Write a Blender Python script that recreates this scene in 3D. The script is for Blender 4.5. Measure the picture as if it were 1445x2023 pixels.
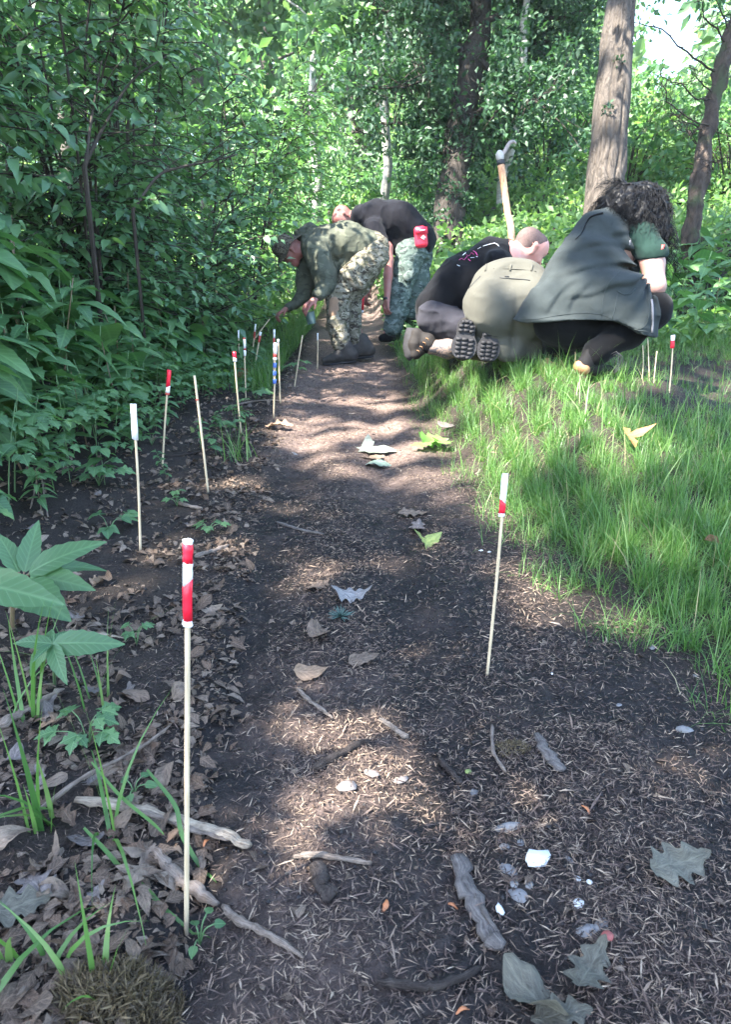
import bpy, math, random
import numpy as np
from mathutils import Vector, Matrix

for _o in list(bpy.data.objects):
    bpy.data.objects.remove(_o)
random.seed(7)
RNG = np.random.default_rng(7)
SC = bpy.context.scene
COL = SC.collection

# ------------------------------------------------------------------ camera, sky, sun, exposure
FPX = 1461.0                      # focal length in photograph pixels (1445 x 2023)
CX, CY = 722.5, 1011.5
PITCH = math.radians(18.2)
CAM = np.array([0.0, 0.0, 0.8])
cam_d = bpy.data.cameras.new('camera')
cam_d.sensor_fit = 'VERTICAL'; cam_d.sensor_height = 36.0; cam_d.lens = 26.0
cam_d.clip_start = 0.05; cam_d.clip_end = 500
cam_d.dof.use_dof = True; cam_d.dof.focus_distance = 2.6; cam_d.dof.aperture_fstop = 14.0
cam = bpy.data.objects.new('camera', cam_d); COL.objects.link(cam)
cam.location = CAM; cam.rotation_euler = (math.pi/2 - PITCH, 0, 0)
SC.camera = cam

SUN = np.array([-0.47, -0.30, 0.83]); SUN /= np.linalg.norm(SUN)      # towards the sun
SUN_EL = math.asin(SUN[2]); SUN_AZ = math.atan2(SUN[0], SUN[1])
world = bpy.data.worlds.new('World'); SC.world = world; world.use_nodes = True
wn = world.node_tree; bg = wn.nodes['Background']
sky = wn.nodes.new('ShaderNodeTexSky'); sky.sky_type = 'NISHITA'; sky.sun_disc = False
sky.sun_elevation = SUN_EL; sky.sun_rotation = SUN_AZ
wn.links.new(sky.outputs[0], bg.inputs[0]); bg.inputs[1].default_value = 0.15
sun_d = bpy.data.lights.new('sun', 'SUN'); sun_d.energy = 4.6; sun_d.angle = math.radians(0.5)
sun_d.color = (1.0, 0.95, 0.86)
sun = bpy.data.objects.new('sun', sun_d); COL.objects.link(sun)
sun.rotation_euler = Vector(SUN).to_track_quat('Z', 'Y').to_euler()
vs = SC.view_settings
vs.view_transform = 'Standard'; vs.look = 'None'; vs.gamma = 1.0; vs.use_curve_mapping = False
vs.exposure = 3.15
cy = SC.cycles
cy.max_bounces = 6; cy.diffuse_bounces = 3; cy.glossy_bounces = 2; cy.transmission_bounces = 4
cy.transparent_max_bounces = 4; cy.caustics_reflective = False; cy.caustics_refractive = False
cy.use_denoising = True; cy.sample_clamp_indirect = 6.0

# ------------------------------------------------------------------ pixels of the photograph -> rays
FWD = np.array([0, math.cos(PITCH), -math.sin(PITCH)])
UPV = np.array([0, math.sin(PITCH), math.cos(PITCH)])
RGT = np.array([1.0, 0, 0])
def ray(u, v):
    return FWD + (u - CX)/FPX*RGT - (v - CY)/FPX*UPV
def P(u, v, z):
    return CAM + z*ray(u, v)
def PY(u, v, y):                    # the point of that ray at world distance y
    d = ray(u, v)
    return CAM + d*((y - CAM[1])/d[1])

# ------------------------------------------------------------------ noise
def _hash(ix, iy, iz, seed):
    h = (ix.astype(np.int64)*374761393 + iy.astype(np.int64)*668265263 + iz.astype(np.int64)*2147483647 + int(seed)*974711) & 0xffffffff
    h = ((h ^ (h >> 13))*1274126177) & 0xffffffff
    h = ((h ^ (h >> 16))*2246822519) & 0xffffffff
    return ((h ^ (h >> 15)) & 0xffffff)/float(0xffffff)
def vnoise(p, seed=0):
    p = np.asarray(p, float)
    if p.shape[-1] == 2:
        p = np.concatenate([p, np.zeros(p.shape[:-1]+(1,))], -1)
    f = np.floor(p); t = p - f; t = t*t*(3-2*t); i = f.astype(np.int64)
    out = 0
    for dx in (0, 1):
        wx = t[..., 0] if dx else 1-t[..., 0]
        for dy in (0, 1):
            wy = t[..., 1] if dy else 1-t[..., 1]
            for dz in (0, 1):
                wz = t[..., 2] if dz else 1-t[..., 2]
                out = out + wx*wy*wz*_hash(i[..., 0]+dx, i[..., 1]+dy, i[..., 2]+dz, seed)
    return out*2-1
def fbm(p, octv=4, seed=0, gain=.5):
    a, s, o = 1.0, 0.0, 0
    p = np.asarray(p, float)
    for k in range(octv):
        o = o + a*vnoise(p*(2.03**k), seed+k*17); s += a; a *= gain
    return o/s
def sstep(a, b, x):
    t = np.clip((x-a)/(b-a), 0, 1); return t*t*(3-2*t)

# ------------------------------------------------------------------ terrain height
def path_mid(y):  return -0.06 - 0.02*np.clip(y, 0, 14)
def edge_r(y):    return np.interp(y, [0, .9, 1.4, 1.8, 2.8, 4.4, 6.5, 14], [1.0, .85, .66, .47, .42, .29, .20, .12])
def edge_l(y):    return np.interp(y, [0, 1.0, 2.5, 6.5, 14], [-.30, -.34, -.46, -.62, -.55])
def height(x, y, detail=True):
    x = np.asarray(x, float); y = np.asarray(y, float)
    er = edge_r(y)
    H = np.interp(y, [.6, 1.6, 2.4, 3.3, 4.6, 7, 12], [.03, .07, .16, .33, .33, .26, .2])
    w = np.interp(y, [0, 1.5, 3.3, 5, 9], [.9, .7, .42, .42, .8])
    h = H*sstep(0, 1, (x-er)/w)
    h = h - .13*sstep(1.25, 1.7, x)*sstep(2.6, 3.4, y)*(1-sstep(4.0, 5.2, y))      # the trodden dip on the right
    h = h + .16*sstep(0, 1.2, edge_l(y)-.25-x)
    # wooded slope beyond
    side = .30 + .70*sstep(-1.5, 3.0, x)
    d = np.clip(y-5.2, 0, None)
    h = h + side*(.22*d*sstep(0, 4, d) - .04*np.clip(y-16, 0, None))*(1-.9*np.exp(-((x-path_mid(y))/.9)**2)*(1-sstep(9, 15, y)))
    h = h + .10*np.clip(-x-2.5, 0, None)*sstep(3, 7, y)
    if detail:
        q = np.stack([x, y], -1)
        h = h + .018*fbm(q*3.1, 3, 3)*sstep(.15, .5, np.abs(x-path_mid(y)))
        near = 1-sstep(4, 9, y)
        h = h + near*(.010*fbm(q*9, 3, 11) + .006*fbm(q*34, 3, 23))
        onp = sstep(0, .12, x-edge_l(y))*(1-sstep(-.1, .1, x-er))
        # two shallow wheel ruts and a ridge of litter between them
        m = x-path_mid(y)
        h = h - near*onp*.036*(np.exp(-((m+.17)/.085)**2) + np.exp(-((m-.22)/.10)**2))*(.7+.5*vnoise(q*4, 5))
        # tread marks
        tr = np.sin((y*1.0+np.abs(m-.22)*.9)*2*np.pi/.050)+.5*vnoise(np.stack([x*40, y*22], -1), 31)
        h = h + near*onp*.0055*np.clip(tr, -.8, .8)*(np.exp(-((m-.22)/.085)**4)+.7*np.exp(-((m+.17)/.07)**4))*sstep(-.35, .25, vnoise(q*1.7, 41))
    return h
def ground(u, v, far=60):
    d = ray(u, v); t = .35
    while t < far:
        p = CAM + d*t
        if p[2] < float(height(p[0], p[1])):
            lo, hi = t-.02*max(1, t*.5), t
            for _ in range(24):
                m = (lo+hi)/2; p = CAM + d*m
                if p[2] < float(height(p[0], p[1])): hi = m
                else: lo = m
            return CAM + d*hi
        t += .02*max(1, t*.5)
    return CAM + d*far

# ------------------------------------------------------------------ mesh and object helpers
def mesh_np(name, V, F, smooth=True, uv=None, mat=None):
    """F: one (n,k) array or a list of them"""
    if not isinstance(F, (list, tuple)): F = [F]
    F = [np.asarray(f, np.int32) for f in F if len(f)]
    me = bpy.data.meshes.new(name)
    V = np.asarray(V, np.float32)
    me.vertices.add(len(V)); me.vertices.foreach_set('co', V.ravel())
    loops = np.concatenate([f.ravel() for f in F]); me.loops.add(len(loops)); me.loops.foreach_set('vertex_index', loops)
    tot = np.concatenate([np.full(len(f), f.shape[1], np.int32) for f in F])
    st = np.concatenate([[0], np.cumsum(tot)[:-1]]).astype(np.int32)
    me.polygons.add(len(tot)); me.polygons.foreach_set('loop_start', st); me.polygons.foreach_set('loop_total', tot)
    if smooth: me.polygons.foreach_set('use_smooth', np.ones(len(tot), bool))
    if uv is not None:
        l = me.uv_layers.new(name='UVMap'); l.data.foreach_set('uv', np.asarray(uv, np.float32)[loops].ravel())
    me.update(calc_edges=True)
    if mat: me.materials.append(mat)
    return me
def obj(name, me, parent=None, loc=None, M=None):
    o = bpy.data.objects.new(name, me); COL.objects.link(o)
    if parent is not None: o.parent = parent
    if M is not None: o.matrix_basis = M
    elif loc is not None: o.location = loc
    return o
def tag(o, label=None, cat=None, group=None, kind=None):
    if label: o['label'] = label
    if cat: o['category'] = cat
    if group: o['group'] = group
    if kind: o['kind'] = kind
    return o
def thing(name, label, cat, loc, group=None):
    o = bpy.data.objects.new(name, None); COL.objects.link(o); o.location = loc
    o.empty_display_size = .1
    return tag(o, label, cat, group)
def M4(R, t, s=1.0):
    m = Matrix.Identity(4)
    s = (s, s, s) if np.isscalar(s) else s
    for i in range(3):
        for j in range(3): m[i][j] = float(R[i][j])*s[j]
        m[i][3] = float(t[i])
    return m
class MB:                              # collects shapes into one mesh
    def __init__(s): s.V = []; s.Q = []; s.T = []; s.n = 0; s.U = []
    def add(s, V, quads=None, tris=None, uv=None):
        V = np.asarray(V, float)
        s.V.append(V)
        if quads is not None and len(quads): s.Q.append(np.asarray(quads)+s.n)
        if tris is not None and len(tris): s.T.append(np.asarray(tris)+s.n)
        s.U.append(np.zeros((len(V), 2)) if uv is None else np.asarray(uv, float))
        s.n += len(V)
    def mesh(s, name, mat=None, smooth=True, origin=None):
        V = np.concatenate(s.V)
        if origin is not None: V = V - np.asarray(origin)
        F = []
        if s.Q: F.append(np.concatenate(s.Q))
        if s.T: F.append(np.concatenate(s.T))
        return mesh_np(name, V, F, smooth, np.concatenate(s.U), mat)
def frame(d, hint=(0, 0, 1)):
    d = np.asarray(d, float); d = d/np.linalg.norm(d)
    h = np.asarray(hint, float)
    if abs(d @ h)/np.linalg.norm(h) > .98: h = np.array([0, 1.0, 0]) if abs(d[1]) < .9 else np.array([1.0, 0, 0])
    a = np.cross(h, d); a /= np.linalg.norm(a); b = np.cross(d, a)
    return a, b, d
def tube(pts, rad, n=8, noise=0, nf=3.0, seed=0, cap=True, flat=None):
    """tube along pts; returns V, quads, tris, uv"""
    pts = np.asarray(pts, float); m = len(pts); rad = np.broadcast_to(np.asarray(rad, float), (m,))
    tan = np.gradient(pts, axis=0); V = []; U = []
    a, b, _ = frame(tan[0])
    ang = np.arange(n)/n*2*np.pi; L = 0
    for i in range(m):
        t = tan[i]/(np.linalg.norm(tan[i])+1e-12)
        a = a - t*(a @ t); a /= np.linalg.norm(a)+1e-12; b = np.cross(t, a)
        if i: L += np.linalg.norm(pts[i]-pts[i-1])
        ca, sa = np.cos(ang), np.sin(ang)
        if flat: sa = sa*flat
        V.append(pts[i] + rad[i]*(ca[:, None]*a + sa[:, None]*b)); U.append(np.stack([ang/(2*np.pi), np.full(n, L)], -1))
    V = np.concatenate(V); U = np.concatenate(U)
    if noise:
        c = np.repeat(pts, n, 0); dirv = V-c; r = np.linalg.norm(dirv, axis=1, keepdims=True)+1e-9
        V = V + dirv/r*(noise*vnoise(np.stack([V[:, 0]*nf, V[:, 1]*nf, V[:, 2]*nf*.35], -1), seed))[:, None]*np.repeat(rad, n)[:, None]
    i = np.arange(m-1)[:, None]*n; j = np.arange(n)[None]; j2 = (j+1) % n
    Q = np.stack([i+j, i+j2, i+n+j2, i+n+j], -1).reshape(-1, 4)
    T = []
    if cap:
        V = np.concatenate([V, pts[:1], pts[-1:]]); U = np.concatenate([U, [[.5, 0]], [[.5, L]]])
        c0, c1 = m*n, m*n+1; k = np.arange(n)
        T = np.concatenate([np.stack([np.full(n, c0), (k+1) % n, k], -1), np.stack([np.full(n, c1), (m-1)*n+k, (m-1)*n+(k+1) % n], -1)])
    return V, Q, T, U
def curve_pts(ctrl, n):
    """Catmull-Rom through control points"""
    c = np.asarray(ctrl, float); c = np.concatenate([[2*c[0]-c[1]], c, [2*c[-1]-c[-2]]])
    out = []; m = len(c)-3
    for s in np.linspace(0, m-1e-6, n):
        i = int(s); t = s-i; p0, p1, p2, p3 = c[i:i+4]
        out.append(.5*(2*p1+(p2-p0)*t+(2*p0-5*p1+4*p2-p3)*t*t+(3*p1-p0-3*p2+p3)*t**3))
    return np.array(out)
BOXF = np.array([[0, 3, 2, 1], [4, 5, 6, 7], [0, 1, 5, 4], [1, 2, 6, 5], [2, 3, 7, 6], [3, 0, 4, 7]])
def box(c, ax, ay, az, hx, hy, hz):
    c = np.asarray(c); V = []
    for sz in (-1, 1):
        for sx, sy in ((-1, -1), (1, -1), (1, 1), (-1, 1)):
            V.append(c + sx*hx*np.asarray(ax) + sy*hy*np.asarray(ay) + sz*hz*np.asarray(az))
    return np.array(V), BOXF
def scatter(tv, tf, pos, R, scale, uv=None):
    """copies of a small template: tv (k,3), tf (m,q); pos (n,3), R (n,3,3), scale (n,) or (n,3)"""
    n, k = len(pos), len(tv)
    scale = np.asarray(scale, float)
    sv = tv[None]*(scale[:, None, None] if scale.ndim == 1 else scale[:, None, :])
    V = np.einsum('nij,nkj->nki', R, sv) + pos[:, None, :]
    F = (tf[None] + (np.arange(n)*k)[:, None, None]).reshape(-1, tf.shape[1])
    U = None if uv is None else np.tile(uv, (n, 1))
    return V.reshape(-1, 3), F, U
def basis(d, nrm):
    """rotations whose x is d and z near nrm; d, nrm (n,3)"""
    d = d/np.linalg.norm(d, axis=1, keepdims=True)
    y = np.cross(nrm, d); y /= np.linalg.norm(y, axis=1, keepdims=True)+1e-9
    z = np.cross(d, y)
    return np.stack([d, y, z], -1)
def rand_dirs(n, up=0.0, rng=RNG):
    v = rng.normal(size=(n, 3)); v[:, 2] += up
    return v/np.linalg.norm(v, axis=1, keepdims=True)

# leaf template: x along the leaf (0..1), y across, z up
def leaf_tpl(w=.45, seg=5, fold=.12, droop=.25, serr=0.0, tip=1.0, wave=0.0, lobes=0, rng=RNG):
    t = np.linspace(0, 1, seg+1)
    prof = np.sin(np.pi*np.clip(t, 0, 1)**(.75))**(.8)*w/2
    prof = prof*(1-.25*t*tip)
    if lobes: prof = prof*(1+.35*np.cos(t*np.pi*2*lobes))
    if serr: prof = prof*(1+serr*np.where(np.arange(seg+1) % 2, 1, -1))
    prof[0] = .012; prof[-1] = .006
    z = -droop*t**2 + .10*droop*np.sin(np.pi*t)
    wv = wave*np.sin(t*9+rng.uniform(0, 6))
    mid = np.stack([t, 0*t, z], -1)
    lft = np.stack([t, prof, z+fold*prof*2+wv*prof], -1)
    rgt = np.stack([t, -prof, z+fold*prof*2-wv*prof], -1)
    V = np.concatenate([mid, lft, rgt]); k = seg+1; i = np.arange(seg)
    Q = np.concatenate([np.stack([i, i+1, k+i+1, k+i], -1), np.stack([i, 2*k+i, 2*k+i+1, i+1], -1)])
    U = np.concatenate([np.stack([t, 0*t], -1), np.stack([t, prof/(w/2)], -1), np.stack([t, -prof/(w/2)], -1)])
    return V, Q, U
QLEAF_V = np.array([[0, 0, 0], [.45, .27, .05], [1, 0, -.12], [.45, -.27, .05]]); QLEAF_F = np.array([[0, 3, 2, 1]])
QLEAF_T = np.array([[0, 2, 1], [0, 3, 2]])
# six-point folded leaf for the middle distance
MLEAF_V = np.array([[0, 0, 0], [.30, .24, .07], [.72, .20, .02], [1, 0, -.16], [.72, -.20, .02], [.30, -.24, .07], [.5, 0, -.03]])
MLEAF_T = np.array([[0, 6, 1], [1, 6, 2], [2, 6, 3], [3, 6, 4], [4, 6, 5], [5, 6, 0]])[:, ::-1].copy()
MLEAF_V = np.array([[0, 0, 0], [.42, .25, .06], [1, 0, -.16], [.42, -.25, .06], [.48, 0, -.04]]); MLEAF_T = np.array([[0, 4, 1], [1, 4, 2], [2, 4, 3], [3, 4, 0]])[:, ::-1].copy()

# ------------------------------------------------------------------ signed-distance bodies
def cone(a, ra, b, rb, ax=None, s=1.0, k=None, op='+'):
    return (np.asarray(a, float), ra, np.asarray(b, float), rb, None if ax is None else np.asarray(ax, float)/np.linalg.norm(ax), s, k, op)
def ball(a, r, ax=None, s=1.0, k=None, op='+'): return cone(a, r, np.asarray(a, float)+1e-5, r, ax, s, k, op)
def sdf_eval(prims, Pt, k0):
    d = None
    for a, ra, b, rb, ax, s, k, op in prims:
        q = Pt - a; ba = b - a
        if ax is not None:
            q = q + (q @ ax)[:, None]*ax*(1/s-1); ba = ba + (ba @ ax)*ax*(1/s-1)
        t = np.clip((q @ ba)/(ba @ ba), 0, 1)
        e = np.sqrt(((q - t[:, None]*ba)**2).sum(1)) - (ra + (rb-ra)*t)
        kk = k0 if k is None else k
        if d is None: d = e
        elif op == '+':
            h = np.maximum(kk-np.abs(d-e), 0)/max(kk, 1e-6); d = np.minimum(d, e) - h*h*kk*.25
        else:
            e = -e; h = np.maximum(kk-np.abs(d-e), 0)/max(kk, 1e-6); d = np.maximum(d, e) + h*h*kk*.25
    return d
def sdf_mesh(name, prims, vox, k=.03, disp=None, post=None, mat=None, origin=(0, 0, 0), lap=1):
    lo = np.min([np.minimum(p[0]-max(p[1], .001)*max(1, p[5]), p[2]-p[3]*max(1, p[5])) for p in prims if p[7] == '+'], axis=0) - .05
    hi = np.max([np.maximum(p[0]+p[1]*max(1, p[5]), p[2]+p[3]*max(1, p[5])) for p in prims if p[7] == '+'], axis=0) + .05
    B = 8
    nb = np.ceil((hi-lo)/(vox*B)).astype(int)+1
    N = nb*B
    gc = np.stack(np.meshgrid(*[np.arange(n) for n in nb], indexing='ij'), -1).reshape(-1, 3)
    cc = lo + (gc*B + B/2-.5)*vox
    dc = sdf_eval(prims, cc, k)
    act = np.abs(dc) < B*vox*1.25+.035
    if post is not None: act |= dc < 0
    f = np.sign(dc).reshape(nb)
    f = np.repeat(np.repeat(np.repeat(f, B, 0), B, 1), B, 2).astype(np.float32)*.1
    off = np.stack(np.meshgrid(*[np.arange(B)]*3, indexing='ij'), -1).reshape(-1, 3)
    ids = gc[act]
    sb = (ids//3)@np.array([1000000, 1000, 1]); od = np.argsort(sb, kind='stable'); ids = ids[od]; sb = sb[od]
    cut = np.concatenate([[0], np.where(np.diff(sb))[0]+1, [len(ids)]])
    for s0, s1 in zip(cut[:-1], cut[1:]):
        gi = (ids[s0:s1, None, :]*B + off[None]).reshape(-1, 3)
        Pt = lo + gi*vox
        mid = (Pt.min(0)+Pt.max(0))/2; rad = np.linalg.norm(Pt.max(0)-mid)
        near = [p for p in prims if sdf_eval([p[:7]+('+',)], mid[None], k)[0]*(1 if p[4] is None else 1) < rad*max(1, 1/min(p[5], 1))+.10]
        if not any(p[7] == '+' for p in near): near = prims
        d = sdf_eval(near, Pt, k)
        if disp is not None: d = d + disp(Pt)
        if post is not None: d = post(Pt, d)
        f[gi[:, 0], gi[:, 1], gi[:, 2]] = d
    ins = f < 0
    c = np.zeros(np.array(f.shape)-1, np.int8)
    for dx in (0, 1):
        for dy in (0, 1):
            for dz in (0, 1):
                c += ins[dx:dx+c.shape[0], dy:dy+c.shape[1], dz:dz+c.shape[2]]
    cell = np.argwhere((c > 0) & (c < 8))
    idx = np.full(c.shape, -1, np.int32); idx[tuple(cell.T)] = np.arange(len(cell))
    acc = np.zeros((len(cell), 3)); cnt = np.zeros(len(cell))
    cor = [(x, y, z) for x in (0, 1) for y in (0, 1) for z in (0, 1)]
    for a in cor:
        for ax in range(3):
            if a[ax]: continue
            b = list(a); b[ax] = 1
            fa = f[cell[:, 0]+a[0], cell[:, 1]+a[1], cell[:, 2]+a[2]]; fb = f[cell[:, 0]+b[0], cell[:, 1]+b[1], cell[:, 2]+b[2]]
            m = (fa < 0) != (fb < 0)
            t = np.where(m, fa/(fa-fb+1e-12), 0)
            pt = np.array(a, float)[None].repeat(len(cell), 0); pt[:, ax] = t
            acc += pt*m[:, None]; cnt += m
    V = lo + (cell + acc/cnt[:, None])*vox
    Q = []
    for ax in range(3):
        sl0 = [slice(None)]*3; sl1 = [slice(None)]*3; sl0[ax] = slice(0, -1); sl1[ax] = slice(1, None)
        a_ = ins[tuple(sl0)]; b_ = ins[tuple(sl1)]
        e = np.argwhere(a_ != b_)
        o1, o2 = [(1, 2), (2, 0), (0, 1)][ax]
        ok = (e[:, o1] > 0) & (e[:, o2] > 0) & (e[:, o1] < c.shape[o1]) & (e[:, o2] < c.shape[o2]) & (e[:, ax] < c.shape[ax])
        e = e[ok]
        def at(d1, d2):
            w = e.copy(); w[:, o1] += d1; w[:, o2] += d2
            return idx[tuple(w.T)]
        q = np.stack([at(-1, -1), at(0, -1), at(0, 0), at(-1, 0)], -1)
        fl = ~a_[tuple(e.T)]
        q[fl] = q[fl][:, ::-1]
        Q.append(q)
    Q = np.concatenate(Q); Q = Q[(Q >= 0).all(1)]
    for _ in range(lap):
        I = np.concatenate([Q[:, i] for i in range(4) for _ in (0, 1)]); J = np.concatenate([Q[:, j] for i in range(4) for j in ((i+1) % 4, (i+3) % 4)])
        n = np.bincount(I, minlength=len(V)); s = np.stack([np.bincount(I, V[J, c_], len(V)) for c_ in range(3)], -1)
        V = V*.5 + .5*s/np.maximum(n, 1)[:, None]
    return mesh_np(name, V-np.asarray(origin), Q, True, None, mat)

# ------------------------------------------------------------------ materials
class NT:
    def __init__(s, name):
        s.m = bpy.data.materials.new(name); s.m.use_nodes = True; s.t = s.m.node_tree
        s.out = s.t.nodes['Material Output']; s.b = s.t.nodes['Principled BSDF']
    def n(s, ty, **kw):
        x = s.t.nodes.new(ty)
        for k, v in kw.items():
            if k.startswith('i_'): x.inputs[k[2:]].default_value = v
            else: setattr(x, k, v)
        return x
    def l(s, a, b): s.t.links.new(a, b)
    def obj(s): return s.n('ShaderNodeTexCoord').outputs['Object']
    def noise(s, co, scale, detail=4, rough=.55, dist=0):
        x = s.n('ShaderNodeTexNoise'); x.inputs['Scale'].default_value = scale; x.inputs['Detail'].default_value = detail
        x.inputs['Roughness'].default_value = rough; x.inputs['Distortion'].default_value = dist
        if co is not None: s.l(co, x.inputs['Vector'])
        return x.outputs['Fac']
    def scale(s, co, v):
        x = s.n('ShaderNodeMapping'); x.inputs['Scale'].default_value = v; s.l(co, x.inputs['Vector']); return x.outputs[0]
    def ramp(s, fac, stops, interp='LINEAR'):
        x = s.n('ShaderNodeValToRGB'); x.color_ramp.interpolation = interp; e = x.color_ramp.elements
        while len(e) < len(stops): e.new(.5)
        for k, (p, c) in enumerate(stops):
            e[k].position = p; e[k].color = (*c, 1) if len(c) == 3 else c
        s.l(fac, x.inputs[0]); return x.outputs[0]
    def math(s, op, a, b=None, clamp=False):
        x = s.n('ShaderNodeMath', operation=op, use_clamp=clamp)
        for k, v in enumerate((a, b)):
            if v is None: continue
            if hasattr(v, 'links'): s.l(v, x.inputs[k])
            else: x.inputs[k].default_value = v
        return x.outputs[0]
    def mix(s, fac, a, b, bt='MIX'):
        x = s.n('ShaderNodeMix', data_type='RGBA', blend_type=bt)
        for k, v in ((0, fac), (6, a), (7, b)):
            if hasattr(v, 'links'): s.l(v, x.inputs[k])
            else: x.inputs[k].default_value = v if k == 0 else (*v, 1)
        return x.outputs[2]
    def bump(s, h, strength=.3, dist=.01, prev=None):
        x = s.n('ShaderNodeBump'); x.inputs['Strength'].default_value = strength; x.inputs['Distance'].default_value = dist
        s.l(h, x.inputs['Height'])
        if prev: s.l(prev, x.inputs['Normal'])
        return x.outputs[0]
    def base(s, c, rough=.6, spec=.5, normal=None):
        if hasattr(c, 'links'): s.l(c, s.b.inputs['Base Color'])
        else: s.b.inputs['Base Color'].default_value = (*c, 1)
        if hasattr(rough, 'links'): s.l(rough, s.b.inputs['Roughness'])
        else: s.b.inputs['Roughness'].default_value = rough
        s.b.inputs['Specular IOR Level'].default_value = spec
        if normal is not None: s.l(normal, s.b.inputs['Normal'])
        return s.m
    def rnd(s):
        g = s.n('ShaderNodeNewGeometry').outputs['Random Per Island']; o = s.n('ShaderNodeObjectInfo').outputs['Random']
        return s.math('FRACT', s.math('ADD', g, s.math('MULTIPLY', o, 7.31)))
def mat_leaf(name, cols, rough=.45, transl=.35, vein=False, spec=.5, tcol=None):
    m = NT(name); r = m.rnd()
    n = len(cols); c = m.ramp(r, [(i/(n-1), cols[i]) for i in range(n)])
    nrm = None
    if vein:
        uv = m.n('ShaderNodeTexCoord').outputs['UV']; sp = m.n('ShaderNodeSeparateXYZ'); m.l(uv, sp.inputs[0])
        av = m.math('ABSOLUTE', sp.outputs[1])
        ph = m.math('SUBTRACT', m.math('MULTIPLY', sp.outputs[0], 9.0), m.math('MULTIPLY', av, 2.4))
        w = m.math('ABSOLUTE', m.math('SINE', m.math('MULTIPLY', ph, math.pi)))
        w = m.math('POWER', w, .22)
        mid = m.math('MULTIPLY', av, 9.0, True)
        hh = m.math('MULTIPLY', w, mid)
        c = m.mix(m.math('MULTIPLY', m.math('SUBTRACT', 1.0, hh, True), .55), c, tuple(min(1, x*1.5+.01) for x in cols[-1]))
        nrm = m.bump(hh, .6, .0015)
    m.base(c, rough, spec, nrm)
    tr = m.n('ShaderNodeBsdfTranslucent')
    tc = m.mix(1.0, c, tcol or (1.35, 1.5, .8), 'MULTIPLY'); m.l(tc, tr.inputs[0])
    mx = m.n('ShaderNodeMixShader'); mx.inputs[0].default_value = transl
    m.l(m.b.outputs[0], mx.inputs[1]); m.l(tr.outputs[0], mx.inputs[2]); m.l(mx.outputs[0], m.out.inputs[0])
    return m.m
def mat_dead(name, cols, rough=.7, transl=.08):
    """fallen leaf: mottled, veined, a little crumpled"""
    m = NT(name); r = m.rnd(); n = len(cols); c = m.ramp(r, [(i/(n-1), cols[i]) for i in range(n)])
    tc = m.n('ShaderNodeTexCoord'); uv = tc.outputs['UV']; sp = m.n('ShaderNodeSeparateXYZ'); m.l(uv, sp.inputs[0])
    sh = m.n('ShaderNodeMapping'); m.l(uv, sh.inputs[0]); o = m.n('ShaderNodeCombineXYZ'); m.l(m.math('MULTIPLY', r, 37.0), o.inputs[0]); m.l(o.outputs[0], sh.inputs['Location'])
    n1 = m.noise(sh.outputs[0], 2.6, 5, .65); n2 = m.noise(sh.outputs[0], 14, 4, .6)
    c = m.mix(m.ramp(n1, [(.35, (.0, .0, .0)), (.65, (.75, .75, .75))]), c, tuple(x*.45 for x in cols[0]))
    c = m.mix(m.ramp(n2, [(.50, (0, 0, 0)), (.72, (.6, .6, .6))]), c, tuple(min(.8, x*1.35) for x in cols[-1]))
    av = m.math('ABSOLUTE', sp.outputs[1]); ph = m.math('SUBTRACT', m.math('MULTIPLY', sp.outputs[0], 6.0), m.math('MULTIPLY', av, 2.0))
    w = m.math('POWER', m.math('ABSOLUTE', m.math('SINE', m.math('MULTIPLY', ph, math.pi))), .3); hh = m.math('MULTIPLY', w, m.math('MULTIPLY', av, 10.0, True))
    c = m.mix(m.math('MULTIPLY', m.math('SUBTRACT', 1.0, hh, True), .45), c, tuple(min(.8, x*1.5) for x in cols[-1]))
    m.base(c, rough, .35, m.bump(hh, .5, .0015, m.bump(n2, .6, .004)))
    tr = m.n('ShaderNodeBsdfTranslucent'); m.l(c, tr.inputs[0]); mx = m.n('ShaderNodeMixShader'); mx.inputs[0].default_value = transl
    m.l(m.b.outputs[0], mx.inputs[1]); m.l(tr.outputs[0], mx.inputs[2]); m.l(mx.outputs[0], m.out.inputs[0])
    return m.m
def mat_plain(name, c, rough=.6, var=.25, scale=20, bump=.2, bscale=60, dist=.004, spec=.5):
    m = NT(name); co = m.obj()
    f = m.noise(co, scale, 4)
    col = m.ramp(f, [(.25, tuple(x*(1-var) for x in c)), (.75, tuple(min(1, x*(1+var)) for x in c))])
    return m.base(col, rough, spec, m.bump(m.noise(co, bscale, 5), bump, dist) if bump else None)
def mat_cloth(name, c, var=.12, weave=900, bump=.25, big=9):
    m = NT(name); co = m.obj()
    f = m.noise(co, big, 5)
    col = m.ramp(f, [(.3, tuple(x*(1-var) for x in c)), (.7, tuple(min(1, x*(1+var)) for x in c))])
    n1 = m.bump(m.noise(m.scale(co, (1, 1, .45)), 22, 3, .5), min(1, bump*1.5), .014)
    n2 = m.bump(m.noise(co, weave, 2), .25, .001, n1)
    m.b.inputs['Sheen Weight'].default_value = .04
    return m.base(col, .9, .12, n2)
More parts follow.
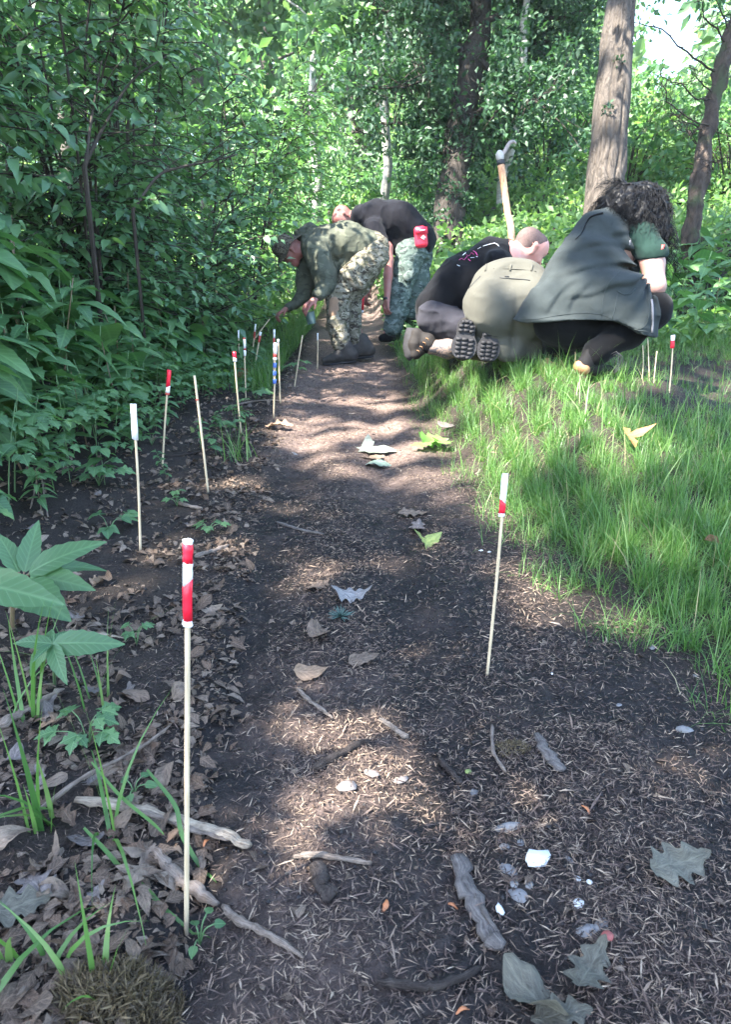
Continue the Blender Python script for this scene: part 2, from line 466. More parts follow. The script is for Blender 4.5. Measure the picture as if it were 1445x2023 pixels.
def mat_camo(name, cols, scale=16, edge=.02):
    m = NT(name); co = m.obj(); s = m.scale(co, (1, 1, 1.6))
    c = None
    base = m.ramp(m.noise(s, scale*.5, 2), [(.4, cols[0]), (.6, cols[0])])
    c = base
    for k, col in enumerate(cols[1:]):
        mp = m.n('ShaderNodeMapping'); mp.inputs['Location'].default_value = (3.1*k+1, 1.7*k, 5.3*k); m.l(s, mp.inputs[0])
        f = m.noise(mp.outputs[0], scale*(1+.25*k), 3, .6, .8)
        msk = m.ramp(f, [(.53, (0, 0, 0)), (.53+edge, (1, 1, 1))])
        c = m.mix(msk, c, col)
    n1 = m.bump(m.noise(co, 26, 4), .3, .012); n2 = m.bump(m.noise(co, 800, 2), .2, .001, n1)
    return m.base(c, .85, .2, n2)

# ================================================================== materials of the setting
G_OAK = mat_leaf('oak_leaf', [(0.016, 0.048, 0.024), (0.028, 0.076, 0.0336), (0.044, 0.1, 0.044)], .5, .30)
G_SHRUB = mat_leaf('shrub_leaf', [(0.044, 0.1078, 0.0506), (0.0704, 0.1562, 0.0682), (0.11, 0.209, 0.0902), (0.0858, 0.1705, 0.0616)], .36, .34, spec=.6)
G_HERB = mat_leaf('herb_leaf', [(.055, .130, .050), (.082, .175, .066), (.115, .220, .085)], .42, .35, vein=True)
G_NETTLE = mat_leaf('nettle_leaf', [(.042, .112, .046), (.064, .150, .056), (.095, .190, .068)], .45, .35, vein=True)
G_BRIGHT = mat_leaf('bright_leaf', [(.085, .175, .062), (.130, .235, .082), (.195, .30, .105)], .5, .46)  # brightness of the sunlit slope put into the leaf colour
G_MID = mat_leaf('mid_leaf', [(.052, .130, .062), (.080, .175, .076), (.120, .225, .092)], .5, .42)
G_FAR = mat_leaf('far_leaf', [(.085, .175, .090), (.125, .225, .110), (.180, .28, .135)], .55, .46)  # paleness from distant sun and haze put into the leaf colour
G_YOUNG = mat_leaf('balsam_leaf', [(.050, .122, .052), (.062, .142, .060), (.078, .165, .070)], .40, .38, vein=True)
G_GRASS = mat_leaf('grass_blade', [(.046, .122, .028), (.074, .172, .038), (.112, .222, .052), (.16, .245, .085)], .42, .35)
D_LEAF = mat_dead('dead_leaf', [(.044, .029, .020), (.125, .084, .058), (.215, .160, .118), (.295, .232, .178), (.14, .080, .048), (.066, .044, .030), (.185, .132, .095)])
D_PALE = mat_dead('pale_dead_leaf', [(0.12, 0.1, 0.092), (0.208, 0.176, 0.16)])
D_GREY = mat_dead('grey_green_leaf', [(.088, .082, .062), (.135, .128, .098)])
D_TAN = mat_dead('tan_leaf', [(0.24, 0.152, 0.096), (0.288, 0.192, 0.124)])
D_ORANGE = mat_dead('orange_leaf', [(0.304, 0.136, 0.048), (0.368, 0.184, 0.064)], .6, .2)
D_LIME = mat_dead('yellow_green_leaf', [(0.176, 0.24, 0.072), (0.224, 0.272, 0.088)], .55, .25)

def bark(name, a, b, sc=22, stretch=.16, bump=.9, dist=.03, moss=None):
    m = NT(name); co = m.obj(); s = m.scale(co, (1, 1, stretch))
    f = m.noise(s, sc, 6, .65, .4)
    c = m.ramp(f, [(.3, a), (.62, b), (.8, tuple(x*1.25 for x in b))])
    big = m.noise(co, 2.3, 4)
    c = m.mix(m.ramp(big, [(.35, (0, 0, 0)), (.7, (.6, .6, .6))]), c, tuple(x*.6 for x in b))
    if moss:
        c = m.mix(m.ramp(m.noise(co, 4, 5), [(.52, (0, 0, 0)), (.62, (.8, .8, .8))]), c, moss)
    return m.base(c, .85, .25, m.bump(f, bump, dist, m.bump(m.noise(co, 160, 3), .3, .004)))
B_GREY = bark('grey_brown_bark', (.013, .011, .009), (.125, .103, .085), 46, .07, 1.0, .03) if True else bark('x', (0.0375, 0.03, 0.024), (0.125, 0.1025, 0.0825), 30, .12, 1.0, .02)
B_DARK = bark('dark_oak_bark', (0.014, 0.0119, 0.0105), (0.0595, 0.049, 0.042), 20, .2, 1.0, .05)
B_PINE = bark('scaly_pine_bark', (0.0112, 0.0091, 0.0077), (0.0805, 0.0595, 0.0476), 17, .45, 1.0, .05, moss=(0.049, 0.063, 0.0315))
B_BIRCH = bark('pale_birch_bark', (.18, .17, .16), (.46, .44, .41), 9, 3.0, .3, .01)
B_TWIG = bark('twig_bark', (0.0147, 0.01176, 0.00924), (0.0504, 0.0399, 0.0315), 40, .2, .4, .004)
B_FAR = bark('far_bark', (0.042, 0.0364, 0.0315), (0.133, 0.1155, 0.1015), 14, .2, .6, .03)
STEM_G = mat_plain('green_stem', (.085, .16, .06), .5, .2, 30, .1)
STEM_R = mat_plain('reddish_stem', (.14, .10, .055), .5, .2, 30, .1)

# ================================================================== ground
def ground_mat():
    m = NT('woodland_soil'); co = m.obj()
    uv = m.n('ShaderNodeTexCoord').outputs['UV']; sp = m.n('ShaderNodeSeparateXYZ'); m.l(uv, sp.inputs[0])
    n1 = m.noise(co, 7, 5); n2 = m.noise(co, 46, 4); n3 = m.noise(co, 190, 3)
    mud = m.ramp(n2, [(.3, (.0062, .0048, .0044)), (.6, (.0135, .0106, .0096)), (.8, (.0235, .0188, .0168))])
    dry = m.ramp(n2, [(.3, (.082, .056, .047)), (.6, (.155, .112, .095)), (.8, (.23, .178, .155))])  # far stretch, paler because the stronger light there is put into the colour
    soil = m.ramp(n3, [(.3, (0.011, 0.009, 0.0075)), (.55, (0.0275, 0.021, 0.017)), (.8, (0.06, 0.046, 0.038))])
    wet_shade = m.math('SUBTRACT', sp.outputs[1], m.math('MULTIPLY', m.math('SUBTRACT', n1, .5), .9), True)
    onp = m.mix(wet_shade, dry, mud)
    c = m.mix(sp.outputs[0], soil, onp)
    rough = m.math('SUBTRACT', .85, m.math('MULTIPLY', m.math('MULTIPLY', wet_shade, sp.outputs[0]), .26))
    h = m.math('ADD', m.math('MULTIPLY', n2, .6), m.math('MULTIPLY', n3, .4))
    return m.base(c, rough, .22, m.bump(h, .8, .012, m.bump(m.noise(co, 420, 3), .4, .003)))
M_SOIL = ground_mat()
def soil_uv(x, y):
    q = np.stack([x, y], -1)
    wob = .07*fbm(q*3.5, 3, 51)
    onp = sstep(-.06, .10, x-edge_l(y)+wob)*(1-sstep(-.12, .10, x-edge_r(y)+wob))
    wet_shade = (1-sstep(2.2, 4.2, y+.6*fbm(q*1.7, 2, 8)))*(1-.35*np.exp(-((x-path_mid(y))/.12)**2)*sstep(1.6, 1.2, y))  # near mud is wet, but its contrast with the far path includes painted light
    return np.stack([onp, np.clip(wet_shade, 0, 1)], -1)
def build_ground():
    ny, nx = 420, 380
    ys = .30*(9.6/.30)**np.linspace(0, 1, ny); s = np.linspace(-1, 1, nx)
    s = np.sign(s)*np.abs(s)**1.25
    X = s[None]*(1.15+.72*ys[:, None]); Y = np.repeat(ys[:, None], nx, 1)
    Z = height(X, Y)
    V = np.stack([X, Y, Z], -1).reshape(-1, 3)
    i = np.arange(ny-1)[:, None]*nx; j = np.arange(nx-1)[None]
    Q = np.stack([i+j, i+j+1, i+nx+j+1, i+nx+j], -1).reshape(-1, 4)
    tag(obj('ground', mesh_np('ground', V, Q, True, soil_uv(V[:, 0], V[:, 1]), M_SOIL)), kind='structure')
    xs = np.linspace(-45, 60, 150); y2 = np.linspace(-16, 75, 140)
    X, Y = np.meshgrid(xs, y2)
    Z = height(X, Y, False) - np.where(Y < 9.2, .16, .02)
    V = np.stack([X, Y, Z], -1).reshape(-1, 3); nx = 150
    i = np.arange(139)[:, None]*nx; j = np.arange(149)[None]
    Q = np.stack([i+j, i+j+1, i+nx+j+1, i+nx+j], -1).reshape(-1, 4)
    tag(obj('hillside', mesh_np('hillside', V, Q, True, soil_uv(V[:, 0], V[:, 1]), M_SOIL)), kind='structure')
build_ground()

def in_view(p, m=30):
    q = p-CAM; z = q@FWD; u = CX+FPX*q[:, 0]/np.maximum(z, .05); v = CY-FPX*(q@UPV)/np.maximum(z, .05)
    return (z > .2) & (u > -m) & (u < 1445+m) & (v > -m) & (v < 2023+m), z, u, v

# ================================================================== leaves in bulk
def cloud(centers, radii, per, size, flat=.55, up=.9, tpl='q', rng=RNG, hollow=.25):
    """leaf clumps: returns V, tris"""
    pos = []; 
    for c, r in zip(centers, radii):
        d = rand_dirs(per, 0, rng); rr = (hollow + (1-hollow)*rng.random(per))**.6
        p = d*rr[:, None]*r; p[:, 2] *= flat
        pos.append(np.asarray(c) + p)
    pos = np.concatenate(pos); n = len(pos)
    nrm = rand_dirs(n, up, rng); d = rand_dirs(n, -.25, rng)
    R = basis(d, nrm); sc = size*rng.uniform(.6, 1.35, n)
    tv, tf = (QLEAF_V, QLEAF_T) if tpl == 'q' else (MLEAF_V, MLEAF_T)
    V, F, _ = scatter(tv, tf, pos, R, sc)
    return V, F
MARKS = [(60, 'behind the left edge of the thicket'), (300, 'behind the middle of the thicket'), (520, 'behind the right end of the thicket'), (640, 'left of the slim birch'), (735, 'beside the slim birch'), (840, 'between the birch and the oak'), (925, 'behind the oak trunk'),
         (985, 'behind the wooden staff'), (1055, 'behind the kneeling people'), (1130, 'left of the tall grey trunk'), (1215, 'behind the tall grey trunk'), (1285, 'right of the tall grey trunk'), (1360, 'left of the leaning scaly tree'), (1440, 'behind the leaning scaly tree'), (1530, 'at the right edge'), (1700, 'beyond the right edge')]
def whereabouts(u, z):
    near = min(MARKS, key=lambda m: abs(m[0]-u))[1]
    return near, ('near ' if z < 14 else 'middle distance ' if z < 19 else 'distant ' if z < 29 else 'farthest ')
def limb(a, b, r0, r1, sag=0, n=9, wig=.08, rng=RNG):
    a = np.asarray(a, float); b = np.asarray(b, float); L = np.linalg.norm(b-a)
    t = np.linspace(0, 1, n)[:, None]; p = a+(b-a)*t
    p = p + np.cumsum(rng.normal(size=(n, 3)), 0)*wig*L/n*np.minimum(1, t*4)
    p[:, 2] += sag*np.sin(np.pi*t[:, 0])
    return p, np.linspace(r0, r1, n)

# ---------------------------------------------------------------- far trees, one thing each
def tree(label, u, z, h, r, crown_r, crown_h0, barkm, leafm, lean=(0, 0), clumps=34, per=105, size=.2, group='trees of the wood behind', name='broadleaf_tree', cat='tree', rng=None):
    rng = rng or np.random.default_rng(int(abs(u)*7+z*13))
    x = (u-CX)/FPX*(z); y = z*math.cos(PITCH)+.25
    b = np.array([x, y, float(height(x, y, False))])
    t = thing(name, label, cat, b, group)
    n = 16; tt = np.linspace(0, 1, n)
    pts = np.stack([lean[0]*tt*h + .06*np.cumsum(rng.normal(size=n)), lean[1]*tt*h + .06*np.cumsum(rng.normal(size=n)), tt*h-.15], -1)
    mb = MB(); V, Q, T, U = tube(pts, r*(1-.75*tt)+r*.35*np.exp(-tt*18), 12, .22, 5, int(u)); mb.add(V, Q, T, U)
    obj('trunk', mb.mesh('trunk', barkm), t)
    cs, rs = [], []
    for k in range(clumps):
        f = rng.uniform(crown_h0, 1.0); a = rng.uniform(0, 2*np.pi); base = pts[min(n-1, int(f*(n-1)))]
        rad = crown_r*math.sqrt(max(.08, 1-((f-crown_h0)/(1-crown_h0)*1.1-.25)**2))*rng.uniform(.25, 1)
        c = base + np.array([math.cos(a)*rad, math.sin(a)*rad, rng.normal()*.3+.1*rad])
        cs.append(c); rs.append(crown_r*rng.uniform(.2, .42))
        if k % 2 == 0:
            p, rr = limb(base - [0, 0, .25*rad], c, r*.28*(1.2-f), .012, .05*rad, 7, .2, rng)
            V, Q, T, U = tube(p, rr, 6); lb = MB(); lb.add(V, Q, T, U); obj('limb', lb.mesh('limb', barkm), t)
    V, F = cloud(cs, rs, per, size, .6, .8, 'q', rng)
    tag(obj('crown', mesh_np('crown', V, F, False, None, leafm), t), kind='stuff')
    return t
# trunks that show in the photograph come first
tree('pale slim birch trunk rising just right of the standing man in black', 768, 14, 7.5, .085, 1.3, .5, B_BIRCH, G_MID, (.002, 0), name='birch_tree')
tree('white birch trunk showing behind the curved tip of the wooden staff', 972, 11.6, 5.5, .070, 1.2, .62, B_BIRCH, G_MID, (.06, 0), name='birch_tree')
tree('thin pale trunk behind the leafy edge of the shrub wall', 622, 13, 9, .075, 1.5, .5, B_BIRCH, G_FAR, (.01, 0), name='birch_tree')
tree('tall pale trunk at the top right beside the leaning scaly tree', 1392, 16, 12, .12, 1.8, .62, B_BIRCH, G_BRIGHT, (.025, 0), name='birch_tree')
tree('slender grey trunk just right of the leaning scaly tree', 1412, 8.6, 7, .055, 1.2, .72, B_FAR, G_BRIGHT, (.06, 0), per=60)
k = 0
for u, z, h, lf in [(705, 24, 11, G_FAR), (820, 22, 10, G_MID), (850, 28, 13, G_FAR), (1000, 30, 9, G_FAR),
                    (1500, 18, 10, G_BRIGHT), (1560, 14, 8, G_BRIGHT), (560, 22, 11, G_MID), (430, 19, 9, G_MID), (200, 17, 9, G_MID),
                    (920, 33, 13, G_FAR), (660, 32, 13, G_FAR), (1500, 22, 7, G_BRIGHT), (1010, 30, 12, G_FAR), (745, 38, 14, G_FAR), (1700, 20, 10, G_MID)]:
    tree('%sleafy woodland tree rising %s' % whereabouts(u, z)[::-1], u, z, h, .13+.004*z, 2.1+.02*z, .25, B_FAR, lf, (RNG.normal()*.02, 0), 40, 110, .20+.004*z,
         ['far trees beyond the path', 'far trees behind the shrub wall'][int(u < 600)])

# ---------------------------------------------------------------- bushes on the slope, one thing each
def bush(label, u, z, h, rad, leafm, size, n=1500, group=None, flat=.8, lift=0):
    rng = np.random.default_rng(int(abs(u)*3+z*31))
    x = (u-CX)/FPX*z; y = z*math.cos(PITCH)+.2
    b = np.array([x, y, float(height(x, y, False))+lift]); t = thing('bush', label, 'bush', b, group)
    cs, rs = [], []; mb = MB()
    for k in range(22):
        a = rng.uniform(0, 2*np.pi); f = rng.random()
        c = np.array([math.cos(a)*rad*math.sqrt(rng.random()), math.sin(a)*rad*math.sqrt(rng.random()), 0]); c[2] = h*(.15+.75*f)*(1-.35*(np.hypot(c[0], c[1])/rad)**2)
        cs.append(c); rs.append(rad*rng.uniform(.22, .42))
        p, rr = limb((c[0]*.1, c[1]*.1, -.05), c, .016, .004, .1*h, 6, .15, rng); V, Q, T, U = tube(p, rr, 5); mb.add(V, Q, T, U)
    tag(obj('stem', mb.mesh('stem', B_TWIG), t), kind='stuff')
    V, F = cloud(cs, rs, n//22, size, .7, .9, 'q', rng)
    tag(obj('foliage', mesh_np('foliage', V, F, False, None, leafm), t), kind='stuff')
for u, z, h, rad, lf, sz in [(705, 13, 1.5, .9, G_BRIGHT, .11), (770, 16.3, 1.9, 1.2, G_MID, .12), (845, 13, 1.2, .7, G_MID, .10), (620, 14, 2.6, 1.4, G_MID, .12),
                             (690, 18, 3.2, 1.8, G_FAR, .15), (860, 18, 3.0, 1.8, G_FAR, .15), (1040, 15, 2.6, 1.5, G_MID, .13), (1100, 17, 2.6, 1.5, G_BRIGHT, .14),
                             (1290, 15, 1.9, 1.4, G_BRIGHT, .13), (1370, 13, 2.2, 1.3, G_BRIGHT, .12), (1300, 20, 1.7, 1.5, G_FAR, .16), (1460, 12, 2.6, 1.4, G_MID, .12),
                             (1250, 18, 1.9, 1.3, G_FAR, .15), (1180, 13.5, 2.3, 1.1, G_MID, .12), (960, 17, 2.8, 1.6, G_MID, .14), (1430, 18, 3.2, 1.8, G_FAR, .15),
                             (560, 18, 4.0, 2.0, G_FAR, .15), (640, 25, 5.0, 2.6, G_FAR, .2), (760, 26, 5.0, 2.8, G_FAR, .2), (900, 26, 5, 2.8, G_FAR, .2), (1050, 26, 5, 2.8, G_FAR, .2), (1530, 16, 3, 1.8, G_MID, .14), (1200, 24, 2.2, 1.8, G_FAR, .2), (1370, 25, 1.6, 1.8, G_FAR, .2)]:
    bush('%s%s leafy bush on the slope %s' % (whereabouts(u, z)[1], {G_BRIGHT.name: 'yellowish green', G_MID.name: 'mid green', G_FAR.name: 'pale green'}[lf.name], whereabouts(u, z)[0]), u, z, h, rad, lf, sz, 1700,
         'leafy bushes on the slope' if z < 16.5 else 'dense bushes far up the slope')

# ---------------------------------------------------------------- undergrowth carpet and far wood (nobody could count them)
def undergrowth():
    rng = np.random.default_rng(5)
    V, F, n0 = [], [], 0
    for (ya, yb, n, size, hh) in ((4.6, 8, 15000, .075, .40), (8, 13, 24000, .10, .55), (13, 22, 30000, .15, .7), (22, 45, 30000, .28, 1.2)):
        y = rng.uniform(ya, yb, n); x = (rng.uniform(-.62, .66, n))*y*1.05
        er = edge_r(np.minimum(y, 14)); el = edge_l(np.minimum(y, 14))
        ok = ((x > er+.55*sstep(7.5, 4.8, y)+.05) | (x < el-.35)) & ~((y < 6.2) & (x < .75) & (x > el-.4))
        ok &= ~((x > 1.2) & (x < 3.2) & (y < 4.9))
        ok &= fbm(np.stack([x, y], -1)*.9, 3, 77) > -.42
        x, y = x[ok], y[ok]; m = len(x)
        cl = .55+.6*fbm(np.stack([x, y], -1)*1.3, 3, 78)
        z = height(x, y, False) + hh*np.clip(cl, .1, 1.3)*rng.random(m)**.7
        R = basis(rand_dirs(m, -.15, rng), rand_dirs(m, 1.3, rng))
        v, f, _ = scatter(QLEAF_V if ya > 7 else MLEAF_V, QLEAF_T if ya > 7 else MLEAF_T, np.stack([x, y, z], -1), R, size*rng.uniform(.6, 1.4, m))
        V.append(v); F.append(f+n0); n0 += len(v)
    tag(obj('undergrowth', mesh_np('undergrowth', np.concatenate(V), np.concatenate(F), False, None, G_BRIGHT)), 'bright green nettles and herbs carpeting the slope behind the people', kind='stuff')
    n = 36000
    x = rng.uniform(-34, 44, n); y = rng.uniform(40, 52, n); g = height(x, y, False); gap = 15.0*np.exp(-((x-16.2)/3.5)**4)
    z = g + rng.random(n)*np.maximum(.4, 13-gap + 2.5*fbm(np.stack([x*.3, y*.3], -1), 2, 9))
    V, F, _ = scatter(QLEAF_V, QLEAF_T, np.stack([x, y, z], -1), basis(rand_dirs(n, -.2, rng), rand_dirs(n, .8, rng)), rng.uniform(.5, 1.2, n))
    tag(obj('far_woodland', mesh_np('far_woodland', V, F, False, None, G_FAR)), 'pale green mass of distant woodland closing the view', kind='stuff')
undergrowth()

# ---------------------------------------------------------------- the dark oak with ivy
def oak():
    rng = np.random.default_rng(21); z = 9.8
    b = P(884, 520, z); b[2] = height(b[0], b[1], False)
    t = thing('oak_tree', 'dark leaning oak with ivy round its base and low leafy limbs', 'tree', b)
    c = [P(882, 520, z), P(888, 430, z), P(905, 320, z), P(917, 230, z+.1), P(935, 130, z+.1), P(948, 40, z+.2), P(960, -80, z+.3), P(985, -260, z+.4), P(990, -480, z+.4)]
    c[0][2] = b[2]-.1
    pts = curve_pts(c, 40); rad = np.interp(np.linspace(0, 1, 40), [0, .08, .3, .6, 1], [.30, .215, .185, .16, .05])
    V, Q, T, U = tube(pts-b, rad, 18, .30, 7, 4); mb = MB(); mb.add(V, Q, T, U); obj('trunk', mb.mesh('trunk', B_DARK), t)
    lims = [([(918, 235), (880, 170), (855, 100), (800, 50), (735, 20)], .07), ([(905, 320), (870, 305), (835, 330)], .03),
            ([(925, 190), (870, 150), (825, 160), (790, 172), (700, 165)], .028), ([(940, 110), (990, 150), (1040, 90), (1120, 60)], .05), ([(948, 50), (1010, 40), (1090, 40), (1180, 15)], .045),
            ([(905, 300), (950, 262), (1000, 270), (1030, 268)], .03), ([(935, 130), (880, 60), (830, -40)], .06), ([(948, 30), (900, -60), (840, -120)], .06), ([(915, 260), (960, 220), (1020, 200), (1090, 230)], .04), ([(908, 310), (850, 260), (760, 250), (690, 280)], .035)]
    cs, rs = [], []
    for L, r in lims:
        dz = rng.uniform(-1.0, .9)
        ctrl = [P(u, v, z+dz*i/(len(L)-1)*1.3) for i, (u, v) in enumerate(L)]
        p = curve_pts(ctrl, 22); p += np.cumsum(rng.normal(size=p.shape), 0)*.012
        mb = MB(); V, Q, T, U = tube(p-b, np.linspace(r, r*.25, 22), 8, .2, 9); mb.add(V, Q, T, U); lo = obj('limb', mb.mesh('limb', B_DARK), t); mb = MB()
        for s in range(6, 22):
            for q in range(2):
                e = p[s] + rand_dirs(1, .1, rng)[0]*rng.uniform(.25, .75)
                pp, rr = limb(p[s], e, .009, .003, 0, 5, .2, rng); V, Q, T, U = tube(pp-b, rr, 5); mb.add(V, Q, T, U)
                cs.append(e); rs.append(rng.uniform(.14, .34))
        tag(obj('twig', mb.mesh('twig', B_DARK), lo), kind='stuff')
    for k in range(120):      # the upper and rear crown
        u, v = rng.normal(890, 150), rng.uniform(-420, 330)
        if (u-890)**2/270**2 + max(0, v-150)**2/190**2 > 1.25: continue
        c_ = P(u, v, z+rng.uniform(-1.1, 1.6)); cs.append(c_); rs.append(rng.uniform(.22, .45))
    V, F = cloud(np.array(cs)-b, rs, 74, .085, .65, .7, 'm', rng)
    V = V.reshape(-1, 5, 3); mid = V.mean(1)+b; _, zz, uu, vv = in_view(mid); tu = np.interp(vv, [0, 130, 230, 320, 430, 520], [950, 935, 917, 905, 888, 882])
    win = ((np.abs(uu-772) < 26) & (vv > 185) & (vv < 420)) | ((np.abs(uu-982) < 24) & (vv > 262) & (vv < 380)) | ((uu > 590) & (uu < 720) & (vv > 200) & (vv < 420))
    drop = (win & (rng.random(len(mid)) < .7)) | (np.abs(uu-tu) < 34) & (vv < 520) & (zz < z+.25) & (rng.random(len(mid)) < .9); V = V[~drop].reshape(-1, 3); F = F[:len(V)//5*4]
    tag(obj('crown', mesh_np('crown', V, F, False, None, G_OAK), t), kind='stuff')
    ic, ir = [], []
    for k in range(70):
        s = rng.integers(0, 15); a = rng.uniform(0, 2*np.pi); ic.append(pts[s]-b+np.array([math.cos(a)*.25, math.sin(a)*.25, rng.normal()*.05])); ir.append(rng.uniform(.07, .16))
    V, F = cloud(ic, ir, 46, .065, 1.0, .3, 'm', rng)
    tag(obj('ivy', mesh_np('ivy', V, F, False, None, G_OAK), t), kind='stuff')
oak()

# ---------------------------------------------------------------- the big grey trunk behind the squatting woman
def grey_tree():
    z = 5.25; b = P(1186, 540, z); b[2] = height(b[0], b[1], False); rng = np.random.default_rng(3)
    t = thing('tall_tree', 'tall straight grey brown trunk behind the curly haired woman, sunlit low down', 'tree', b)
    c = [P(1183, 560, z), P(1190, 430, z), P(1200, 330, z), P(1208, 220, z+.02), P(1219, 100, z+.05), P(1228, 0, z+.1), P(1240, -150, z+.15), P(1256, -420, z+.2), P(1275, -800, z+.2)]
    c[0][2] = b[2]-.1
    pts = curve_pts(c, 90); L = np.linspace(0, 1, 90)
    rad = np.interp(L, [0, .05, .12, .5, 1], [.200, .152, .136, .122, .04])
    NR = 110; V, Q, T, U = tube(pts-b, rad, NR, .08, 12, 8); mb = MB()
    # vertical bark ridges as relief
    ctr = np.concatenate([np.repeat(pts-b, NR, 0), V[-2:]]); d = V-ctr
    ang = np.arctan2(d[:, 1], d[:, 0]); rid = np.abs(vnoise(np.stack([np.cos(ang)*5.0+.4*vnoise(V*6, 2), np.sin(ang)*5.0, V[:, 2]*3.2], -1), 6))
    V = V - d*(.15*(1-np.clip(rid*3.5, 0, 1)))[:, None]
    mb.add(V, Q, T, U); obj('trunk', mb.mesh('trunk', B_GREY), t)
    cs, rs = [], []
    for k in range(9):
        s = int(rng.integers(70, 89)); e = pts[s]+rand_dirs(1, .2, rng)[0]*rng.uniform(.8, 1.7); e[2] = max(e[2], 4.6)
        p, rr = limb(pts[s], e, .035, .008, .1, 8, .15, rng); m2 = MB(); V, Q, T, U = tube(p-b, rr, 6); m2.add(V, Q, T, U); obj('limb', m2.mesh('limb', B_GREY), t)
        for q in range(6): cs.append(e-b+rng.normal(size=3)*.4); rs.append(rng.uniform(.25, .5))
    V, F = cloud(cs, rs, 60, .10, .6, .8, 'm', rng)
    tag(obj('crown', mesh_np('crown', V, F, False, None, G_OAK), t), kind='stuff')
    m2 = MB()      # tuft of shoots growing out of the bark
    V, F = cloud([P(1203, 215, z-.12)-b, P(1222, 118, z-.1)-b], [.05, .045], 24, .035, 1, .2, 'm', rng)
    tag(obj('moss_tuft', mesh_np('moss_tuft', V, F, False, None, G_OAK), t), kind='stuff')
grey_tree()

def pine_tree():
    z = 7.1; b = P(1368, 470, z); b[2] = height(b[0], b[1], False)-.02; rng = np.random.default_rng(9)
    t = thing('leaning_tree', 'rough scaly trunk leaning right at the right edge with bare dead twigs', 'tree', b)
    c = [P(1366, 475, z), P(1376, 400, z), P(1390, 320, z), P(1408, 215, z), P(1432, 120, z), P(1462, 20, z), P(1500, -120, z), P(1560, -400, z)]; c[0][2] = b[2]-.15
    pts = curve_pts(c, 60); rad = np.interp(np.linspace(0, 1, 60), [0, .1, .6, 1], [.098, .076, .068, .04])
    V, Q, T, U = tube(pts-b, rad, 30, .45, 24, 18); mb = MB(); mb.add(V, Q, T, U); obj('trunk', mb.mesh('trunk', B_PINE), t)
    tw = [([(1425, 140), (1370, 110), (1300, 60), (1240, 45)], .012), ([(1412, 190), (1380, 190), (1340, 160), (1300, 140)], .010), ([(1402, 245), (1370, 235), (1330, 200), (1310, 160)], .009),
          ([(1395, 262), (1350, 240), (1318, 215)], .008), ([(1440, 90), (1400, 40), (1375, -10)], .011), ([(1445, 70), (1420, 20), (1400, -30)], .009), ([(1400, 250), (1362, 262), (1325, 238)], .007), ([(1385, 340), (1420, 325), (1450, 318)], .007), ([(1412, 190), (1376, 150), (1352, 120)], .008)]
    for L, r in tw:
        p = curve_pts([P(u, v, z-.15*i) for i, (u, v) in enumerate(L)], 14); p += np.cumsum(rng.normal(size=p.shape), 0)*.010
        m2 = MB(); V, Q, T, U = tube(p-b, np.linspace(r, .003, 14), 6); m2.add(V, Q, T, U); lo = obj('dead_branch', m2.mesh('dead_branch', B_TWIG), t); m2 = MB()
        for s in range(3, 14):
            for q in range(2):
                e = p[s]+rand_dirs(1, -.2, rng)[0]*rng.uniform(.08, .28); pp, rr = limb(p[s], e, .0035, .0015, 0, 5, .3, rng); V, Q, T, U = tube(pp-b, rr, 4); m2.add(V, Q, T, U)
        tag(obj('twig', m2.mesh('twig', B_TWIG), lo), kind='stuff')
    cs = [pts[s]-b+rng.normal(size=3)*[.7, .7, .4] for s in rng.integers(48, 60, 40)]
    V, F = cloud(cs, [.4]*40, 60, .09, .6, .8, 'm', rng)
    tag(obj('crown', mesh_np('crown', V, F, False, None, G_MID), t), kind='stuff')
pine_tree()

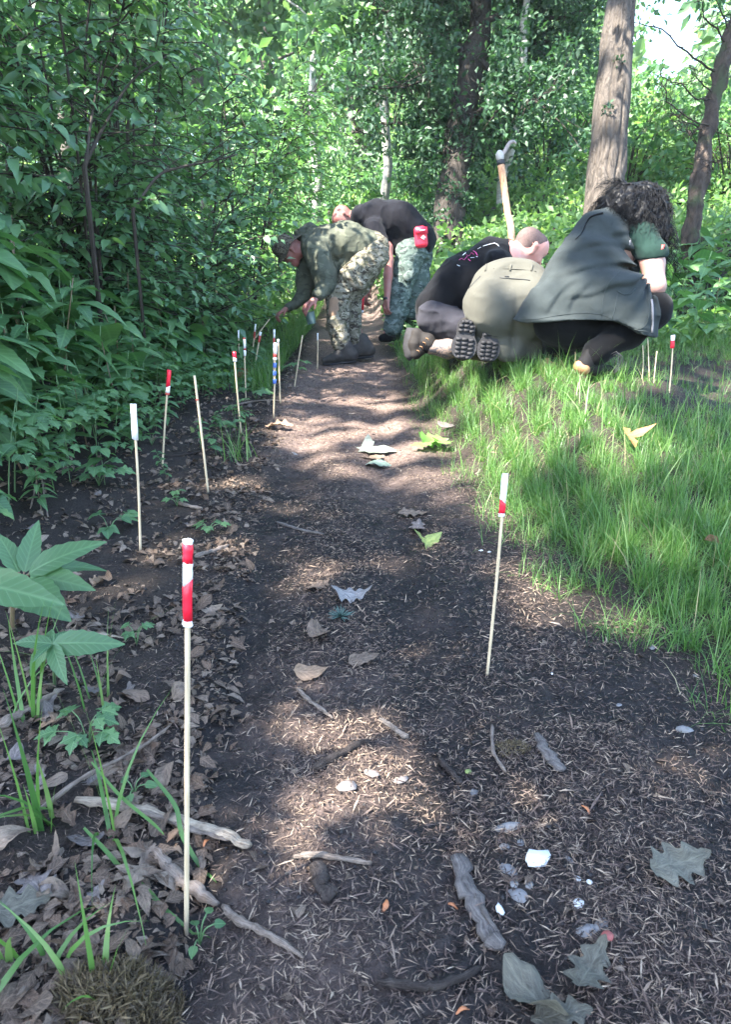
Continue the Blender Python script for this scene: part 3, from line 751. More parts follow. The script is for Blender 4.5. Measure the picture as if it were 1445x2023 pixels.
# ---------------------------------------------------------------- shrub wall on the left
def leaf_meshes(name, mat, n, **kw):
    out = []
    for k in range(n):
        V, Q, U = leaf_tpl(rng=np.random.default_rng(k+3), **{a: (b*(1+.25*(k-1)) if a in ('droop', 'wave') else b) for a, b in kw.items()})
        out.append(mesh_np(name, V, Q, True, U, mat))
    return out
SHRUB_LEAVES = leaf_meshes('shrub_leaf', G_SHRUB, 4, w=.52, seg=5, fold=.10, droop=.28, serr=.06, wave=.08)
def shrub(label, x, y, h, reach, lean=(0, 0), stems=7, twigs=13, lsize=.085, leafm=G_SHRUB, seed=0, name='leafy_shrub', single=300, group=None):
    rng = np.random.default_rng(seed+100); b = np.array([x, y, float(height(x, y, False))])
    t = thing(name, label, 'shrub', b, group)
    pos, dr, tb = [], [], MB()
    for s in range(stems):
        a = rng.uniform(0, 2*np.pi); hh = h*rng.uniform(.55, 1.05)
        tip = np.array([math.cos(a)*reach*rng.uniform(.4, 1)+lean[0]*hh, math.sin(a)*reach*rng.uniform(.4, 1)+lean[1]*hh, hh])
        mid = tip*[.35, .35, .62]+rng.normal(size=3)*.06
        p = curve_pts([np.array([math.cos(a)*.06, math.sin(a)*.06, -.05]), mid, tip], 16)
        mb = MB(); V, Q, T, U = tube(p, np.linspace(.009*h/3+.003, .0025, 16), 6); mb.add(V, Q, T, U); obj('stem', mb.mesh('stem', B_TWIG), t)
        for k in range(twigs):
            i = int(rng.integers(2, 16)); a2 = a+rng.normal()*1.3
            L = rng.uniform(.35, .85)*(1.15-.5*i/16)
            e = p[i]+np.array([math.cos(a2)*L, math.sin(a2)*L, rng.normal()*.14+.05])
            tp, tr = limb(p[i], e, .0055, .0022, .06, 8, .16, rng); V, Q, T, U = tube(tp, tr, 4); tb.add(V, Q, T, U)
            for q in np.arange(.12, 1.0, .055/L):
                j = q*7; i0 = int(j); c = tp[i0]+(tp[min(7, i0+1)]-tp[i0])*(j-i0)
                dd = tp[min(7, i0+1)]-tp[i0]; dd /= np.linalg.norm(dd)+1e-9
                sd = np.cross(dd, [0, 0, 1]); 
                for sg in (-1, 1):
                    pos.append(c+rng.normal(size=3)*.015); dr.append(dd*.55+sg*sd*.9+[0, 0, -.25]+rng.normal(size=3)*.25)
    tag(obj('twig', tb.mesh('twig', B_TWIG), t), kind='stuff')
    pos = np.array(pos); dr = np.array(dr); n = len(pos)
    R = basis(dr, rand_dirs(n, 2.2, rng)); sc = lsize*rng.uniform(.6, 1.3, n)
    vis, z, u, v = in_view(pos+b); order = np.argsort(np.where(vis, z/sc, 1e9))
    pick = order[:single]; pick = pick[vis[pick]]
    rest = np.ones(n, bool); rest[pick] = False
    for i in pick:
        obj('leaf', SHRUB_LEAVES[i % 4] if leafm is G_SHRUB else HERB_LEAVES[i % 4], t, M=M4(R[i], pos[i], sc[i]*1.05))
    V, F, _ = scatter(MLEAF_V, MLEAF_T, pos[rest], R[rest], sc[rest])
    tag(obj('foliage', mesh_np('foliage', V, F, False, None, leafm), t), kind='stuff')
HERB_LEAVES = leaf_meshes('herb_leaf', G_HERB, 4, w=.44, seg=9, fold=.10, droop=.34, serr=.09, wave=.05)
NETTLE_LEAVES = leaf_meshes('nettle_leaf', G_NETTLE, 4, w=.60, seg=7, fold=.10, droop=.30, serr=.13, wave=.08)
BROAD_LEAVES = leaf_meshes('broad_leaf', G_NETTLE, 3, w=.85, seg=7, fold=.08, droop=.30, serr=.04, wave=.10)
LOBE_LEAVES = leaf_meshes('lobed_leaf', G_HERB, 3, w=.75, seg=10, fold=.05, droop=.25, lobes=3)
YOUNG_LEAVES = leaf_meshes('balsam_leaf', G_YOUNG, 3, w=.42, seg=12, fold=.09, droop=.22, serr=.05, wave=.04)

shrub('dense dark leafy shrub in the middle of the left thicket, branches crossing', -1.75, 4.9, 3.0, .75, (-.05, 0), 9, 22, .085, seed=1)
shrub('dark shrub at the upper left edge with long bare leaning stem', -2.25, 3.9, 3.1, .8, (.02, 0), 9, 22, .085, seed=2)
shrub('dark leafy shrub behind the kneeling camouflage man\'s hat', -1.55, 7.0, 2.3, .8, (0, 0), 9, 20, .085, seed=3)
shrub('tall shrub arching over the left side of the path with sunny leaf tips', -1.9, 6.2, 3.9, .8, (.16, -.02), 10, 22, .095, seed=4)
shrub('tall dark shrub filling the upper left corner of the thicket', -3.0, 5.2, 4.2, 1.0, (.04, 0), 10, 22, .09, seed=5)
shrub('loose shrub with pointed light leaves above the bending man', -1.4, 9.0, 3.6, .9, (.06, 0), 9, 14, .10, G_HERB, seed=6)
shrub('shaded shrub deep in the left thicket behind the tall herbs', -3.2, 4.0, 2.6, .9, (0, 0), 8, 22, .085, seed=7)
shrub('bushy shrub far along the left side beyond the thicket', -2.3, 8.5, 3.6, 1.1, (0, 0), 9, 14, .09, seed=8)
shrub('low dark shrub at the foot of the thicket beside the bending man', -1.5, 6.0, 1.25, .55, (0, 0), 10, 18, .075, seed=9)
shrub('low broad shrub between the herbs and the thicket', -1.95, 5.1, 1.5, .65, (0, 0), 10, 18, .08, seed=10)
shrub('high leafy shrub behind the thicket against the sky', -3.6, 7.6, 5.2, 1.3, (.03, 0), 10, 15, .10, seed=11)
shrub('shrub with drooping leaf sprays at the far left edge of the picture', -2.6, 3.1, 2.3, .7, (.03, 0), 9, 22, .09, seed=12)
shrub('leafy shrub at the far end of the thicket beside the path', -1.25, 10.5, 2.6, .9, (0, 0), 9, 13, .09, G_HERB, seed=13)

# two bare stems leaning across the thicket
def bare_stem(label, px, z0, z1, r0):
    pts = curve_pts([P(u, v, z0+(z1-z0)*i/(len(px)-1)) for i, (u, v) in enumerate(px)], 26)
    x, y = pts[0][0], pts[0][1]; b = np.array([x, y, float(height(x, y, False))])
    pts = np.concatenate([[b-[0, 0, .05]], pts]); rng = np.random.default_rng(int(px[0][0]))
    mb = MB(); V, Q, T, U = tube(pts-b, np.linspace(r0, .004, len(pts)), 6, .15, 20); mb.add(V, Q, T, U)
    for s in range(8, 26, 2):
        e = pts[s]+rand_dirs(1, .3, rng)[0]*rng.uniform(.1, .3); pp, rr = limb(pts[s], e, .004, .002, 0, 5, .2, rng); V, Q, T, U = tube(pp-b, rr, 4); mb.add(V, Q, T, U)
    o = obj('bare_stem', mb.mesh('bare_stem', B_TWIG), loc=b); tag(o, label, 'stem')
bare_stem('dark bare stem slanting up to the right through the left thicket', [(165, 330), (205, 250), (260, 160), (330, 110)], 3.9, 4.3, .012)
bare_stem('grey branch reaching right from the thicket, forked low down', [(262, 415), (310, 350), (350, 332), (420, 318), (470, 305)], 4.2, 4.5, .011)
bare_stem('thin dark stem rising steeply at the left of the thicket', [(168, 330), (178, 250), (188, 190), (200, 120)], 3.8, 4.0, .010)

# ================================================================== added unseen trees behind the camera, crowns shaped to dapple the light
PATCH = []                                     # sunny spots: centre, radius
for u, v, r in [(705, 1545, .17), (640, 1440, .006), (735, 1428, .008), (1400, 1505, .012), (1330, 1535, .008), (930, 1450, .006), (560, 1380, .006), (850, 1290, .005), (1080, 1240, .005), (620, 1130, .006), (780, 1110, .008), (1010, 1120, .006), (560, 1010, .008), (850, 940, .12), (930, 935, .07), (870, 835, .16), (740, 850, .16), (960, 850, .2),
                (700, 790, .18), (600, 880, .10), (770, 905, .08), (640, 745, .2), (730, 735, .15), (1050, 1165, .04), (1400, 765, .22), (1380, 640, .3), (880, 745, .35), (1020, 720, .3), (690, 650, .3),
                (1000, 905, .16), (560, 850, .09), (1060, 860, .2), (1200, 760, .15), (545, 735, .1), (1240, 900, .10), (1130, 800, .16), (650, 770, .12), (725, 760, .12), (690, 862, .09), (620, 830, .08), (660, 730, .15), (745, 805, .10), (580, 780, .10), (820, 890, .08), (640, 900, .05), (690, 930, .05)]:
    PATCH.append((ground(u, v), r*(.7 if v < 960 and u < 950 else 1)))
for u, v, z, r in [(660, 470, 6.5, .27), (730, 470, 6.5, .2), (690, 640, 6.4, .10), (770, 420, 7.1, .20), (680, 425, 7.1, .12), (795, 560, 7.0, .3), (765, 600, 7.0, .14), (1030, 462, 4.5, .05), (1000, 497, 4.5, .03),
                   (1000, 525, 3.6, .04), (1050, 615, 3.2, .03), (1290, 535, 3.3, .04), (1185, 395, 5.1, .20), (1175, 440, 5.1, .2), (1190, 340, 5.1, .16), (1010, 350, 4.6, .25), (1005, 440, 4.6, .2), (1000, 300, 4.6, .15),
                   (1270, 385, 3.4, .05), (1220, 80, 5.1, .06), (1390, 290, 7, .12), (870, 455, 9.6, .3), (720, 590, 7.0, .1),
                   (540, 60, 5.6, .35), (600, 110, 5.6, .35), (480, 30, 5.4, .3), (640, 160, 5.8, .3), (400, 60, 5.2, .2), (330, 20, 5, .2), (250, 60, 4.6, .12), (500, 200, 5.4, .12), (140, 560, 2.4, .03)]:
    PATCH.append((P(u, v, z), r))
SHADE = [(560, 1450, 0, .14, 30), (860, 1480, 0, .12, 25), (700, 1650, 0, .14, 30), (700, 1380, 0, .12, 22), (600, 1560, 0, .08, 12), (830, 1600, 0, .08, 12), (1200, 1000, 0, .3, 20), (1212, 180, 5.2, .24, 70), (1222, 90, 5.2, .25, 70), (1230, 0, 5.2, .25, 70), (1238, -100, 5.3, .3, 60), (1190, 200, 5.2, .2, 40), (1240, 150, 5.2, .2, 40),
         (1430, 130, 7.1, .3, 60), (1450, 40, 7.1, .3, 60), (1400, 240, 7.1, .2, 30), (1370, 420, 7.1, .25, 40), (930, 130, 9.6, .35, 60), (915, 240, 9.6, .35, 60), (890, 420, 9.5, .35, 60), (945, 30, 9.6, .4, 60),
         (1200, 1450, 0, .22, 60), (1050, 1560, 0, .22, 60), (1380, 1500, 0, .2, 50), (1250, 1650, 0, .22, 60), (450, 1500, 0, .2, 50), (900, 1750, 0, .22, 60), (880, 1400, 0, .15, 40), (1400, 1750, 0, .2, 50), (600, 1750, 0, .2, 50), (500, 1300, 0, .2, 40), (800, 1250, 0, .25, 50), (1000, 1300, 0, .25, 50)]
def canopy():
    rng = np.random.default_rng(44)
    n = 76000
    gx = rng.uniform(-7.0, 7.0, n); gy = rng.uniform(-2.0, 10.5, n); hh = rng.uniform(9.5, 13.5, n)
    p = np.stack([gx, gy, np.zeros(n)], -1)+SUN*(hh/SUN[2])[:, None]
    nz = fbm(p*.9, 3, 91)
    keep = np.ones(n, bool)
    keep &= (fbm(np.stack([gx, gy], -1)*2.1, 3, 61) < .60) 
    fade = sstep(7.0, 10.5, gy)*.8+sstep(4.2, 6.5, gx)*.7
    keep &= rng.random(n) > fade
    gb = ground(1200, 960); keep &= ~((((gx-gb[0])/.75)**2+((gy-gb[1])/1.0)**2 < 1) & (rng.random(n) < .30))
    p = p[keep]
    for u, v, z, r, k in SHADE:  # extra leaves put in the sun's way to shade chosen spots
        k = int(k*1.7)
        c = P(u, v, z) if z else ground(u, v); a, b_, _ = frame(SUN); e = rng.normal(size=(k, 2))*r*.6
        p = np.concatenate([p, c+e[:, :1]*a+e[:, 1:]*b_+SUN*rng.uniform(10.5, 14.0, (k, 1))])
    jit = .8+.5*rng.random(len(p)); keep = np.ones(len(p), bool)
    for c, r in PATCH:  # gaps cut in the added crowns where sun spots should fall
        q = p-c; al = q@SUN; e = q-al[:, None]*SUN
        ax_, bx_, _ = frame(SUN); an = np.arctan2(e@bx_, e@ax_); wob = 1+.45*np.sin(3*an+c[0]*40)+.25*np.sin(5*an+c[1]*60)
        keep &= np.linalg.norm(e, axis=1) > (r*jit+.025)*wob+.04
    p = p[keep]
    m = len(p)
    R = basis(rand_dirs(m, 0, rng), SUN+rand_dirs(m, 0, rng)*.45)
    sc = .17*rng.uniform(.7, 1.3, m)
    # an added, unseen low spray of leaves on the left that breaks the beam over the sunny needle patch into crisp flecks
    c = ground(705, 1545); a, b_, _ = frame(SUN); k = 1500; rr = .62*np.sqrt(rng.random(k)); th = rng.uniform(0, 6.283, k)
    q = c+np.outer(rr*np.cos(th), a)+np.outer(rr*np.sin(th), b_)
    lobes = [(ground(u, v), r) for u, v, r in ((680, 1560, .050), (735, 1535, .048), (790, 1560, .030), (640, 1445, .020), (740, 1432, .024), (560, 1530, .012), (860, 1600, .012), (600, 1640, .010), (700, 1490, .012))]
    ok = np.ones(k, bool)
    for lc, r in lobes:
        e = q-lc; e = e-(e@SUN)[:, None]*SUN; ok &= np.linalg.norm(e, axis=1) > r*(.8+.5*rng.random(k))+.02
    q = q[ok]+SUN*rng.uniform(3.6, 5.0, (ok.sum(), 1))
    p = np.concatenate([p, q]); R = np.concatenate([R, basis(rand_dirs(len(q), 0, rng), SUN+rand_dirs(len(q), 0, rng)*.4)]); sc = np.concatenate([sc, .075*rng.uniform(.7, 1.3, len(q))])
    for k, (bx, by) in enumerate(((-10.5, -4.5), (-8.5, -8.5), (-14, -2.5), (-6.5, -5.5))):
        b = np.array([bx, by, float(height(bx, by, False))])
        near = np.argmin(np.stack([np.hypot(p[:, 0]-q[0], p[:, 1]-q[1]) for q in ((-10.5, -4.5), (-8.5, -8.5), (-14, -2.5), (-6.5, -5.5))]), 0) == k
        t = thing('added_canopy_tree', 'added unseen tree behind the camera, crown shaped for the light', 'tree', b, 'added unseen trees overhead behind the camera'); t['label'] = 'added unseen broadleaf tree behind the viewer shading the path'
        pts = np.array([[0, 0, -.2], [.1, 0, 4], [0, .15, 9], [.1, .1, 13]]); mb = MB(); V, Q, T, U = tube(curve_pts(pts, 20), np.linspace(.26, .06, 20), 12, .2, 5); mb.add(V, Q, T, U)
        pp = p[near]-b
        obj('trunk', mb.mesh('trunk', B_FAR), t)
        V, F, _ = scatter(QLEAF_V-[.5, 0, 0], QLEAF_T, pp, R[near], sc[near])
        tag(obj('crown', mesh_np('crown', V, F, False, None, G_OAK), t), kind='stuff')
canopy()

# ================================================================== people
def mat_skin(name, c=(.46, .24, .19), red=(.50, .19, .15)):
    m = NT(name); co = m.obj()
    col = m.mix(m.ramp(m.noise(co, 16, 4), [(.35, (0, 0, 0)), (.7, (.8, .8, .8))]), c, red)
    m.b.inputs['Subsurface Weight'].default_value = .08; m.b.inputs['Subsurface Radius'].default_value = (.012, .004, .002)
    return m.base(col, .5, .4, m.bump(m.noise(co, 180, 3), .15, .002))
SKIN = mat_skin('skin'); SKIN_R = mat_skin('ruddy_skin', (0.2574, 0.117, 0.0936), (0.2691, 0.07605, 0.06435)); SKIN_P = mat_skin('pale_skin', (0.3042, 0.193, 0.158), (0.3042, 0.1521, 0.1229))
EYE = mat_plain('eye', (.06, .05, .045), .2, .1, 5, 0)
def tattoo():
    m = NT('tattooed_skin'); co = m.obj()
    msk = m.ramp(m.noise(co, 42, 3, .6, 1.2), [(.47, (0, 0, 0)), (.53, (1, 1, 1))])
    return m.base(m.mix(msk, (0.18, 0.129, 0.105), (0.06, 0.057, 0.063)), .5, .4)
TATTOO = tattoo()
C_SMOCK = mat_camo('olive_smock_cloth', [(0.06, 0.064, 0.0464), (0.092, 0.0976, 0.0704), (0.036, 0.04, 0.0288)], 9, .10)
C_CAMO = mat_camo('camouflage_cloth', [(0.132, 0.1184, 0.084), (0.064, 0.0624, 0.0384), (0.0368, 0.0288, 0.0208), (0.216, 0.196, 0.152)], 12, .03)
C_HAT = mat_camo('camouflage_hat_cloth', [(0.08, 0.072, 0.052), (0.036, 0.0336, 0.0224), (0.128, 0.112, 0.08), (0.028, 0.0176, 0.016)], 30, .03)
C_GREEN = mat_camo('grey_green_trouser_cloth', [(.058, .080, .070), (.022, .031, .028), (.125, .150, .135)], 13, .06)
C_BLACK = mat_cloth('black_cotton', (0.003646, 0.003646, 0.004687), .25)
C_NAVY = mat_cloth('faded_black_cotton', (0.005208, 0.005208, 0.007812), .25)
C_CHAR = mat_cloth('charcoal_trouser_cloth', (0.02574, 0.02488, 0.03089), .2)
C_BEIGE = mat_cloth('beige_trouser_cloth', (0.06543, 0.06318, 0.05172), .16, bump=.2, big=5)
C_SHIRTG = mat_cloth('pale_grey_shirt_cloth', (0.2184, 0.2184, 0.234), .1)
C_FLEECE = mat_cloth('dark_green_fleece', (.030, .036, .036), .18, 520, .25)
C_DGREEN = mat_cloth('bottle_green_cotton', (0.00992, 0.0248, 0.01984), .2)
C_PANT = mat_cloth('black_stretch_cloth', (0.0021, 0.0021, 0.0027), .2, bump=.12)
L_BOOT = mat_plain('grey_suede', (0.045, 0.0396, 0.036), .8, .25, 25, .4, 120, .004, .25)
L_BLACK = mat_plain('black_leather', (.009, .0085, .009), .8, .25, 25, .2, 120, .003, .12)
L_BROWN = mat_plain('dusty_brown_leather', (0.0189, 0.01584, 0.0144), .8, .3, 30, .5, 120, .004, .25)
L_TAN = mat_plain('orange_tan_leather', (0.24, 0.12, 0.052), .6, .3, 40, .4, 120, .004)
RUBBER = mat_plain('grey_rubber_sole', (0.0216, 0.02052, 0.02232), .8, .35, 40, .3, 140, .003, .3)
RED_N = mat_plain('red_nylon', (.62, .016, .045), .55, .15, 30, .3, 200, .003)
WHITE_P = mat_plain('white_print', (.75, .75, .75), .6, .05, 20, 0)
MAG_P = mat_plain('magenta_print', (.50, .05, .22), .6, .1, 20, 0)
HAIR = NT('black_hair'); HAIR = HAIR.base((.004, .004, .005), .5, .16)
STUB = mat_plain('grey_stubble', (.095, .064, .058), .8, .25, 120, .3, 400, .002, .2)
DARK = mat_plain('dark_strap', (.012, .012, .014), .6, .2, 30, 0)

def fold(amp, f, st=(1, 1, 1), seed=0):
    """cloth creases: sharp ridges of stretched noise, rolling with a slow swell"""
    st = np.asarray(st)
    def d(Pt):
        w = Pt*f*st; w = w+.45*np.stack([vnoise(w*.7+9, seed+1), vnoise(w*.7+5, seed+2), vnoise(w*.7, seed+4)], -1)
        r1 = (1-np.abs(vnoise(w, seed)))**3; r2 = (1-np.abs(vnoise(w*2.1+3.1, seed+3)))**3
        m = .5+.5*vnoise(Pt*f*.45+7, seed+6)
        return -amp*(r1*1.1*m+r2*.5*(1-m)+.35*vnoise(w*.5, seed+5)-.35)
    return d
class Person:
    def __init__(self, label, z, base, group=None):
        self.z = z; self.b = np.asarray(base, float)
        self.t = thing('person', label, 'person', self.b, group)
    def W(self, u, v, dz=0): return P(u, v, self.z+dz)
    def r(self, px, dz=0): return px*(self.z+dz)/FPX
    def c(self, a, b=None, **kw):            # a, b = (u, v, dz, radius in photograph pixels)
        b = b or (a[0]+.01, a[1], a[2], a[3])
        if 'ax' not in kw and 's' in kw: kw['ax'] = (0, 1, 0)
        return cone(self.W(*a[:3]), self.r(a[3], a[2]), self.W(*b[:3]), self.r(b[3], b[2]), **kw)
    def chain(self, *pts, **kw): return [self.c(pts[i], pts[i+1], **kw) for i in range(len(pts)-1)]
    def part(self, name, prims, vox, mat, k=.03, parent=None, label=None, **kw):
        o = obj(name, sdf_mesh(name, prims, vox, k, mat=mat, origin=self.b, **kw), parent or self.t)
        if label: o['label'] = label
        return o
    def mb(self, name, mb, mat, parent=None, smooth=True):
        return obj(name, mb.mesh(name, mat, smooth, self.b), parent or self.t)

def head_prims(c, f, u, sc=1.0, neck=None, neck_r=.056):
    """a head about the point between the ears; f forward, u up"""
    f = np.asarray(f, float); f /= np.linalg.norm(f); u = np.asarray(u, float); u = u-f*(u@f); u /= np.linalg.norm(u); r = np.cross(f, u)
    L = lambda a, b_, d: np.asarray(c)+sc*(a*f+b_*u+d*r)
    q = []
    q.append(cone(L(-.030, .035, 0), .080*sc, L(.030, .040, 0), .076*sc, r, .90, .02))
    q.append(cone(L(.030, -.010, 0), .064*sc, L(.050, -.080, 0), .038*sc, r, .95, .03))
    q.append(cone(L(.086, .012, 0), .010*sc, L(.108, -.022, 0), .014*sc, None, 1, .014))       # nose
    for sd in (-1, 1):
        q.append(ball(L(.082, .036, .028*sd), .015*sc, None, 1, .018))                          # brow
        q.append(ball(L(.070, -.022, .038*sd), .020*sc, None, 1, .02))                           # cheek
        q.append(ball(L(.101, .014, .031*sd), .012*sc, None, 1, .012, '-'))                      # eye socket
        q.append(cone(L(-.008, .022, .080*sd), .020*sc, L(-.002, -.020, .074*sd), .012*sc, r, .45, .008))   # ear
        q.append(ball(L(.004, .010, .088*sd), .009*sc, None, 1, .006, '-'))
    q.append(cone(L(.086, -.052, -.016), .010*sc, L(.086, -.052, .016), .010*sc, None, 1, .008))
    q.append(cone(L(.083, -.066, -.014), .010*sc, L(.083, -.066, .014), .010*sc, None, 1, .008))
    q.append(ball(L(.078, -.094, 0), .020*sc, None, 1, .02))
    if neck is not None: q.append(cone(L(-.020, -.050, 0), neck_r*sc, neck, neck_r*1.1, None, 1, .03))
    return q, L
def eyes(p, L, sc=1.0, parent=None):
    for sd in (-1, 1):
        mb = MB(); n, m = 8, 6; c = L(.088, .013, .030*sd)
        th = np.linspace(0, np.pi, m); ph = np.arange(n)/n*2*np.pi
        V = np.array([[math.sin(a)*math.cos(b_), math.sin(a)*math.sin(b_), math.cos(a)] for a in th for b_ in ph])*.0095*sc+c
        i = np.arange(m-1)[:, None]*n; j = np.arange(n)[None]; j2 = (j+1) % n
        mb.add(V, np.stack([i+j, i+n+j, i+n+j2, i+j2], -1).reshape(-1, 4)); p.mb('eye', mb, EYE, parent)
def hand_prims(wr, d, pn, thumb, curl=.5, sc=1.0, curls=None, spread=.1):
    """wrist point, direction to the knuckles, palm normal (fingers curl towards it), side of the thumb"""
    d = np.asarray(d, float); d /= np.linalg.norm(d); pn = np.asarray(pn, float); pn = pn-d*(pn@d); pn /= np.linalg.norm(pn)
    s_ = np.cross(pn, d); s_ *= np.sign(s_@np.asarray(thumb, float)) or 1
    q = [cone(wr, .024*sc, wr+d*.03*sc, .026*sc, pn, .65, .012)]
    for k in (-1, 1): q.append(cone(wr+d*.02*sc+s_*.014*k*sc, .020*sc, wr+d*.085*sc+s_*.026*k*sc, .015*sc, pn, .8, .014))
    for i, (off, ln) in enumerate(((.033, .078), (.011, .088), (-.011, .082), (-.031, .064))):
        a = wr+d*.088*sc+s_*off*sc; cu = curls[i] if curls else curl
        dd = d+s_*off*spread*8; ang = 0; rr = .0092*sc
        for seg, fr in enumerate((.45, .30, .25)):
            ang += cu*(.75, 1.1, .8)[seg]
            v = math.cos(ang)*dd/np.linalg.norm(dd)+math.sin(ang)*pn
            b_ = a+v*ln*fr*sc; q.append(cone(a, rr, b_, rr*.9, None, 1, .004)); a = b_; rr *= .92
    a = wr+d*.022*sc+s_*.026*sc; v = d*.6+s_*.75+pn*.25*curl; v /= np.linalg.norm(v); b_ = a+v*.042*sc
    q.append(cone(a, .014*sc, b_, .011*sc, None, 1, .012)); v2 = d*.85+s_*.15+pn*(.3+.5*curl); v2 /= np.linalg.norm(v2)
    q.append(cone(b_, .011*sc, b_+v2*.032*sc, .0085*sc, None, 1, .004))
    return q
def boot_prims(p, heel, toe, ank, up):
    """heel, toe, ankle = (u, v, dz, r px)"""
    return [p.c(heel, toe, k=.02), p.c(heel, ank, k=.03), p.c(toe, (ank[0], ank[1], ank[2], ank[3]*.8), k=.03)]

# ------------------------------------------------------------------ 1 the man in camouflage
def man_camo():
    b = ground(690, 712); p = Person('bending person in bush hat, olive smock and camouflage trousers, reaching a skewer towards the leaves', 6.6, b)
    sh_n, el_n, wr_n = (624, 492, -.17), (646, 562, -.20), (622, 592, -.27)
    sh_f, el_f, wr_f = (612, 500, .17), (600, 578, .08), (566, 610, -.02)
    hf = p.W(*wr_f); hn = p.W(*wr_n)
    q, L = head_prims(p.W(577, 496, 0), (-.62, -.10, -.78), (-.80, -.05, .60), 1.0, p.W(622, 470, 0))
    q += p.chain((622, 472, 0, 15), (650, 487, 0, 26), (735, 495, 0, 28), s=1.25)
    q += p.chain((*sh_n, 12), (*el_n, 8), (*wr_n, 6.5)) + p.chain((*sh_f, 12), (601, 580, .08, 8), (*wr_f, 6))
    for s_ in (-1, 1): q += p.chain((738, 508, .09*s_, 22), (668+10*(s_+1), 590+2*s_, .1*s_, 14), (682+16*(s_+1), 692-5*(s_+1), .1*s_, 8), (664+16*(s_+1), 706-5*(s_+1), .1*s_, 5))
    q += hand_prims(hf, p.W(540, 626, -.06)-hf, (.35, .1, -.75), (-.3, -.8, .5), .75, 1.0)
    q += hand_prims(hn, p.W(598, 612, -.32)-hn, (.25, .5, -.8), (.3, .3, -.6), .55, 1.05, curls=[.35, .5, .6, .55])
    body = p.part('body', q, .0074, SKIN_R, .02)
    eyes(p, L)
    # smock
    q = p.chain((733, 494, 0, 35), (685, 482, 0, 41), (648, 486, 0, 40), (622, 488, 0, 30), s=1.15)
    q += p.chain((*sh_n, 27), (644, 545, -.2, 22), (*el_n, 18), (630, 582, -.25, 13)) + p.chain((*sh_f, 27), (604, 555, .1, 19), (601, 582, .08, 13))
    q += p.chain((660, 530, 0, 20), (720, 508, 0, 24), s=1.2)
    q += p.chain((601, 582, .08, 13), (584, 600, .03, 10.5))
    q += [p.c((592, 463, 0, 11), (612, 452, 0, 13), s=1.8), p.c((598, 478, .1, 12), (606, 512, .1, 12))]
    p.part('smock', q, .0085, C_SMOCK, .04, disp=fold(.022, 9, (1.5, 1, .55), 4))
    p.part('sleeve_cuff', p.chain((586, 598, .035, 9.5), (569, 608, -.01, 8.6)), .005, C_SMOCK, .01, label='rolled olive sleeve cuff at the reaching wrist')
    # trousers
    q = [p.c((738, 492, 0, 33), (730, 500, 0, 34), s=1.15)]
    q += p.chain((738, 508, -.09, 30), (702, 550, -.10, 28), (668, 590, -.1, 23), (668, 640, -.1, 21), (674, 676, -.1, 19))
    q += p.chain((738, 506, .09, 30), (710, 555, .10, 27), (690, 592, .1, 22), (694, 640, .1, 19), (702, 668, .1, 17))
    tr = p.part('trousers', q, .0085, C_CAMO, .03, disp=fold(.021, 11, (.7, .9, 1.7), 9))
    q = [p.c((690, 545, -.23, 14), (712, 562, -.21, 12), ax=(0, 1, 0), s=.5)]
    p.part('cargo_pocket', q, .007, C_CAMO, .02, tr)
    q = [p.c((662, 598, -.185, 12), (661, 618, -.18, 12), ax=(0, 1, 0), s=.5)]
    p.part('knee_patch', q, .006, mat_cloth('tan_knee_patch_cloth', (.23, .15, .10), .2), .02, tr, label='tan brown patch worn at the knee')
    # boots
    for s_, du, dv in ((-.1, 0, 0), (.1, 34, -10)):
        q = p.chain((694+du, 702+dv, s_, 12), (664+du, 706+dv, s_, 10), (642+du, 712+dv, s_, 6.5), s=.9) + [p.c((694+du, 702+dv, s_, 13), (682+du, 682+dv, s_, 14)), p.c((682+du, 688+dv, s_, 12), (664+du, 704+dv, s_, 8))]
        bo = p.part('boot', q, .0065, L_BOOT, .03, disp=fold(.004, 30, (1, 1, 1), 5))
        V, F = [], None
        mb = MB(); 
        pts = [p.W(u+du, v+dv, s_) for u, v in ((704, 713), (684, 716), (660, 719), (638, 719))]
        V, Q, T, U = tube(pts, [.038, .042, .045, .030], 10, flat=.26); mb.add(V, Q, T, U); p.mb('sole', mb, RUBBER, bo)
    # hat
    up = np.array([-.80, -.05, .60]); up /= np.linalg.norm(up); f = np.array([-.62, -.10, -.78]); f -= up*(f@up); f /= np.linalg.norm(f)
    c0 = p.W(577, 496, 0)+up*.045
    mb = MB(); n = 28; a = np.arange(n)/n*2*np.pi; r_ = np.cross(f, up)
    rings = []
    for rr, h, wav in ((.158, -.030, .012), (.150, -.024, .010), (.107, .006, .002), (.106, .030, .002), (.102, .070, .003), (.088, .098, .006), (.050, .106, .006), (.004, .104, 0)):
        rings.append(c0+np.outer(np.cos(a)*rr*1.12, f)+np.outer(np.sin(a)*rr*.95, r_)+np.outer(h+wav*np.sin(a*3+1)+wav*vnoise(np.stack([a*2, a*0+rr*20], -1)), up))
    V = np.concatenate(rings); m = len(rings); i = np.arange(m-1)[:, None]*n; j = np.arange(n)[None]; j2 = (j+1) % n
    mb.add(V, np.stack([i+j, i+j2, i+n+j2, i+n+j], -1).reshape(-1, 4)); me = p.mb('bush_hat', mb, C_HAT)
    so = me.modifiers.new('thick', 'SOLIDIFY'); so.thickness = .004
    mb = MB(); 
    for k in range(2):
        ring = c0+np.outer(np.cos(a)*.1085*1.12, f)+np.outer(np.sin(a)*.1085*.95, r_)+np.outer(.012+.022*k+0*a, up); mb.add(ring)
    mb.Q.append(np.stack([j[0], j2[0], n+j2[0], n+j[0]], -1)); p.mb('hat_band', mb, DARK, me)
    return p, hf
M1, HANDF = man_camo()

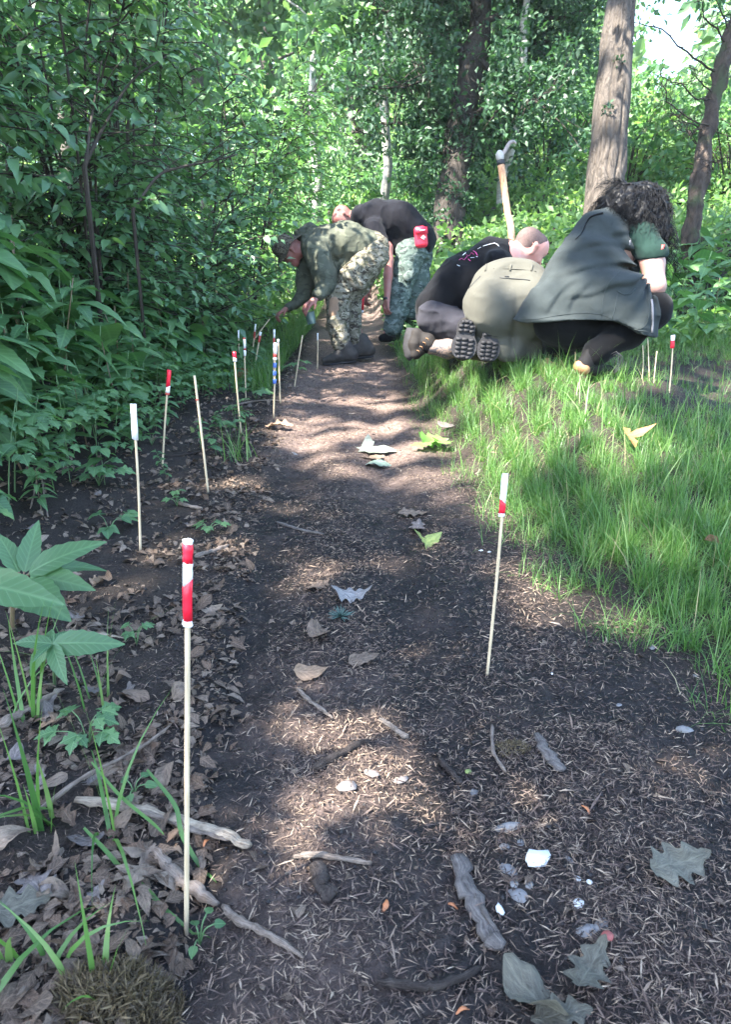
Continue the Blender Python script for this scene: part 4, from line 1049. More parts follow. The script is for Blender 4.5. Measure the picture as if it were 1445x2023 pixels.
# ------------------------------------------------------------------ 2 the man behind with the red pouch
def man_pouch():
    z = 7.15; b = P(785, 668, z); b[2] = height(b[0], b[1]); p = Person('bald ruddy person bending in black T-shirt, red pouch on the hip', z, b)
    q, L = head_prims(p.W(681, 431, 0), (-.30, -.35, -.85), (-.93, -.1, .38), 1.02, p.W(722, 425, 0), .062)
    q += p.chain((724, 432, 0, 26), (780, 440, 0, 30), (820, 478, 0, 26), s=1.3)
    shn, eln, wrn = (738, 452, -.19), (768, 515, -.24), (765, 592, -.26); shf, elf, wrf = (722, 452, .19), (738, 520, .12), (727, 576, -.02)
    q += p.chain((*shn, 13), (766, 490, -.24, 10.5), (*eln, 10), (767, 545, -.25, 9), (*wrn, 6.2)) + p.chain((*shf, 13), (*elf, 10), (*wrf, 6.2))
    for s_ in (-1, 1): q += p.chain((818+7*s_, 500, .1*s_, 20), (806+16*s_, 574, .1*s_, 14), (790+16*s_, 645-10*(s_+1), .1*s_, 8), (778+16*s_, 658-10*(s_+1), .1*s_, 5))
    w = p.W(*wrf); q += hand_prims(w, p.W(717, 606, -.05)-w, (.6, .3, -.2), (-.2, -.8, .1), .7, 1.0)
    w2 = p.W(*wrn); q += hand_prims(w2, p.W(763, 618, -.26)-w2, (.6, .6, 0), (-.8, 0, 0), .6, .95)
    p.part('body', q, .0082, SKIN_R, .02); eyes(p, L, 1.02)
    mb = MB(); V, Q, T, U = tube([p.W(763, 588, -.26), p.W(763.4, 593, -.26)], .031, 14); mb.add(V, Q, T, U); p.mb('wrist_watch', mb, DARK)
    q = p.chain((828, 474, 0, 34), (788, 440, 0, 40), (745, 432, 0, 35), (720, 434, 0, 27), (712, 428, 0, 18), s=1.2)
    q += p.chain((*shn, 21), (752, 484, -.23, 17), (760, 500, -.24, 14)) + p.chain((*shf, 20), (730, 485, .16, 16))
    q += p.chain((775, 475, 0, 20), (800, 490, 0, 22), s=1.2)
    p.part('t_shirt', q, .0085, C_NAVY, .04, disp=fold(.017, 8, (1.3, 1, .6), 14))
    q = [p.c((824, 482, 0, 31), (820, 494, 0, 31), s=1.2)]
    q += p.chain((812, 500, -.1, 29), (800, 540, -.1, 25), (792, 575, -.1, 22), (784, 620, -.1, 21), (776, 650, -.1, 19)) + p.chain((828, 498, .1, 27), (826, 545, .1, 23), (820, 580, .1, 21), (810, 620, .1, 17))
    tr = p.part('trousers', q, .0085, C_GREEN, .03, disp=fold(.021, 11, (.7, .9, 1.6), 19))
    p.part('cargo_pocket', [p.c((806, 528, -.235, 13), (808, 545, -.23, 12), ax=(0, 1, 0), s=.5)], .007, C_GREEN, .02, tr)
    for du, dv, s_ in ((0, 0, -.1), (32, -20, .1)):
        q = p.chain((778+du, 664+dv, s_, 11), (756+du, 668+dv, s_, 8), s=.9)+[p.c((778+du, 662+dv, s_, 12), (776+du, 644+dv, s_, 12))]
        p.part('boot', q, .008, L_BLACK, .03)
    # red first-aid pouch on the hip
    c = p.W(832, 468, -.27); ax = np.array([.97, .2, .1]); az = np.array([-.12, .05, .98]); ax -= az*(ax@az)/(az@az); ax /= np.linalg.norm(ax); az /= np.linalg.norm(az); ay = np.cross(az, ax)
    pc = cone(c-az*.055, .056, c+az*.055, .052, ay, .55); 
    po = p.part('pouch', [cone(c-az*.058-ax*.022, .040, c+az*.058-ax*.022, .038, ay, .8), cone(c-az*.058+ax*.022, .040, c+az*.058+ax*.022, .038, ay, .8)], .005, RED_N, .02, label='red first-aid pouch with white cross')
    fl = box(c+az*.050-ay*.040, ax, ay, az, .058, .004, .030); mb = MB(); mb.add(fl[0], fl[1]); p.mb('pouch_flap', mb, RED_N, po, False)
    for (a, h, hx, hz) in ((.014, -.012, .020, .006), (.014, -.012, .006, .020), (.010, .052, .024, .004)):
        mb = MB(); V, F = box(c+ax*a+az*h-ay*(.039 if h < 0 else .047), ax, ay, az, hx, .0035 if hx > hz else .0042, hz); mb.add(V, F); p.mb('white_mark', mb, WHITE_P, po, False)
    return p, p.W(717, 600, -.06)
M2, HAND2 = man_pouch()

# ------------------------------------------------------------------ 3 the kneeling man in the black T-shirt
def man_kneel():
    z = 4.5; b = P(880, 700, z); b[2] = height(b[0], b[1]); p = Person('kneeling person with cropped hair in printed black T-shirt, tattooed calf above dusty boot', z, b)
    f, u = (.78, .22, -.58), (.55, .10, .83)
    hc = p.W(1046, 493, 0); q, L = head_prims(hc, f, u, 1.02, p.W(1008, 512, 0), .066)
    q += p.chain((1000, 512, 0, 36), (915, 552, 0, 36), (860, 612, 0, 32), s=1.25)
    shn, eln, wrn = (985, 520, -.20), (1022, 600, -.22), (1085, 650, -.1); shf, elf = (1000, 505, .2), (1050, 580, .25)
    q += p.chain((*shn, 19), (*eln, 15), (*wrn, 10)) + p.chain((*shf, 19), (*elf, 15), (1095, 640, .2, 10))
    for s_ in (-1, 1): q += p.chain((862, 628, .1*s_, 28), (962, 668, .13*s_, 20), (915, 686, .13*s_, 13), (885, 687, .13*s_, 13), (848, 683, .13*s_, 9), (832, 686, .13*s_, 6))
    w = p.W(*wrn); q += hand_prims(w, (.7, .2, -.6), (-.3, 0, -.9), (0, .7, 0), .5); w = p.W(1095, 640, .2); q += hand_prims(w, (.7, .2, -.6), (-.3, 0, -.9), (0, -.7, 0), .5)
    bd = p.part('body', q, .0070, SKIN, .02); eyes(p, L, 1.02)
    # cropped hair: a thin cap
    fv = np.array(f)/np.linalg.norm(f); uv = np.array(u); uv -= fv*(uv@fv); uv /= np.linalg.norm(uv); rv = np.cross(fv, uv)
    cap = [cone(L(-.030, .035, 0), .0828, L(.024, .041, 0), .0786, rv, .90), ball(L(-.035, -.02, 0), .06, rv, 1.0)]
    p.part('cropped_hair', cap, .004, STUB, .02, disp=lambda Pt: .0012*vnoise(Pt*300, 3), post=lambda Pt, d: np.maximum(np.maximum(d, ((Pt-L(.0, .030, 0))@(fv*.80-uv*.60)+.002*vnoise(Pt*60, 1))), -((Pt-L(0, -.055, 0))@uv)))
    # T-shirt
    q = p.chain((866, 606, 0, 43), (912, 556, 0, 48), (975, 518, 0, 43), (1000, 514, 0, 32), s=1.2)
    q += p.chain((*shn, 28), (1004, 560, -.21, 25)) + p.chain((*shf, 28), (1025, 545, .22, 24)) + p.chain((905, 590, 0, 35), (950, 560, 0, 38), s=1.2)
    ts = p.part('t_shirt', q, .0075, C_BLACK, .05, disp=fold(.018, 7.5, (1.2, 1, .8), 24))
    # print down the back: white arc and magenta scribbles, as thin raised patches on the cloth
    rng = np.random.default_rng(2)
    dg = bpy.context.evaluated_depsgraph_get(); dg.update()
    def patch(px, wd, mat, name):
        from mathutils.bvhtree import BVHTree
        bv = BVHTree.FromObject(ts, dg); pts = []
        for uu, vv in px:
            o = CAM-p.b; d = ray(uu, vv); hit = bv.ray_cast(Vector(o), Vector(d/np.linalg.norm(d)))
            if hit[0] is not None: pts.append(np.array(hit[0])+np.array(hit[1])*.0025)
        if len(pts) > 1:
            mb = MB(); V, Q, T, U = tube(pts, wd, 6, flat=.3); mb.add(V, Q, T, U); obj(name, mb.mesh(name, mat), ts)
    patch([(955, 487), (968, 483), (978, 481), (984, 484), (986, 487)], .007, WHITE_P, 'white_print')
    for k, L_ in enumerate([[(908, 514), (912, 511), (918, 514), (924, 507)], [(922, 504), (928, 506), (932, 500), (937, 503)], [(936, 496), (941, 499), (944, 505)], [(926, 512), (930, 516)]]): patch(L_, .0042, MAG_P, 'magenta_print')
    for L_ in [[(904, 524), (909, 526)], [(942, 507), (944, 508)], [(930, 510), (938, 509)], [(915, 505), (921, 500)], [(945, 492), (951, 489)]]: patch(L_, .0042, WHITE_P, 'white_print')
    # trousers
    q = p.chain((862, 628, -.08, 37), (915, 652, -.12, 33), (962, 668, -.13, 24)) + p.chain((862, 626, .08, 37), (915, 650, .12, 32), (962, 668, .13, 24)) + p.chain((962, 672, .13, 22), (860, 685, .13, 17)) + [p.c((935, 678, -.13, 18), (962, 672, -.13, 22))]
    p.part('trousers', q, .0075, C_CHAR, .03, disp=fold(.018, 10, (.8, 1, 1.7), 29))
    p.part('tattooed_calf', p.chain((918, 688, -.13, 17.5), (885, 689, -.13, 18.5), (852, 686, -.13, 14)), .005, TATTOO, .02)
    for s_ in (-.13, .13):
        p.part('sock', p.chain((852, 684, s_, 14.5), (836, 684, s_, 14)), .006, C_BLACK, .02)
        q = p.chain((822, 658, s_, 10), (819, 680, s_, 12), (820, 700, s_, 9), s=1.25) + [p.c((826, 662, s_, 11), (844, 676, s_, 13.5)), p.c((844, 680, s_, 12), (824, 700, s_, 8.5)), p.c((846, 672, s_, 14), (850, 682, s_, 14))]
        bo = p.part('boot', q, .005, L_BROWN, .02, disp=fold(.0022, 24, (1, 1, 1), 7))
        for k in range(4):
            a = np.array([[842-6*k, 668+8*k], [848-6*k, 674+8*k]]); mb = MB(); V, Q, T, U = tube([p.W(a[0][0], a[0][1], s_-.045), p.W(a[1][0]-2, a[1][1]-5, s_-.052), p.W(a[1][0], a[1][1], s_-.045)], .0022, 5); mb.add(V, Q, T, U); p.mb('lace', mb, L_TAN, bo)
        mb = MB(); V, Q, T, U = tube([p.W(812, 648, s_), p.W(808, 664, s_), p.W(807, 684, s_), p.W(809, 700, s_), p.W(815, 709, s_)], [.030, .034, .040, .036, .026], 12, flat=.24); 
        mb.add(V, Q, T, U); p.mb('sole', mb, RUBBER, bo)
    return p
M3 = man_kneel()

# ------------------------------------------------------------------ 4 the kneeling man in beige trousers, seen from behind
def man_beige():
    z = 3.55; b = P(985, 705, z); b[2] = height(b[0], b[1]); p = Person('kneeling person bent forward seen from behind in beige trousers, boot soles towards the viewer', z, b)
    q = p.chain((1000, 600, 0, 48), (1020, 575, .25, 40), (1040, 585, .55, 38), (1050, 595, .72, 26))
    hq, L = head_prims(p.W(1055, 620, .86), (.05, .45, -.9), (.05, .9, .3), 1.0, p.W(1050, 585, .7)); q += hq
    for s_, kx in ((-1, 957), (1, 1088)):
        q += p.chain((1000+38*s_, 606, .03, 38), (kx, 664, .36, 18))
        q += p.chain(*([(955, 682, .34, 14), (940, 688, .10, 12), (932, 684, .06, 8)] if s_ < 0 else [(1088, 678, .34, 13), (1050, 695, .12, 11), (1008, 695, .0, 8), (988, 686, .06, 7)]))
        q += p.chain((1040+58*s_, 585, .6, 20), (1050+75*s_, 640, .66, 18), (1050+50*s_, 700, .72, 12))
        w = p.W(1050+50*s_, 700, .72); q += hand_prims(w, (-.2*s_, .8, -.2), (0, 0, -1), (-s_, 0, 0), .3)
    p.part('body', q, .0095, SKIN, .02); eyes(p, L)
    # trousers
    q = [p.c((972, 598, 0, 52), (978, 566, .06, 47)), p.c((1046, 598, 0, 53), (1040, 566, .06, 48)), p.c((1008, 568, .10, 48), (1010, 564, .18, 46))]
    q += p.chain((976, 620, -.02, 50), (965, 660, .16, 36), (955, 672, .36, 30)) + p.chain((1042, 618, -.02, 54), (1072, 650, .16, 36), (1092, 664, .36, 26))
    q += p.chain((1090, 680, .34, 22), (1050, 697, .10, 17), (1010, 696, .0, 14), (988, 690, -.01, 13)) + p.chain((955, 684, .34, 24), (935, 690, .05, 19))
    def crease(Pt): return fold(.013, 7, (.8, 1, 1.6), 33)(Pt) + .010*np.exp(-((Pt[:, 0]-p.W(1010, 600)[0])/.016)**2)*(1-sstep(p.W(0, 600)[2], p.W(0, 560)[2], Pt[:, 2]))
    tr = p.part('trousers', q, .0075, C_BEIGE, .07, disp=crease)
    # back seam, pocket with dark zip, belt loops: short raised welts laid on the cloth
    from mathutils.bvhtree import BVHTree
    dg = bpy.context.evaluated_depsgraph_get(); dg.update(); bv = BVHTree.FromObject(tr, dg)
    def welt(px, wd, mat, name, flat=.35, lift=.001, label=None):
        pts = []
        for uu, vv in px:
            d = ray(uu, vv); hit = bv.ray_cast(Vector(CAM-p.b), Vector(d/np.linalg.norm(d)))
            if hit[0] is not None: pts.append(np.array(hit[0])+np.array(hit[1])*lift)
        if len(pts) > 1:
            mb = MB(); V, Q, T, U = tube(pts, wd, 8, flat=flat); mb.add(V, Q, T, U); o = obj(name, mb.mesh(name, mat), tr)
            if label: o['label'] = label
    welt([(988, 549), (1003, 550), (1018, 551), (1034, 552), (1048, 554)], .0045, DARK, 'pocket_zip', label='black zip across the back pocket')
    welt([(998, 546), (1006, 547)], .007, DARK, 'zip_pull')
    welt([(916, 585), (926, 571), (938, 558), (950, 546)], .004, DARK, 'side_zip')
    welt([(1008, 572), (1008, 600), (1007, 630), (1006, 655)], .0016, C_BEIGE, 'back_seam', .8, .0)
    welt([(946, 533), (975, 531), (1005, 531), (1035, 533), (1060, 537)], .0030, C_BEIGE, 'waist_seam', .8)
    for u in (962, 1010, 1052): welt([(u, 523), (u-2, 536)], .005, C_BEIGE, 'belt_loop', .5, .003)
    q = p.chain((1008, 566, .16, 47), (1030, 574, .40, 50), (1045, 580, .62, 48)) + p.chain((985, 570, .62, 28), (975, 640, .66, 26)) + p.chain((1105, 575, .62, 28), (1125, 620, .66, 26))
    p.part('shirt', q, .008, C_SHIRTG, .06, disp=fold(.008, 10, (1, 1, 1), 37))
    # boots: soles face the viewer, toes on the ground
    for k, (hu, hv, tu, tv, wd) in enumerate(((924, 646, 914, 698, 25), (972, 656, 962, 702, 23))):
        q = p.chain((hu, hv, .02, wd*.75), (tu, tv-4, .02, wd*.72), s=1.0) + [p.c((hu+3, hv+4, .03, wd*.72), (hu+22, hv+28, .14, wd*.85)), p.c((tu+4, tv-6, .04, wd*.6), (hu+22, hv+28, .14, wd*.7))]
        bo = p.part('boot', q, .006, L_BROWN, .03, disp=fold(.003, 30, (1, 1, 1), 7))
        A = p.W(hu, hv-14, -.055); B = p.W(tu, tv+12, -.035); ax = (B-A); Ln = np.linalg.norm(ax); ax /= Ln
        ay = np.cross(ax, FWD); ay /= np.linalg.norm(ay); az = np.cross(ay, ax)
        if az@FWD > 0: az = -az; ay = -ay
        out = []; n = 30
        for i in range(n):
            a = i/n*2*np.pi; t = .5-.5*math.cos(a); w = p.r(wd)*(.80+.22*math.sin(max(0, (t-.35))*4)-.16*math.exp(-((t-.38)/.13)**2)); e = abs(math.sin(a))**.45*(1 if math.sin(a) > 0 else -1)
            out.append((t*Ln, e*w))
        mb = MB(); V = [A+ax*s0+ay*w0+az*h for h in (-.012, .012) for s0, w0 in out]
        i = np.arange(n); mb.add(V, np.stack([i, (i+1) % n, n+(i+1) % n, n+i], -1)); 
        mb.add([A+ax*Ln*.5+az*.012]+V[n:], None, np.stack([np.zeros(n, int), 1+i, 1+(i+1) % n], -1)); mb.add([A+ax*Ln*.5-az*.012]+V[:n], None, np.stack([np.zeros(n, int), 1+(i+1) % n, 1+i], -1))
        so = p.mb('sole', mb, RUBBER, bo, False)
        rng = np.random.default_rng(k)
        for t in np.linspace(.06, .94, 9):
            if .33 < t < .43: continue
            for w in (-.62, 0, .62):
                wl = p.r(wd)*(.8 if t > .4 else .68)
                if abs(w) > .5 and (t < .09 or t > .9): wl *= .7
                V, F = box(A+ax*t*Ln+ay*w*wl+az*.015+ax*(.004*abs(w)), ax+ay*.25*w, ay-ax*.25*w, az, .0062, wl*(.24 if w else .27), .0055); mb = MB(); mb.add(V, F); p.mb('tread_lug', mb, RUBBER, so, False)
    return p
M4_ = man_beige()

# ------------------------------------------------------------------ 5 the squatting woman
def woman():
    z = 3.4; b = P(1140, 735, z); b[2] = height(b[0], b[1]); p = Person('squatting person with long curly black hair, dark green fleece gilet and black trousers', z, b)
    hc = p.W(1272, 425, .04)
    q, L = head_prims(hc, (.62, .62, -.48), (.30, .25, .9), 1.0, p.W(1235, 452, .02), .052)
    q += p.chain((1228, 462, .02, 50), (1180, 530, .03, 58), (1130, 615, .02, 62), s=.85)
    q += p.chain((1262, 462, -.04, 24), (1291, 520, -.08, 22), (1294, 566, -.08, 21), (1270, 590, .05, 17), (1235, 600, .22, 13)) + p.chain((1190, 455, .2, 24), (1240, 560, .32, 20), (1285, 600, .36, 14))
    w = p.W(1235, 600, .22); q += hand_prims(w, (-.3, .8, -.2), (0, 0, -1), (.5, 0, .2), .5, .9); w = p.W(1285, 600, .36); q += hand_prims(w, (.5, .6, -.4), (0, 0, -1), (-.5, 0, .2), .5, .9)
    q += p.chain((1130, 640, .0, 34), (1285, 612, -.06, 22), (1178, 692, -.12, 14), (1180, 712, -.12, 8)) + p.chain((1120, 635, .14, 36), (1240, 614, .34, 22), (1104, 690, .16, 13), (1106, 706, .16, 8))
    p.part('body', q, .0078, SKIN_P, .02); eyes(p, L)
    # trousers
    q = p.chain((1105, 628, 0, 50), (1135, 632, 0, 52)) + p.chain((1130, 642, .02, 46), (1215, 630, -.01, 40), (1288, 610, -.05, 36)) + p.chain((1292, 614, -.05, 34), (1240, 656, -.08, 31), (1180, 696, -.12, 24), (1170, 706, -.13, 20))
    q += p.chain((1115, 640, .12, 50), (1240, 612, .34, 34)) + p.chain((1238, 616, .34, 30), (1150, 660, .24, 28), (1100, 694, .16, 23)) + p.chain((1100, 640, .05, 40), (1108, 668, .10, 26), (1100, 694, .16, 22))
    p.part('trousers', q, .0075, C_PANT, .04, disp=fold(.006, 12, (1, 1, 1.3), 43))
    # gilet: loose, flared, hem cut along a wavy line
    q = p.chain((1150, 622, .02, 102), (1168, 560, .02, 92), (1196, 490, .03, 72), (1218, 462, .03, 56), s=.72)
    q += p.chain((1120, 600, .0, 70), (1074, 616, -.02, 42), (1026, 640, -.02, 15)) + p.chain((1222, 590, -.11, 60), (1250, 640, -.12, 50), (1256, 690, -.12, 44), s=.9) + [p.c((1175, 690, .02, 112), (1100, 690, .02, 80), s=.85)]
    q += p.chain((1200, 462, .12, 40), (1252, 458, -.02, 34)) 
    q += [cone(p.W(1266, 470, -.06), p.r(27), p.W(1292, 560, -.09), p.r(36), None, 1, .02, '-')]
    hx = np.array([p.W(u, 640)[0] for u in (1010, 1035, 1070, 1110, 1150, 1190, 1215, 1235, 1262, 1300)]); hz = np.array([p.W(1100, v)[2] for v in (632, 637, 634, 629, 627, 629, 640, 653, 660, 664)])
    fx = p.W(1290, 600, -.1)[0]
    def hem(Pt, d):
        d = np.maximum(d, np.interp(Pt[:, 0], hx, hz)-Pt[:, 2])
        d = np.maximum(d, np.where(Pt[:, 2] < p.W(0, 575)[2], Pt[:, 0]-fx-.02*(Pt[:, 2]-p.W(0, 600)[2]), -1))
        return d
    def gf(Pt):
        a = p.W(1265, 520, 0); e = Pt-a; r = np.sqrt((e[:, 0]*1.0)**2+(e[:, 2]*1.0)**2)
        ang = np.arctan2(e[:, 2]+.04, -e[:, 0])
        rad = .017*np.sin(ang*12+2.2*vnoise(Pt*6, 2))*np.exp(-(r/.30)**2)*sstep(.02, .08, r)
        cr = 0
        for px, A in (([(1262, 512), (1215, 492), (1165, 488), (1120, 500)], .010), ([(1258, 540), (1205, 528), (1150, 532), (1100, 548)], .013), ([(1240, 566), (1190, 566), (1150, 585), (1105, 590)], .008), ([(1250, 470), (1215, 468), (1185, 476)], .008), ([(1110, 620), (1120, 590), (1150, 560)], .006), ([(1070, 620), (1095, 580), (1120, 555)], .006)):
            sp = np.array([p.W(u, v) for u, v, _ in curve_pts(np.array([(u, v, 0) for u, v in px]), 26)])[:, [0, 2]]
            dd = Pt[:, None, [0, 2]]-sp[None]; k = (dd**2).sum(2).argmin(1); e1 = dd[np.arange(len(Pt)), k]; t = np.hypot(e1[:, 0], e1[:, 1])*np.sign(e1[:, 1]+1e-9); fd = np.sin(np.pi*np.clip((k+.5)/26, 0, 1))**.5
            cr = cr + A*fd*(np.exp(-(t/.010)**2)-.9*np.exp(-((t-.022)/.014)**2))
        return cr + rad + fold(.015, 6, (.8, 1, 1.5), 47)(Pt)
    gl = p.part('gilet', q, .0072, C_FLEECE, .05, disp=gf, post=hem, lap=1)
    from mathutils.bvhtree import BVHTree
    dg = bpy.context.evaluated_depsgraph_get(); dg.update(); bv = BVHTree.FromObject(gl, dg)
    def welt(px, wd, mat, name, flat=.5, lift=.001, n=0):
        pts = []
        pp = curve_pts(np.array([(u, v, 0) for u, v in px]), n)[:, :2] if n else px
        for uu, vv in pp:
            d = ray(uu, vv); hit = bv.ray_cast(Vector(CAM-p.b), Vector(d/np.linalg.norm(d)))
            if hit[0] is not None: pts.append(np.array(hit[0])+np.array(hit[1])*lift)
        pts = [a for i, a in enumerate(pts) if i == 0 or np.linalg.norm(a-pts[i-1]) < .08]
        if len(pts) > 1:
            mb = MB(); V, Q, T, U = tube(pts, wd, 8, flat=flat); mb.add(V, Q, T, U); obj(name, mb.mesh(name, mat), gl)
    TRIM = mat_plain('grey_trim', (.16, .15, .155), .7, .1, 30, 0); SEAM = mat_plain('dark_seam', (.022, .030, .030), .8, .1, 30, 0)
    welt([(1226, 535), (1204, 560), (1193, 590), (1190, 625)], .0022, SEAM, 'side_seam', n=14)
    welt([(1222, 580), (1216, 610), (1212, 634), (1235, 646), (1262, 650), (1278, 640), (1284, 610), (1280, 588)], .0022, SEAM, 'pocket_seam', n=24)
    welt([(1220, 574), (1234, 582), (1248, 579), (1256, 570)], .0042, SEAM, 'pocket_opening', n=10)
    welt([(1025, 630), (1062, 630), (1110, 622), (1150, 619), (1188, 621), (1214, 632), (1238, 646), (1262, 652), (1282, 655)], .0018, SEAM, 'hem_seam', n=40)
    welt([(1288, 592), (1289, 615), (1289, 640), (1288, 658)], .0048, TRIM, 'front_zip', n=8, lift=.004)
    welt([(1246, 498), (1245, 478), (1250, 458), (1262, 444), (1280, 440)], .0042, TRIM, 'armhole_trim', n=12)
    # T-shirt sleeve
    q = p.chain((1250, 462, -.02, 32), (1268, 470, -.05, 31), (1290, 502, -.08, 27), (1292, 506, -.08, 27)) + p.chain((1235, 455, .02, 36), (1262, 462, -.02, 30))
    sl = p.part('t_shirt_sleeve', q, .006, C_DGREEN, .03, disp=fold(.006, 14, (1, 1, 1), 53), post=lambda Pt, d: np.maximum(d, (p.W(1292, 510, -.08)-Pt)@np.array([-.12, 0, .99])))
    mb = MB(); V, F = box(p.W(1309, 492, -.14), (1, .3, 0), (0, 1, 0), (.2, 0, 1), .006, .006, .018); mb.add(V, F); p.mb('sleeve_patch', mb, mat_plain('red_patch', (.5, .06, .05), .6, .2, 50, 0), sl, False)
    # boots with tan heels
    for k, (u, v, s_) in enumerate(((1160, 722, -.14), (1098, 716, .15))):
        q = p.chain((u-8, v+2, s_, 13), (u+22, v+7, s_+.03, 12), (u+46, v+9, s_+.07, 9)) + [p.c((u-4, v-2, s_, 14), (u+8, v-22, s_, 15))]
        bo = p.part('boot', q, .006, L_BLACK, .03)
        p.part('tan_heel', [p.c((u-14, v+2, s_-.008, 12), (u-6, v+6, s_-.008, 13.5))], .005, L_TAN, .02, bo)
        for j in range(3):
            a = p.W(u+48+4*j, v-22+3*j, s_-.02); pts = curve_pts([a, a+[.02, -.02, .012], a+[.03, -.02, -.03], a+[.015-.01*j, -.02, -.07]], 12); mb = MB(); V, Q, T, U = tube(pts, .0018, 5); mb.add(V, Q, T, U); p.mb('lace', mb, DARK, bo)
    # hair: a full mass with many curling locks on top of it
    rng = np.random.default_rng(12)
    q = p.chain((1238, 412, .06, 46), (1272, 410, .0, 45)) + p.chain((1222, 406, .06, 40), (1198, 410, .06, 18)) + p.chain((1282, 420, -.02, 33), (1302, 456, -.03, 20), (1304, 488, -.02, 11)) + [p.c((1248, 425, -.02, 42), (1276, 445, -.03, 36))]
    def hd(Pt): return .010*fbm(Pt*34, 3, 5)+.007*np.sin(Pt[:, 2]*90+6*vnoise(Pt*20, 7))
    hp = p.part('hair', q, .006, HAIR, .03, disp=hd)
    tri = MB(); roots = np.array([v.co[:] for v in hp.data.vertices]); nr = np.array([v.normal[:] for v in hp.data.vertices])
    front = np.where(nr[:, 1] < .55)[0]
    top = p.W(1268, 372, .03)-p.b
    for i in rng.choice(front, 3000):
        r0 = roots[i]; out = nr[i]
        flow = r0-top; flow[2] -= .07; flow -= out*(flow@out); flow /= np.linalg.norm(flow)+1e-6
        Ln = rng.uniform(.05, .12); n = 9; t = np.linspace(0, 1, n); sd = np.cross(flow, out); ph = rng.uniform(0, 6); fr = rng.uniform(9, 17); am = rng.uniform(.004, .009)
        pts = r0-out*.004+np.outer(t*Ln, flow)+np.outer(am*np.sin(ph+fr*t), sd)+np.outer(am*(np.cos(ph+fr*t)*.9+.6)*np.minimum(1, t*4)-t*t*.034, out)+np.outer(-(t**2)*Ln*.22, [0, 0, 1])
        V, Q, T, U = tube(pts, np.linspace(.0014, .0006, n), 3, cap=False); tri.add(V, Q)
    for u, v in [(1195, 408), (1205, 418), (1215, 400), (1330, 470), (1326, 500), (1318, 450), (1310, 515), (1240, 420), (1225, 422)]:
        a = p.W(u, v, -.02)-p.b
        for j in range(9):
            t = np.linspace(0, 1, 16); g = np.array([rng.normal()*.04-(.03 if u < 1260 else -.005), -.01, -.10-.08*rng.random()])
            pts = a+rng.normal(size=3)*.012+np.outer(t, g)+np.outer(.009*np.sin(t*14+j), [1, 0, .2])+np.outer(.009*np.cos(t*14+j), [0, 1, 0]); V, Q, T, U = tube(pts, np.linspace(.0016, .0007, 16), 3, cap=False); tri.add(V, Q)
    pts = []
    for uu, vv in curve_pts(np.array([(1192, 422, 0), (1170, 428, 0), (1160, 440, 0), (1150, 462, 0), (1138, 474, 0)]), 16)[:, :2]:
        d = ray(uu, vv); hit = bv.ray_cast(Vector(CAM-p.b), Vector(d/np.linalg.norm(d)))
        if hit[0] is not None: pts.append(np.array(hit[0])+np.array(hit[1])*.003)
    if len(pts) > 2: V, Q, T, U = tube(pts, np.linspace(.005, .0015, len(pts)), 6, cap=False); tri.add(V, Q)
    tag(obj('lock', tri.mesh('lock', HAIR), hp), kind='stuff')
    return p
W5 = woman()

# ================================================================== marker skewers
BAMBOO = NT('bamboo'); _co = BAMBOO.obj(); BAMBOO = BAMBOO.base(BAMBOO.ramp(BAMBOO.noise(BAMBOO.scale(_co, (0.875, 0.875, 0.07)), 300, 3), [(.3, (0.455, 0.35, 0.2188)), (.7, (0.595, 0.4813, 0.3325))]), .5, .4)
TAPE_R = mat_plain('red_tape', (.72, .012, .035), .45, .1, 60, .15, 200, .002)
TAPE_W = mat_plain('white_tape', (.78, .78, .78), .45, .05, 60, .15, 200, .002)
TAPE_B = mat_plain('blue_tape', (.08, .16, .48), .5, .1, 60, 0)
TAPE_D = mat_plain('dull_red_tape', (.42, .06, .05), .5, .1, 60, 0)
TCOL = {'r': (TAPE_R, 'red_tape'), 'w': (TAPE_W, 'white_tape'), 'b': (TAPE_B, 'blue_tape'), 'd': (TAPE_D, 'red_band')}
